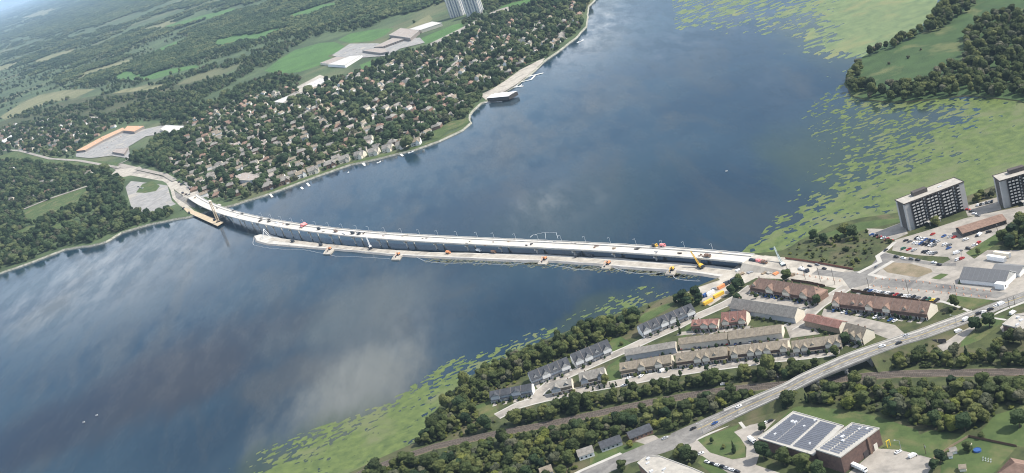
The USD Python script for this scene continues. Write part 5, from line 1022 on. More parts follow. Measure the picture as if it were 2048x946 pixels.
# site compound by the shore: containers, trucks, huts
def container(px, d, mat, label, L=7, W=2.5, H=2.6):
    a = head(px, d, GZ); machine('container', 'container', at(*px, GZ + .06), a, label, lambda P: [P('box', MB().box((0, 0, .1), (L, W, H)), mat)] + [P('rib', MB().box((x, 0, .15), (.12, W + .08, H - .1)), mat) for x in np.arange(-L / 2 + .4, L / 2, .8)] + [P('door', MB().box((L / 2 + .03, 0, .2), (.06, W - .2, H - .3)), 'steel_grey')])
container((1417, 606), (1428, 600), 'machine_yellow', 'yellow container at the lower end of the compound', 9); container((1438, 592), (1449, 586), 'machine_yellow', 'yellow container in the middle of the compound', 10); container((1443, 576), (1452, 571), 'machine_orange', 'orange container at the top of the compound', 7)
container((1421, 589), (1430, 584), 'white_paint', 'white site hut left of the yellow containers', 8); container((1411, 593), (1416, 590), 'paint_blue', 'small blue container at the hedge', 4); container((1546, 534), (1555, 533), 'siding_cream', 'cream site cabin beside the crane', 8)
container((1994, 521), (2013, 524), 'white_paint', 'long white trailer above the grey barn, nearer one', 15, 3, 3.6); container((2005, 513), (2020, 515), 'siding_cream', 'long cream trailer behind the white one', 13, 3, 3.6)
machine('lowloader', 'truck', at(1604, 541, GZ + .08), head((1604, 541), (1616, 545), GZ), 'lowloader with a pale machine on the site road', lambda P: [P('bed', MB().box((0, 0, .8), (13, 2.6, .4)), 'machine_dark'), P('cab', MB().box((7.8, 0, .6), (2.2, 2.5, 2.6)), 'machine_dark'), P('load', loft([(-3, 1.1, 1.2, 2.4), (0, 1.2, 1.2, 3.4), (3, 1.1, 1.2, 2.0)]), 'white_paint')] + [P('wheel', MB().tube([(x, s * .9, .45), (x, s * 1.3, .45)], .45, 8), 'tyre') for x in (-5, -4, 6.5, 8) for s in (-1, 1)])
for px, d, m, lb in [((1506, 524), (1513, 525), 'machine_dark', 'dark truck where the deck meets the land'), ((1519, 525), (1525, 526), 'tarp_pink', 'red site truck where the deck meets the land'), ((1529, 527), (1534, 528), 'paint_brown', 'small brown site truck beside the red one'), ((1468, 562), (1474, 558), 'machine_dark', 'dark truck on the track by the shore'), ((1455, 569), (1461, 566), 'machine_dark', 'second dark truck on the track by the shore')]:
    machine('truck', 'truck', at(*px, GZ + .1 + (3 if px[1] < 530 else 0)), head(px, d, GZ), lb, truck(m, m, 6.5))
machine('box_truck', 'truck', at(1505, 884, GZ + .05), head((1505, 884), (1512, 889), GZ), 'white box truck at the corner of the solar-roofed hall', truck('white_paint', 'white_paint', 8)); machine('box_truck', 'truck', at(1716, 938, GZ + .05), head((1716, 938), (1732, 945), GZ), 'long white trailer backed onto the brick hall', truck('white_paint', 'white_paint', 14))
machine('site_hoist', 'machine', at(1778, 893, GZ), 0.3, 'small yellow goalpost frame on the loading yard', lambda P: [P('post', MB().box((x, 0, 0), (.4, .4, 4)), 'paint_yellow') for x in (-1.2, 1.2)] + [P('beam', MB().box((0, 0, 4.0), (2.9, .4, .4)), 'paint_yellow')])
for (px, d, lb) in [((277, 374), (283, 373), 'dark car parked on the far gravel yard, left'), ((285, 377), (291, 376), 'white van parked on the far gravel yard'), ((280, 376), (286, 375), 'silver car parked on the far gravel yard, middle')]: put_car(px, d, 'white' if 'white' in lb else 'black' if 'dark' in lb else 'silver', 'suv', lb)
for k, (px, m, lb) in enumerate([((359, 365), 'machine_dark', 'dark piling machine at the top of the far bridge approach'), ((364, 370), 'machine_dark', 'dark truck on the far approach below the piling machine'), ((381, 379), 'paint_brown', 'brown digger on the far approach'), ((366, 387), 'machine_dark', 'dark digger left on the far approach'), ((372, 390), 'paint_brown', 'brown truck left on the far approach'), ((378, 392), 'machine_dark', 'dark loader nearest the far abutment'), ((367, 418), 'machine_dark', 'dark truck on the ramp to the timber platform'), ((379, 427), 'machine_dark', 'dark machine beside the timber platform'), ((430, 441), 'machine_dark', 'dark excavator on the timber platform')]):
    machine('site_machine', 'machine', at(*px, GZ + (.1 if px[1] < 430 else .95)), .7 * k, lb, excavator(m) if k % 2 == 0 else truck(m, m, 7))
# boats, jetties, boathouse
def boat(px, d, L, label, z=0.0):
    machine('motor_boat', 'boat', at(*px, z - .25), head(px, d, 0), label, lambda P: [P('hull', loft([(-L / 2, L * .14, 0, 1.0), (0, L * .16, -.1, 1.05), (L * .3, L * .12, 0, 1.15), (L / 2, .06, .4, 1.3)]), 'white_paint'), P('cabin', loft([(-L * .15, L * .09, 1.0, 1.9), (L * .1, L * .09, 1.0, 1.8), (L * .2, L * .08, 1.0, 1.1)]), 'window_glass')])
boat((1161, 83), (1172, 78), 16, 'white motor boat under way off the far shore'); boat((1453, 343), (1456, 342), 2.4, 'tiny white boat alone in mid-river'); boat((697, 345), (699, 340), 7, 'white boat at the waterfront gardens, left'); boat((729, 328), (732, 323), 7, 'white boat with orange deck at the waterfront gardens'); boat((758, 325), (764, 322), 8, 'white boat at the waterfront gardens, middle'); boat((822, 305), (830, 302), 9, 'white boat at the waterfront gardens, right'); boat((194, 831), (197, 830), 2.4, 'tiny white boat far left in the dark water'); boat((168, 845), (171, 844), 2.4, 'tiny white boat lower of two in the dark water')
def jetty(pts, w, label, z=0.6):
    l = LineString([at(*p, z)[:2] for p in pts]); c = l.interpolate(.5, True); t = thing('jetty', label, 'jetty', (c.x, c.y, 0)); part(t, 'deck', MB().prism(l.buffer(w / 2, cap_style=2, join_style=2), z - .25, z), 'line_white')
    for k in range(int(l.length / 9) + 1): p = l.interpolate(min(l.length, k * 9)); part(t, 'pile', MB().tube([(p.x, p.y, -1.5), (p.x, p.y, z - .2)], .3, 5), 'timber_dark')
jetty([(1032, 160), (1060, 152), (1086, 146)], 5, 'outermost long white jetty of the marina'); jetty([(1010, 169), (1040, 164), (1062, 159), (1070, 151)], 4, 'white jetty enclosing the marina basin'); jetty([(1003, 178), (1030, 174), (1046, 172)], 3.5, 'short jetty nearest the boathouse'); jetty([(967, 205), (985, 203.5), (1004, 203)], 3, 'low jetty in front of the boathouse')
for k, (a, b) in enumerate([((1033, 161), (1036, 164)), ((1040, 159), (1043, 162)), ((1047, 157), (1050, 160)), ((1012, 173), (1016, 170)), ((1022, 173), (1026, 170)), ((1033, 172), (1037, 169)), ((1042, 171), (1046, 168))]): boat(a, b, 8, f'white boat moored at the marina, {("first", "second", "third", "fourth", "fifth", "sixth", "seventh")[k]} from the left' if k > 2 else f'boat in the marina basin, {("left", "middle", "right")[k]} of three')
gabled('boathouse', 'long white-roofed boathouse standing over the water at the marina', 'boathouse', (976, 203), (1019, 199), 22, 6, 7.5, 'steel_dark', 'white_paint', windows=False, ends='siding_white')
for px, d, lb in [((602, 374), (606, 378), 'small jetty, left end of the gardens'), ((614, 366), (619, 372), 'small white jetty by the gardens'), ((540, 388), (545, 394), 'small jetty by the far bank trees'), ((725, 326), (730, 331), 'small jetty by the orange boat'), ((800, 307), (806, 312), 'small jetty at the row of big houses')]: jetty([px, d], 3.0, lb)
# poles along the roads, with cross-arms
def pole(base, top, label, lampy=False):
    h = float(np.clip(top_z(base, top) - GZ, 7, 14)); o = at(*base, GZ); t = thing('utility_pole' if not lampy else 'street_lamp', label, 'utility pole' if not lampy else 'street lamp', o, None)
    part(t, 'pole', MB().tube([o, o + (0, 0, h)], [.20, .13], 6), 'timber_dark' if not lampy else 'steel_grey')
    if lampy: part(t, 'arm', MB().tube([o + (0, 0, h - .1), o + (-.8, .9, h + .2), o + (-1.6, 1.8, h + .2)], .08, 5), 'steel_grey'); part(t, 'lantern', MB().box((o[0] - 1.9, o[1] + 2.1, o[2] + h + .1), (.9, .4, .18), (-.7, .7)), 'galvanised')
    else: part(t, 'cross_arm', MB().box((o[0], o[1], o[2] + h - .9), (2.4, .16, .16), (.4, .9)), 'timber_dark'); part(t, 'transformer', MB().tube([o + (.35, 0, h - 2.6), o + (.35, 0, h - 1.6)], .28, 7), 'steel_grey')
for b, tp, lb, ly in [((1577, 548), (1572, 535), 'pole beside the leafy bush on the site verge', 0), ((1611, 559), (1604, 529), 'tall pole behind the first brown terrace, left', 0), ((1641, 563), (1635, 533), 'tall pole behind the first brown terrace, middle', 0), ((1670, 569), (1664, 535), 'tall pole behind the first brown terrace, right', 0), ((1738, 576), (1733, 555), 'pole at the corner of the terrace car park', 0), ((1817, 587), (1809, 559), 'tall pole in the terrace car park', 0), ((1911, 583), (1909, 566), 'pole on the verge opposite the barn', 0), ((1914, 655), (1909, 631), 'lamp post on the ramp between the parked traffic', 1), ((1816, 692), (1811, 670), 'lamp post on the overpass edge above the trees', 1), ((2019, 616), (2015, 596), 'pole at the right road junction, left', 0), ((2030, 610), (2027, 592), 'pole at the right road junction, right', 0), ((1406, 867), (1400, 850), 'lamp post at the foot of the overpass by the pavement', 1), ((1478, 833), (1473, 818), 'lamp post on the overpass approach above the lawn', 1), ((1558, 766), (1553, 751), 'pole beside the railway under the overpass', 0), ((1803, 902), (1797, 885), 'lamp post at the loading yard corner', 1), ((1925, 518), (1920, 503), 'lamp post at the apartment car park exit', 1), ((1852, 908), (1846, 891), 'thin pole on the field edge by the loading yard', 0), ((1995, 462), (1990, 447), 'pole in front of the lodge', 0)]:
    pole(b, tp, lb, ly)
# garden things
o = at(1955, 902, GZ); t = thing('garden_pool', 'round blue garden pool on the lawn', 'pool', o); part(t, 'wall', MB().prism(Point(o[:2]).buffer(2.2, quad_segs=6).difference(Point(o[:2]).buffer(2.05, quad_segs=6)), GZ, GZ + 1.1), 'paint_blue'); part(t, 'water', MB().sheet(Point(o[:2]).buffer(2.04, quad_segs=6), GZ + .9), 'paint_blue')
o = at(1940, 894, GZ); t = thing('parasol', 'pale garden parasol on the lawn beside the pool', 'parasol', o); part(t, 'pole', MB().tube([o, o + (0, 0, 2.6)], .05, 5), 'timber'); c = MB(); a = np.linspace(0, 2 * np.pi, 9)[:-1]; c.add([o + (0, 0, 2.7)] + [o + (1.6 * math.cos(x), 1.6 * math.sin(x), 2.1) for x in a], [(0, i + 1, (i + 1) % 8 + 1) for i in range(8)] + [(0, (i + 1) % 8 + 1, i + 1) for i in range(8)]); part(t, 'canopy', c, 'siding_cream')
for k in range(8):
    o = at(1966 + (k % 4) * 5.2, 917 + (k // 4) * 4.5 + (k % 4) * 1.2, GZ); t = thing('garden_chair', f'white garden chair {("first", "second", "third", "last")[k % 4]} in the {("upper", "lower")[k // 4]} row on the lawn', 'chair', o, 'white garden chairs on the lawn'); part(t, 'seat', MB().box((*o[:2], GZ + .4), (.6, .6, .08)), 'white_paint'); part(t, 'back', MB().box((o[0] + .28, o[1], GZ + .45), (.07, .6, .6)), 'white_paint')
    for x in (-.25, .25):
        for y in (-.25, .25): part(t, 'leg', MB().box((o[0] + x, o[1] + y, GZ), (.06, .06, .4)), 'white_paint')

br_ = kind_class('traffic_barrel_shape'); part(br_, 'drum', MB().tube([(0, 0, 0), (0, 0, .5), (0, 0, 1.1)], [.34, .3, .24], 7), 'machine_orange'); part(br_, 'band', MB().tube([(0, 0, .45), (0, 0, .62)], [.315, .30], 7), 'white_paint')
bl_px = [(1752 + 13.5 * k, 557.5 + 1.15 * k + (6 if k > 8 else 0)) for k in range(18)] + [(1748 + 15 * k, 573 + 1.45 * k) for k in range(16)] + [(1596 + 12 * k, 549 + 1.9 * k) for k in range(8)]
for k, p in enumerate(bl_px): copy_of(br_, 'traffic_barrel', at(p[0], p[1], GZ + .08), 0, 'orange traffic barrel with a white band standing along the road works', 'traffic barrel', 'orange barrels along the road works', 1.15)
rr_ = np.random.default_rng(99)
for k, (p, m, lb) in enumerate([((1484, 548), 'timber', 'timber stack on the gravel by the first brown terrace'), ((1500, 545), 'steel_grey', 'grey pipe stack below the bridge end'), ((1514, 541), 'galvanised', 'pale pipe stack below the bridge end'), ((1528, 547), 'timber', 'plank stack beside the cream site cabin'), ((1540, 546), 'concrete', 'concrete blocks on the site verge'), ((1552, 548), 'machine_orange', 'orange barriers on the site verge'), ((1476, 541), 'white_paint', 'white bags at the causeway root'), ((1492, 540), 'steel_dark', 'dark sheet piles at the causeway root'), ((1585, 551), 'timber', 'timber beams beside the low-loader'), ((1400, 596), 'timber_dark', 'dark timbers in the shore compound'), ((1428, 578), 'steel_grey', 'steel frames in the shore compound'), ((1459, 565), 'machine_yellow', 'yellow trench boxes in the shore compound')]):
    o = at(*p, GZ + .06); a = rr_.uniform(0, 3); u_ = (math.cos(a), math.sin(a)); t = thing('material_stack', lb, 'materials', o)
    for j in range(4): part(t, 'bundle', MB().box((o[0] - u_[1] * (j - 1.5) * 1.1, o[1] + u_[0] * (j - 1.5) * 1.1, o[2]), (rr_.uniform(2.5, 5), .9, rr_.uniform(.5, 1.4)), u_), m)
# ------------------------------------------------------------------ far shore: shopping plaza, school, towers, fields, streets, houses
mk('roof_orange', (0.52, 0.32, 0.20), var=0.08, scale=0.1); mk('roof_pale', (0.50, 0.485, 0.45), var=0.1, scale=0.1); mk('wall_taupe', (0.22, 0.19, 0.17), var=0.1, scale=0.3)
mk('tower_white', (0.62, 0.60, 0.54), var=0.05, scale=0.2); mk('tower_grey', (0.24, 0.26, 0.30), var=0.08, scale=0.2)
FARBLOCK = []
def far_sheet(name, px, mat, lev, block=True):
    g = poly(px); sheet_of(name, g, mat, lev)
    if block: FARBLOCK.append(g)
lv = 0.1
for nm, mt, px in [
 ('field', 'green_field', [(528, 142), (560, 118), (590, 100), (640, 86), (668, 84), (690, 92), (676, 104), (655, 112), (668, 118), (640, 130), (600, 144), (560, 148)]),
 ('field', 'green_field', [(676, 80), (700, 67), (740, 60), (788, 56), (770, 70), (745, 82), (700, 86)]),
 ('field', 'green_field', [(830, 82), (862, 68), (905, 50), (928, 46), (925, 56), (885, 78), (850, 88)]),
 ('field', 'green_field', [(720, 130), (750, 118), (762, 116), (750, 132), (725, 144)]),
 ('field', 'green_field', [(228, 152), (245, 142), (268, 144), (300, 148), (340, 138), (392, 130), (398, 134), (350, 146), (310, 158), (270, 160), (236, 160)]),
 ('field', 'green_field', [(295, 108), (320, 96), (350, 84), (380, 76), (372, 84), (340, 98), (310, 110)]),
 ('field', 'green_field', [(418, 92), (432, 78), (460, 72), (490, 66), (520, 66), (560, 54), (572, 50), (580, 56), (540, 76), (490, 88), (450, 94)]),
 ('field', 'green_field', [(1000, 14), (1030, 4), (1075, -4), (1085, 4), (1040, 16), (1005, 22)]),
 ('dry_field', 'dry_field', [(0, 234), (40, 208), (80, 190), (130, 180), (190, 178), (150, 196), (90, 208), (50, 226), (10, 240)]),
 ('dry_field', 'dry_field', [(30, 40), (60, 30), (85, 20), (112, 15), (108, 22), (90, 30), (60, 36)]),
 ('dry_field', 'dry_field', [(280, 60), (320, 48), (360, 34), (350, 46), (310, 60)]), ('dry_field', 'dry_field', [(70, 120), (110, 108), (150, 96), (140, 108), (100, 122), (75, 128)]), ('dry_field', 'dry_field', [(810, 58), (840, 40), (858, 30), (866, 38), (850, 52), (825, 64)]), ('dry_field', 'dry_field', [(0, 132), (36, 124), (38, 130), (0, 142)]),
 ('dry_field', 'dry_field', [(150, 150), (210, 132), (270, 116), (262, 128), (210, 144), (160, 158)]), ('dry_field', 'dry_field', [(200, 196), (250, 178), (330, 168), (320, 178), (250, 194)]), ('field', 'green_field', [(330, 52), (400, 32), (470, 16), (468, 24), (400, 42), (340, 60)]), ('field', 'green_field', [(560, 36), (640, 10), (690, 2), (684, 10), (620, 30), (570, 44)]),
 ('meadow', 'lawn', [(20, 470), (60, 452), (84, 455), (50, 474)]), ('meadow', 'lawn', [(100, 455), (140, 438), (160, 444), (120, 462)]), ('meadow', 'lawn', [(160, 414), (200, 398), (214, 402), (176, 420)]),
 ('meadow', 'scrub', [(0, 300), (0, 244), (60, 226), (120, 205), (200, 190), (300, 180), (380, 165), (440, 150), (440, 165), (380, 185), (320, 205), (260, 232), (180, 240), (100, 240), (40, 258)]),
 ('meadow', 'lawn', [(40, 430), (60, 414), (120, 392), (178, 371), (186, 392), (150, 414), (100, 434), (64, 450)]),
 ('meadow', 'lawn', [(896, 262), (925, 252), (936, 246), (938, 236), (900, 244), (870, 262), (862, 280), (880, 276)]),
 ('meadow', 'lawn', [(0, 312), (30, 302), (90, 312), (150, 318), (240, 326), (236, 334), (150, 332), (60, 326), (0, 326)])]:
    lv += 0.02; far_sheet(nm, px, mt, lv, nm != 'meadow' or mt == 'lawn')
far_sheet('paved_lot', [(152, 308), (204, 284), (248, 264), (288, 259), (322, 252), (372, 252), (371, 264), (292, 273), (257, 294), (262, 318), (224, 312), (181, 317), (152, 314)], 'gravel_grey', 1.0)
far_sheet('paved_lot', [(664, 111), (700, 88), (755, 87), (778, 92), (790, 78), (840, 76), (850, 86), (800, 98), (778, 112), (724, 116), (700, 124)], 'gravel_grey', 1.02)
far_sheet('paved_lot', [(960, 190), (985, 178), (1010, 162), (1040, 140), (1075, 122), (1090, 116), (1084, 126), (1060, 147), (1034, 168), (1008, 184), (972, 200)], 'gravel', 0.3)
far_sheet('road', [(855, 90), (900, 68), (940, 48), (985, 24), (1015, 14), (1025, 20), (985, 36), (950, 54), (905, 78), (870, 94)], 'asphalt_pale', 1.04)
far_sheet('paved_lot', [(590, 176), (640, 150), (662, 158), (640, 172), (600, 186)], 'gravel', 0.6); far_sheet('paved_lot', [(545, 208), (590, 184), (615, 186), (590, 204), (560, 212)], 'asphalt_pale', 0.62)
roads = [([(0, 300), (40, 302), (100, 318), (160, 322), (215, 332), (240, 336)], 9), ([(48, 419), (100, 398), (178, 372)], 12), ([(275, 338), (330, 350), (350, 362)], 10), ([(236, 330), (262, 318), (300, 296), (340, 280), (420, 250)], 7),
         ([(240, 352), (222, 362), (210, 372)], 7), ([(120, 232), (200, 236)], 9), ([(640, 250), (690, 232), (740, 215)], 6)]
for k, (p, w) in enumerate(roads): g = strip(p, w); sheet_of('road', g, 'asphalt_pale', 1.2 + k * .02); FARBLOCK.append(g.buffer(1))
N0 = len(BUILT)
flat('plaza_store', [(152, 302), (200, 276), (206, 280), (170, 300)], 6, 'long orange-roofed shops, the lower left part of the plaza', 'shops', 'wall_taupe', 'roof_orange', 'roof_orange', pipes=6)
flat('plaza_store', [(201, 275), (246, 255), (250, 259), (206, 280)], 6, 'narrow orange-roofed shops in the middle of the plaza', 'shops', 'wall_taupe', 'roof_orange', 'sand', pipes=5)
flat('plaza_store', [(247, 261), (255, 252), (288, 252), (268, 263)], 7, 'square orange-roofed store at the upper end of the plaza', 'shops', 'wall_taupe', 'roof_orange', 'roof_orange', pipes=5)
flat('restaurant', [(224, 304), (232, 298), (256, 296), (248, 308)], 5, 'brown restaurant standing alone in the plaza car park', 'restaurant', 'wall_taupe', 'roof_taupe', 'wall_taupe', pipes=3)
flat('white_store', [(320, 258), (332, 250), (371, 252), (368, 260), (340, 268)], 6, 'white-roofed building right of the orange plaza', 'building', 'siding_cream', 'roof_pale', pipes=6)
flat('school', [(778, 70), (802, 56), (838, 61), (820, 76)], 9, 'large school building with a dark gym front', 'school', 'wall_taupe', 'roof_taupe', pipes=8)
flat('school', [(748, 94), (786, 76), (807, 78), (766, 93)], 6, 'school wing stepping down to the car park', 'school', 'wall_taupe', 'roof_taupe', pipes=5, win=6)
flat('school', [(724, 101), (752, 96), (770, 97), (778, 103), (762, 106)], 6, 'low dark-fronted school wing nearest the houses', 'school', 'wall_taupe', 'roof_taupe', pipes=4)
flat('school', [(812, 60), (864, 43), (884, 46), (842, 60)], 8, 'long flat-roofed school block towards the towers', 'school', 'siding_cream', 'roof_pale', pipes=6)
flat('warehouse', [(655, 129), (700, 112), (724, 110), (690, 131)], 6, 'pale warehouse with a white ribbed roof below the school car park', 'warehouse', 'siding_white', 'roof_pale', pipes=6)
flat('shed_row', [(640, 126), (672, 114), (690, 114), (658, 128)], 5, 'taupe-roofed sheds beside the white warehouse', 'shed', 'siding_cream', 'roof_taupe', pipes=3)
flat('white_store', [(608, 172), (640, 156), (662, 158), (640, 170), (620, 178)], 6, 'long cream flat building in the middle of the houses', 'building', 'siding_cream', 'roof_pale', pipes=6)
flat('white_store', [(546, 204), (575, 192), (592, 192), (566, 206)], 6, 'pale flat building below the long cream one', 'building', 'siding_cream', 'roof_pale', pipes=3)
flat('care_home', [(470, 352), (490, 345), (512, 350), (524, 357), (500, 361), (478, 360)], 7, 'large taupe-roofed house in the trees by the bridge approach', 'building', 'siding_grey', 'roof_taupe', 'siding_cream', pipes=6)
flat('white_store', [(4, 282), (26, 268), (30, 271), (8, 286)], 5, 'long white-roofed building at the left edge', 'building', 'siding_white', 'white_paint')
def tower(corner_px, w1, w2, h, label, ang):
    o = at(*corner_px, GZ); t = thing('tower_block', label, 'tower block', o); c, s = math.cos(ang), math.sin(ang); u = np.array([c, s]); w = np.array([-s, c])
    def bx(a, b, z, sa, sb, sz): q = o[:2] + u * a + w * b; return MB().box((*q, GZ + z), (sa, sb, sz), u)
    part(t, 'wall', bx(w1 / 2, w2 / 2, -.3, w1, w2, h), 'tower_grey'); part(t, 'roof', bx(w1 / 2, w2 / 2, h - .32, w1 + 2, w2 + 2, 1.4), 'tower_white'); part(t, 'lift_house', bx(w1 / 2, w2 / 2, h + 1, 10, 8, 4), 'tower_white')
    n = 5
    for k in range(n):
        a = (k + .5) * w1 / n; part(t, 'pier', bx(a, -.9, 0, w1 / n * .34, 1.8, h - .3), 'tower_white'); 
        for j in range(14): part(t, 'balcony', bx(a + w1 / n * .42, -.7, 1.5 + j * h / 14, w1 / n * .46, 1.4, 1.0), 'tower_grey' if k % 2 else 'tower_white')
    for k in range(3): part(t, 'side_pier', bx(w1 + .6, (k + .5) * w2 / 3, 0, 1.2, w2 / 9, h - .3), 'tower_white')
    BUILT.append(Polygon([o[:2] - u * 4 - w * 6, o[:2] + u * (w1 + 4) - w * 6, o[:2] + u * (w1 + 4) + w * (w2 + 4), o[:2] - u * 4 + w * (w2 + 4)]))
a_ = head((902, 36), (935, 28), GZ)
tower((901, 37), 40, 22, 50, 'white-striped tower block, the left one of two above the school', a_); tower((934, 34), 42, 22, 49, 'grey-striped tower block, right and slightly nearer of two', a_)
FARBLOCK += BUILT[N0:]
FB = unary_union([g.buffer(0) for g in FARBLOCK]); shapely.prepare(FB)
# cars in the far lots
lot_row((200, 296), (246, 272), 11, 70, 'in the upper row of the far plaza', 31); lot_row((205, 300), (252, 276), 11, 70, 'in the lower row of the far plaza', 32, miss=.2); lot_row((170, 308), (200, 300), 6, 70, 'at the lower left of the far plaza', 33, miss=.3)
lot_row((690, 106), (720, 96), 8, 70, 'in the upper row of the school car park', 34); lot_row((700, 110), (728, 100), 7, 70, 'in the lower row of the school car park', 35, miss=.2)
# houses of the far suburb in rows along the shore
HC = {}
def house_kind(nm, L, D, he, hr, wall, roof, hip=False, wing=True):
    c = kind_class(nm); w = MB().box((0, 0, -.3), (L, D, he + .3))
    if not hip: w.add([(-L / 2, -D / 2, he), (-L / 2, D / 2, he), (-L / 2, 0, hr), (L / 2, -D / 2, he), (L / 2, D / 2, he), (L / 2, 0, hr)], [(0, 2, 1), (3, 4, 5)])
    if wing: w.box((L * .27, -D / 2 - 2.2, -.3), (L * .36, 4.6, he * .8 + .3)); w.add([(L * .09, -D / 2 - 4.5, he * .8), (L * .45, -D / 2 - 4.5, he * .8), (L * .27, -D / 2 - 4.5, hr * .86)], [(0, 1, 2)])
    part(c, 'wall', w, wall); h = L * .28 if hip else 0; r = MB(); e = .5; z = he - .2
    r.add([(-L / 2 - e, -D / 2 - e, z), (L / 2 + e, -D / 2 - e, z), (L / 2 + e - h, 0, hr + .15), (-L / 2 - e + h, 0, hr + .15)], [(0, 1, 2, 3)]); r.add([(L / 2 + e, D / 2 + e, z), (-L / 2 - e, D / 2 + e, z), (-L / 2 - e + h, 0, hr + .15), (L / 2 + e - h, 0, hr + .15)], [(0, 1, 2, 3)])
    if hip: r.add([(-L / 2 - e, D / 2 + e, z), (-L / 2 - e, -D / 2 - e, z), (-L / 2 - e + h, 0, hr + .15)], [(0, 1, 2)]); r.add([(L / 2 + e, -D / 2 - e, z), (L / 2 + e, D / 2 + e, z), (L / 2 + e - h, 0, hr + .15)], [(0, 1, 2)])
    if wing:
        for s in (-1, 1): r.add([(L * .27, -D / 2 - 4.9, hr * .86 + .12), (L * .27, 0, hr * .86 + .12), (L * .27 + s * (L * .18 + e), 0, he * .8 - .1), (L * .27 + s * (L * .18 + e), -D / 2 - 4.9, he * .8 - .1)], [(0, 1, 2, 3) if s < 0 else (3, 2, 1, 0)])
    part(c, 'roof', r, roof); part(c, 'chimney', MB().box((-L * .22, D * .15, hr - 1.2), (.8, .8, 2.2)), 'brick_brown')
    for x in (-.36, -.16, .02): part(c, 'window', MB().box((L * x, -D / 2 - .01, 1.0), (1.5, .06, 1.3)), 'window_glass')
    if wing: part(c, 'garage_door', MB().box((L * .27, -D / 2 - 4.52, 0), (L * .24, .06, 2.2)), 'garage_door')
    HC[nm] = c
house_kind('grey_gabled_house', 14, 9.5, 5, 8.6, 'siding_cream', 'shingle_grey'); house_kind('white_gabled_house', 13, 9, 5.2, 8.8, 'siding_white', 'shingle_tan'); house_kind('brown_hipped_house', 15, 10.5, 3.6, 7.2, 'brick_tan', 'shingle_brown', True)
house_kind('grey_hipped_house', 16, 11, 5.4, 9.2, 'brick_brown', 'shingle_grey', True); house_kind('pale_roofed_house', 13, 9, 3.4, 6.2, 'siding_white', 'roof_taupe'); house_kind('tan_bungalow', 14, 8.5, 3.0, 5.6, 'siding_cream', 'shingle_tan', False, False)
HD = {'grey_gabled_house': 'grey-gabled cream house', 'white_gabled_house': 'white house with tan gabled roof', 'brown_hipped_house': 'brick house with brown hipped roof', 'grey_hipped_house': 'large brick house with grey hipped roof', 'pale_roofed_house': 'low white house with taupe roof', 'tan_bungalow': 'cream bungalow with tan roof'}
SUB = poly([(394, 392), (450, 396), (500, 392), (580, 364), (640, 342), (700, 322), (760, 309), (830, 292), (868, 270), (905, 236), (930, 214), (950, 196), (1000, 160), (1080, 112), (1140, 72), (1160, 30), (1150, 8), (1040, 22), (960, 62), (880, 96), (800, 116), (740, 142), (690, 152), (640, 178), (560, 176), (480, 190), (410, 222), (345, 262), (380, 290), (330, 330), (360, 352)]).difference(FB)
SUBL = poly([(0, 300), (0, 262), (40, 246), (100, 240), (200, 246), (245, 250), (180, 280), (140, 306)]).difference(FB); SUBLL = poly([(0, 400), (0, 322), (80, 334), (160, 338), (215, 345), (150, 372), (60, 404)]).difference(FB)
spine = LineString([xy(p, 0) for p in [(150, 523), (352, 452), (496, 402), (580, 374), (640, 352), (700, 331), (760, 318), (830, 301), (880, 283), (935, 250), (985, 200), (1062, 150), (1120, 102), (1172, 50), (1200, -10)]]).simplify(8)
HP = []; STR = []; hr_ = np.random.default_rng(77)
for row in range(0, 46):
    d = 26 + row * 31 + (row // 2) * 14
    try: ln = spine.offset_curve(d if row >= 0 else 20)
    except Exception: continue
    for g in getattr(ln, 'geoms', [ln]):
        if g.length < 30: continue
        if row % 2 == 0 and row > 0: STR.append(LineString(g.offset_curve(22.5).coords) if g.length > 60 and g.offset_curve(22.5).geom_type == 'LineString' else g)
        x = hr_.uniform(0, 10)
        while x < g.length - 4:
            a, b = np.array(g.interpolate(x).coords[0]), np.array(g.interpolate(x + 3).coords[0]); t_ = (b - a) / (np.linalg.norm(b - a) + 1e-9)
            p = a + hr_.normal(size=2) * 2.0
            if shapely.contains_xy(SUB, *p) and hr_.random() < (0.97 if row == 0 else 0.72 if p[0] < -250 else 0.56): HP.append((p, math.atan2(t_[1], t_[0]) + (math.pi if row % 2 else 0) + hr_.normal() * .12, row, g))
            x += hr_.uniform(21, 28)
for R_, s_ in ((SUBL, 1), (SUBLL, 2)):
    for p in scatter(R_, 38 if s_ == 1 else 60, .8, s_): HP.append((p, hr_.uniform(-.3, .3) + 2.7 + math.pi * (hr_.random() < .5), 90 + s_, None))
vis, hx, hy = in_view(np.array([p for p, *_ in HP]), GZ, 10); HP = [(*h, x, y) for h, v, x, y in zip(HP, vis, hx, hy) if v]
HP.sort(key=lambda h: h[0][1])
PLACE = lambda x, y, row: ('on the waterfront of the far shore' if row == 0 else 'left of the far plaza' if row == 91 else 'in the wood below the far road' if row == 92 else 'high up towards the towers' if x > 860 and y < 150 else 'behind the wooded shore by the marina' if x > 820 else 'among trees in the middle of the far suburb' if x > 600 else 'near the far bridge end' if y > 300 else 'in the left part of the far suburb')
SEG = ((330, 'nearest the plaza'), (400, 'by the bridge approach'), (470, 'above the bridge end'), (540, 'left of centre'), (600, 'near the cream flat building'), (660, 'at the centre'), (720, 'below the school'), (780, 'right of centre'), (850, 'before the green point'), (920, 'behind the green point'), (990, 'above the marina'), (1060, 'beyond the marina'), (2048, 'farthest right'))
def HLAB(nm, x, y, row): return f'{HD[nm]} {PLACE(x, y, row)}' if row > 90 else f"{HD[nm]}, {'waterfront' if row == 0 else (ORD[row] if row < 16 else 'uphill')} row, {next(n for l, n in SEG if x < l)}"
names = list(HC); HFOOT = []; HMORE = []
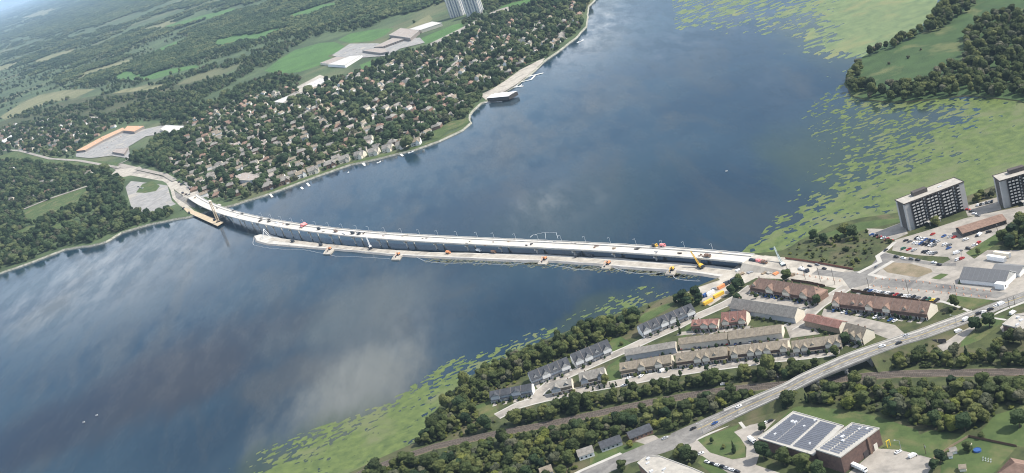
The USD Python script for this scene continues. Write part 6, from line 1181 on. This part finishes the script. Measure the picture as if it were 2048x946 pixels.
for k, (p, a, row, g, x, y) in enumerate(HP):
    nm = ('grey_hipped_house', 'grey_gabled_house', 'white_gabled_house')[hr_.integers(3)] if row == 0 else names[hr_.integers(len(names))]; s = 1.0 if row else 1.25
    HFOOT.append(Point(p).buffer(9.5 * s))
    if len(HFOOT) <= 300: copy_of(HC[nm], nm, (*p, GZ), a, HLAB(nm, x, y, row), 'house', HLAB(nm, x, y, row).replace('house', 'houses').replace('bungalow', 'bungalows'), s)
    else: HMORE.append((p, a, nm))
if HMORE:
    pth = numbered('/World', 'distant_houses'); pi = UsdGeom.PointInstancer.Define(stage, pth); ids = []
    for k, (wl, rf) in enumerate((('siding_white', 'shingle_tan'), ('siding_cream', 'shingle_grey'), ('brick_tan', 'shingle_brown'))):
        hx_ = UsdGeom.Xform.Define(stage, f'{pth}/house_{"abc"[k]}'); L, D = 14, 9.5; q = str(hx_.GetPath())
        m = MB().box((0, 0, -.3), (L, D, 4.8)); m.add([(-L / 2, -D / 2, 4.5), (-L / 2, D / 2, 4.5), (-L / 2, 0, 8), (L / 2, -D / 2, 4.5), (L / 2, D / 2, 4.5), (L / 2, 0, 8)], [(0, 2, 1), (3, 4, 5)]); usdkit.mesh(stage, q + '/wall', m.arr(), M[wl])
        m = MB().add([(-7.5, -5.3, 4.3), (7.5, -5.3, 4.3), (7.5, 0, 8.2), (-7.5, 0, 8.2)], [(0, 1, 2, 3)]).add([(7.5, 5.3, 4.3), (-7.5, 5.3, 4.3), (-7.5, 0, 8.2), (7.5, 0, 8.2)], [(0, 1, 2, 3)]); usdkit.mesh(stage, q + '/roof', m.arr(), M[rf]); ids.append(hx_.GetPath())
    pi.CreatePrototypesRel().SetTargets(ids); pi.CreateProtoIndicesAttr([k % 3 for k in range(len(HMORE))]); pi.CreatePositionsAttr(Vt.Vec3fArray([Gf.Vec3f(float(p[0]), float(p[1]), GZ) for p, _, _ in HMORE]))
    pi.CreateOrientationsAttr(Vt.QuathArray([Gf.Quath(math.cos(a / 2), 0, 0, math.sin(a / 2)) for _, a, _ in HMORE])); tag(pi.GetPrim(), kind='stuff')
SG = unary_union([l.buffer(4.6, cap_style=2) for l in STR]).intersection(SUB); sheet_of('street', SG, 'asphalt_pale', 0.25)
wb = LineString([xy(p, 0) for p in FAR_SHORE[15:24]]).offset_curve(7); sheet_of('lawn', (wb if wb.geom_type == 'LineString' else unary_union(wb)).buffer(6, cap_style=2).intersection(FARW), 'lawn', 0.06)
HB = unary_union(HFOOT); 
# what keeps the trees off the houses: the plot in front, towards the camera, stays half open
FRONT = unary_union([Point(p[0] + 2.0, p[1] - 14).buffer(9.5) for p, *_ in HP[::2]])
# ------------------------------------------------------------------ trees and shrubs
BU = unary_union([g.buffer(0) for g in BUILT]); NB_ = unary_union([g.buffer(0) for g in NEARBLOCK] + [BU.buffer(1.5)]); shapely.prepare(NB_)
R_ = np.random.default_rng(2024)
near_woods = [   # (polygon, spacing, keep, kinds with weights, height factor, where)
 ([(975, 858), (1005, 850), (1072, 830), (1141, 813), (1264, 788), (1338, 773), (1412, 762), (1480, 752), (1560, 741), (1640, 730), (1652, 731), (1600, 752), (1570, 762), (1480, 773), (1400, 783), (1300, 800), (1200, 821), (1100, 843), (1000, 861), (900, 882)], 5.6, .98, 'green', 'in the tree belt between the lower street and the railway'),
 ([(880, 914), (1000, 884), (1100, 867), (1200, 845), (1300, 823), (1408, 803), (1480, 793), (1535, 787), (1480, 806), (1416, 836), (1340, 868), (1300, 852), (1250, 876), (1190, 905), (1150, 940), (1100, 970), (700, 970), (800, 930)], 5.8, .98, 'mixed', 'in the wood between the railway and the road'),
 ([(1545, 812), (1600, 790), (1660, 778), (1740, 776), (1900, 772), (2048, 770), (2140, 768), (2140, 800), (2060, 806), (2000, 826), (1975, 850), (1945, 868), (1900, 868), (1850, 858), (1800, 842), (1740, 828), (1640, 808), (1590, 808), (1560, 830)], 6.0, .98, 'mixed', 'in the big wood behind the solar-roofed hall'),
 ([(1700, 745), (1735, 735), (1790, 720), (1850, 712), (1900, 712), (1960, 706), (2060, 704), (2140, 712), (2140, 732), (2000, 736), (1850, 740)], 6.0, .95, 'mixed', 'in the wood between the railway and the flat-roofed building'),
 ([(835, 893), (862, 868), (868, 842), (886, 820), (910, 792), (930, 772), (965, 750), (995, 733), (1045, 713), (1080, 695), (1115, 681), (1165, 661), (1205, 650), (1240, 640), (1272, 634), (1276, 650), (1250, 668), (1205, 684), (1150, 704), (1090, 730), (1040, 758), (985, 772), (975, 800), (960, 838), (900, 868), (860, 892)], 5.4, .97, 'green', 'on the wooded river bank before the slate-roofed terraces'),
 ([(1640, 716), (1680, 704), (1740, 680), (1800, 664), (1830, 652), (1880, 634), (1930, 616), (1900, 612), (1872, 622), (1858, 645), (1812, 664), (1770, 672), (1720, 692), (1690, 702)], 6.0, .75, 'green', 'on the bank below the overpass by the terraces'),
 ([(1345, 604), (1400, 588), (1415, 575), (1430, 590), (1405, 612), (1372, 622), (1360, 612)], 5.5, .95, 'dark', 'round the slate-roofed shore terrace near the compound'),
 ([(1462, 580), (1482, 566), (1500, 562), (1500, 585), (1474, 602), (1462, 600)], 5.0, .95, 'dark', 'between the compound and the first brown terrace'),
 ([(1940, 402), (1990, 380), (1996, 392), (1978, 402), (1936, 414)], 6.0, .9, 'green', 'between the two apartment blocks'),
 ([(1980, 480), (2024, 452), (2060, 440), (2120, 430), (2120, 495), (2060, 498), (2000, 504)], 7.5, .9, 'dark', 'behind the white trailers at the right edge'),
 ([(1940, 515), (1972, 498), (1978, 508), (1955, 524)], 6.0, .95, 'dark', 'between the barn and the car park exit'),
 ([(1960, 690), (2048, 660), (2048, 690), (1980, 712)], 7.0, .5, 'green', 'round the flat-roofed building at the right edge'),
 ([(1230, 930), (1262, 926), (1330, 904), (1372, 900), (1400, 930), (1380, 935), (1318, 908), (1290, 912), (1270, 925), (1240, 946)], 7.0, .9, 'green', 'shading the street beside the pale flat-roofed building'),
 ([(1600, 475), (1660, 458), (1735, 452), (1740, 470), (1700, 476), (1640, 490)], 7.0, .55, 'dark', 'on the marsh edge left of the apartment blocks'),
 ([(1320, 895), (1400, 890), (1425, 935), (1380, 930)], 9, .5, 'green', 'beside the curved drive'),
]
SETS = {'green': (('broad_tree', 'oval_tree', 'tall_tree', 'dark_tree', 'shrub', 'pale_tree'), (.32, .24, .10, .09, .17, .08)), 'mixed': (('broad_tree', 'oval_tree', 'yellow_tree', 'dark_tree', 'shrub', 'pale_tree', 'spruce_tree'), (.29, .22, .14, .06, .19, .09, .01)), 'dark': (('dark_tree', 'broad_tree', 'tall_tree', 'shrub'), (.5, .25, .15, .10))}
WHAT = {'broad_tree': 'broad green tree', 'oval_tree': 'oval green tree', 'tall_tree': 'tall green tree', 'dark_tree': 'dark green tree', 'yellow_tree': 'yellowish bushy tree', 'pale_tree': 'pale grey-green tree', 'shrub': 'low green shrub', 'spruce_tree': 'pointed dark conifer', 'round_street_tree': 'small round tree', 'red_shrub': 'dark red bush', 'cedar': 'small clipped cedar'}
allt = []
for k, (px, sp_, kp, st, where) in enumerate(near_woods):
    g = poly(px); p = scatter(g, sp_, kp, 100 + k, NB_); ks, ws = SETS[st]; kind = R_.choice(ks, len(p), p=ws)
    c0 = p.mean(0); e1 = np.array([.91, .42]); a1 = (p - c0) @ e1; a2 = (p - c0) @ np.array([-.42, .91]); s1, s2 = a1.std() + 1e-6, a2.std() + 1e-6
    for q, kd, x1, x2 in zip(p, kind, a1 / s1, a2 / s2):
        sz = float(np.clip(R_.normal(.72, .19), .36, 1.2)); allt.append((q, kd, sz, where, ('large ' if sz > .95 else 'small ' if sz < .68 else '') , ('far left' if x1 < -1.1 else 'left' if x1 < -.35 else 'middle' if x1 < .35 else 'right' if x1 < 1.1 else 'far right') + (' rear' if x2 > .5 else ' front' if x2 < -.5 else '')))
P_ = np.array([a[0] for a in allt]); v, tx, ty = in_view(P_, GZ, 30)
score = ty + tx * .1 + 0.0
order = [i for i in np.argsort(-P_[:, 1] * -1) if v[i]]
big = set(i for i in order if allt[i][1] != 'shrub'); big = set(list(sorted(big, key=lambda i: P_[i, 1]))[:215]); rest = [i for i in order if i not in big]
for i in sorted(big):
    q, kd, s, wh, big_, pos = allt[i]; lb = f'{big_}{WHAT[kd]} {wh}'; lb = lb if len((lb + pos).split()) > 15 else f'{lb}, {pos}'
    copy_of(TREES[kd][0], kd, (*q, GZ), R_.uniform(0, 6.28), lb, 'tree', lb.replace('tree ', 'trees ', 1), round(float(s), 3))
for kd in sorted({allt[i][1] for i in rest}):
    ids = [i for i in rest if allt[i][1] == kd]; instancer('woodland', {kd: (TREES[kd][1], TREES[kd][2])}, np.c_[P_[ids], np.full(len(ids), GZ)], [allt[i][2] for i in ids], 3)
# single trees
def one(kd, px, s, label): copy_of(TREES[kd][0], kd, at(*px, GZ), R_.uniform(0, 6.28), label, 'tree' if 'shrub' not in kd else 'shrub', None, s)
for kd, px, s, lb in [
 ('dark_tree', (1529, 918), 1.05, 'round dark tree before the left corner of the solar-roofed hall'), ('broad_tree', (1571, 930), 1.0, 'broad tree before the middle of the solar-roofed hall'), ('broad_tree', (1608, 944), 1.15, 'largest tree at the bottom edge before the brick hall'), ('dark_tree', (1640, 955), .95, 'dark tree cut by the bottom edge below the brick hall'), ('dark_tree', (1527, 864), .6, 'dark bushy tree at the parked cars by the hall'),
 ('spruce_tree', (1470, 905), .8, 'dark conifer on the grass island of the drive'), ('round_street_tree', (1425, 886), .7, 'small round tree on the lawn by the pavement'), ('shrub', (1448, 896), .7, 'tiny bush in the middle of the lawn island'),
 ('broad_tree', (1577, 560), .85, 'leafy bush-like tree on the verge behind the first brown terrace'), ('dark_tree', (1636, 610), .75, 'dark tree at the right corner of the first brown terrace'), ('broad_tree', (1873, 452), .75, 'green tree at the right foot of the left apartment block'), ('dark_tree', (1707, 477), 1.05, 'dark rounded tree on the marsh edge'), ('broad_tree', (1690, 472), 1.0, 'broad tree on the marsh edge left of the dark one'),
 ('spruce_tree', (1358, 652), .75, 'narrow dark conifer between street and red roofs, upper'), ('spruce_tree', (1362, 668), .7, 'narrow dark conifer between street and red roofs, lower'), ('red_shrub', (1411, 660), .8, 'dark red bush before the left red-roofed terrace'), ('oval_tree', (1213, 770), .75, 'tree between the two short terraces inside the bend'), ('shrub', (1244, 690), .9, 'bush in the round shore garden'),
 ('dark_tree', (1478, 606), .7, 'dark tree right of the compound'), ('dark_tree', (1693, 690), .85, 'dark tree at the right end of the lower terraces'), ('oval_tree', (1672, 712), .7, 'tree at the end of the lower street'), ('dark_tree', (1980, 655), .95, 'dark tree left of the flat-roofed building at the edge'), ('dark_tree', (1952, 662), .9, 'rounded tree on the overpass slope at the right'), ('yellow_tree', (1262, 893), .55, 'yellowish small tree beside the upper bungalow'),
 ('broad_tree', (1935, 902), .55, 'small tree behind the garden shed'), ('dark_tree', (1882, 925), .7, 'dark tree at the corner of the loading yard'), ('dark_tree', (2040, 855), 1.0, 'dark tree at the right edge of the lower field'), ('shrub', (1963, 876), 1.0, 'bush at the garden fence corner'), ('dark_tree', (1870, 940), .6, 'dark bush at the bottom of the loading yard')]:
    one(kd, px, s, lb)
for k, px in enumerate([(1187, 781), (1200, 778), (1210, 776), (1222, 774), (1233, 772)]): one('cedar', px, 1.2, f'small clipped cedar along the lower street, {ORD[k]} of five from the left')
for k, px in enumerate([(1256, 770), (1362, 752), (1414, 742), (1515, 728), (1228, 778)]): one('round_street_tree', px, .8, f'small round street tree on the railway side of the lower street, {["second", "third", "fourth", "rightmost", "leftmost"][k]}')
for k, px in enumerate([(1512, 597), (1513, 582), (1614, 614)]): one('round_street_tree', px, .75, f'small round tree by the lane of the first terrace, {ORD[k]} from the left')
k = 0                                           # shrubs and little trees before the shaded fronts
for A, B, u, w, L, D in TR:
    for x in np.arange(2.4, L - 1, 6.3):
        if R_.random() < (.85 if k % 3 else .95): q = A[:2] + u * (x + 2.6) - w * R_.uniform(2.6, 4.6); kd = ('shrub', 'round_street_tree', 'shrub')[R_.integers(3)]; copy_of(TREES[kd][0], kd, (*q, GZ), R_.uniform(0, 6), f'{WHAT[kd]} in the front gardens of the terraces', 'shrub' if kd == 'shrub' else 'tree', f'{WHAT[kd]}s in the front gardens of the terraces', round(float(R_.uniform(.4, .75)), 3))
    k += 1
# undergrowth: scrub along railway, river bank, marsh
ug = []
for px, sp_, kp in [(RAIL, 0, 0)]: pass
for px, sp_, kp, sd in [([(1560, 500), (1640, 476), (1700, 470), (1735, 462), (1785, 484), (1750, 508), (1712, 536), (1640, 524), (1580, 512)], 5.0, .62, 1), ([(700, 955), (840, 893), (980, 838), (1000, 850), (870, 890), (760, 935)], 4.2, .6, 2), ([(900, 890), (1150, 842), (1400, 790), (1560, 776), (1560, 782), (1400, 800), (1150, 852), (900, 905)], 4.0, .55, 3), ([(840, 893), (868, 838), (910, 790), (965, 748), (1045, 711), (1115, 679), (1205, 648), (1270, 630), (1280, 655), (1210, 690), (1060, 745), (1000, 790), (960, 840), (860, 895)], 3.8, .7, 7), ([(1180, 655), (1300, 612), (1345, 600), (1345, 612), (1270, 640), (1190, 668)], 4.0, .5, 4), ([(1700, 735), (1900, 705), (2048, 700), (2048, 742), (1800, 746)], 4.6, .5, 5), ([(1780, 700), (1850, 680), (1930, 660), (1960, 680), (1890, 710)], 5, .3, 6)]:
    p = scatter(poly(px), sp_, kp, 300 + sd, NB_); ug += list(p)
for k, (px, *_) in enumerate(near_woods[:6]): ug += list(scatter(poly(px), 5.0, .8, 700 + k, NB_))
ug = np.array(ug); instancer('undergrowth', {'bush_a': (TREES['shrub'][1], 'leaf_green'), 'bush_b': (crown(71, 4, 2.2, 0, 6, 2, 300, .45), 'leaf_yellow'), 'bush_c': (crown(72, 3.4, 1.8, 0, 5, 2, 240, .4), 'leaf_grey')}, np.c_[ug, np.full(len(ug), GZ)], R_.uniform(.4, 1.05, len(ug)), 9)
# island
isl = [(1700, 172), (1702, 150), (1716, 132), (1730, 126), (1720, 148), (1716, 172), (1722, 190), (1708, 188)]
T1 = np.vstack([scatter(poly(isl, 1.2), 9, .95, 401), scatter(poly([(1735, 110), (1775, 95), (1800, 82), (1842, 64), (1866, 44), (1872, 20), (1900, -12), (1960, 0), (1920, 40), (1880, 62), (1840, 78), (1800, 92), (1750, 112)], 1.2), 10, .8, 402),
                scatter(poly([(1716, 176), (1735, 170), (1790, 178), (1850, 165), (1900, 140), (1925, 110), (1935, 70), (1960, 40), (1990, 30), (2200, 10), (2300, 120), (2200, 190), (2048, 202), (1990, 192), (1940, 188), (1880, 194), (1820, 200), (1770, 200), (1730, 196)], 1.2), 10, .86, 403)])
vi, ix, iy = in_view(T1, 1.2, 40); T1 = T1[vi]; ix = ix[vi]; ORDX = lambda j: 'western tip' if ix[j] < 1740 else 'near its tip' if ix[j] < 1800 else 'lower left shore' if ix[j] < 1860 else 'lower shore' if ix[j] < 1930 else 'lower right shore' if ix[j] < 1990 else 'right edge'; o_ = np.argsort(T1[:, 1]); IW = 'on the marshy island at the top right'
for j in o_[:60]: kd = ('pale_tree', 'broad_tree', 'oval_tree', 'tall_tree')[R_.integers(4)]; copy_of(TREES[kd][0], kd, (*T1[j], 1.2), R_.uniform(0, 6), f'{WHAT[kd]} {IW}, {ORDX(j)}', 'tree', f'{WHAT[kd]}s {IW}, {ORDX(j)}', round(float(R_.uniform(.7, 1.15)), 3))
T1 = T1[o_[60:]]; instancer('island_wood', {k_: (TREES[k_][1], TREES[k_][2]) for k_ in ('pale_tree', 'broad_tree', 'tall_tree', 'oval_tree')}, np.c_[T1, np.full(len(T1), 1.2)], R_.uniform(.7, 1.25, len(T1)), 11)
T2 = scatter(poly([(1735, 160), (1800, 140), (1880, 110), (1910, 80), (1850, 90), (1770, 120)], 1.2), 26, .3, 405); instancer('island_scrub', {'bush': (TREES['shrub'][1], 'leaf_grey')}, np.c_[T2, np.full(len(T2), 1.2)], R_.uniform(.5, 1.0, len(T2)), 12)
# far shore
FX = unary_union([FB, HB, FRONT, SG.buffer(1.0), poly([(215, 322), (290, 328), (352, 352), (395, 385), (445, 408), (395, 434), (352, 424), (268, 426), (246, 400), (250, 360), (222, 355)])]); shapely.prepare(FX)
FARSHAPE = FARW.buffer(-3)
fw = [([(394, 392), (450, 408), (500, 398), (580, 370), (640, 348), (700, 327), (760, 314), (830, 297), (880, 279), (930, 250), (934, 235), (958, 206), (1000, 178), (1062, 144), (1120, 98), (1168, 55), (1174, 15), (1230, -60), (1000, -40), (960, 30), (880, 70), (860, 96), (780, 116), (720, 146), (640, 170), (560, 150), (480, 176), (400, 215), (330, 240), (300, 300), (240, 330), (300, 345), (350, 352)], 10.5, .84, 501),
      ([(-40, 575), (0, 545), (60, 523), (130, 496), (185, 488), (240, 466), (300, 447), (345, 438), (352, 424), (300, 424), (262, 420), (246, 396), (250, 366), (232, 345), (160, 340), (80, 330), (0, 322), (-60, 330)], 9.5, .88, 502),
      ([(-60, 322), (0, 312), (150, 318), (150, 306), (230, 254), (330, 240), (400, 215), (330, 212), (230, 238), (100, 236), (0, 262), (-60, 280)], 12.0, .72, 503), ([(258, 322), (300, 300), (345, 270), (395, 262), (400, 300), (372, 330), (350, 350), (290, 335)], 10, .8, 504)]
FT = []
for px, sp_, kp, sd in fw:
    q = scatter(poly(px, 0).intersection(FARSHAPE), sp_, kp, sd, FX); nz = meshkit.fbm(np.c_[q / 55.0, np.full(len(q), sd * .37)], 3, sd); FT.append(q[(nz > .40) | (R_.random(len(q)) < .45)])
FT = np.vstack(FT); vi, _, _ = in_view(FT, GZ, 30); FT = FT[vi]
instancer('far_shore_trees', FARC, np.c_[FT, np.full(len(FT), GZ)], np.clip(R_.normal(.94, .30, len(FT)), .38, 1.7), 21)
# open country beyond the suburb: hedges, copses, then woods by the grove
def img_scatter(px, n, seed, f, patch=0.0, thr=0.5):
    r = np.random.default_rng(seed); g = Polygon(px); x0, y0, x1, y1 = g.bounds; out = []
    while len(out) < n:
        q = (r.uniform(x0, x1), r.uniform(y0, y1))
        if g.contains(Point(q)):
            out.append(at(*q, GZ)[:2])
    out = np.array(out)
    if patch:
        nz = meshkit.fbm(np.c_[out / patch, np.full(len(out), seed)], 4, seed); out = out[nz > thr]
    return out[~shapely.contains_xy(FB, out[:, 0], out[:, 1])]
G1 = img_scatter([(0, 240), (0, 120), (200, 80), (480, 60), (700, 20), (900, -10), (1000, -10), (940, 22), (870, 40), (800, 52), (690, 64), (590, 98), (520, 140), (420, 190), (340, 236), (240, 236), (100, 232)], 11000, 601, 1, 130.0, .455)
instancer('meadow_trees', FARC, np.c_[G1, np.full(len(G1), GZ)], R_.uniform(.5, 1.25, len(G1)), 22)
G2 = img_scatter([(-20, 130), (-20, 20), (200, -10), (950, -20), (880, 10), (700, 48), (560, 70), (420, 110), (300, 150), (150, 170)], 4200, 602, 1, 420.0, .46)
instancer('far_woods', GROVE, np.c_[G2, np.full(len(G2), GZ)], R_.uniform(.8, 1.5, (len(G2), 1)).repeat(3, 1) * (1, 1, .9), 23)
G3 = img_scatter([(-20, 80), (-20, -2), (60, -12), (500, -20), (300, 30), (100, 66)], 2600, 603, 1, 1500.0, .42)
instancer('far_woods', GROVE, np.c_[G3, np.full(len(G3), GZ)], R_.uniform(2.2, 4.0, (len(G3), 1)).repeat(3, 1) * (1, 1, .38), 24)
# ------------------------------------------------------------------ summer haze
M['haze'] = usdkit.material(stage, '/World/Looks/haze', {'v': ('principled_volume', {'color': (0.58, 0.79, 1.0), 'density': 2.7e-5, 'anisotropy': 0.2})}, volume='v.volume')
hb = trimesh.creation.box((130000, 130000, 520)); hb.apply_translation((0, 30000, 520 / 2 - 4)); setting('haze', (np.array(hb.vertices), np.array(hb.faces)), 'haze', kind='stuff')
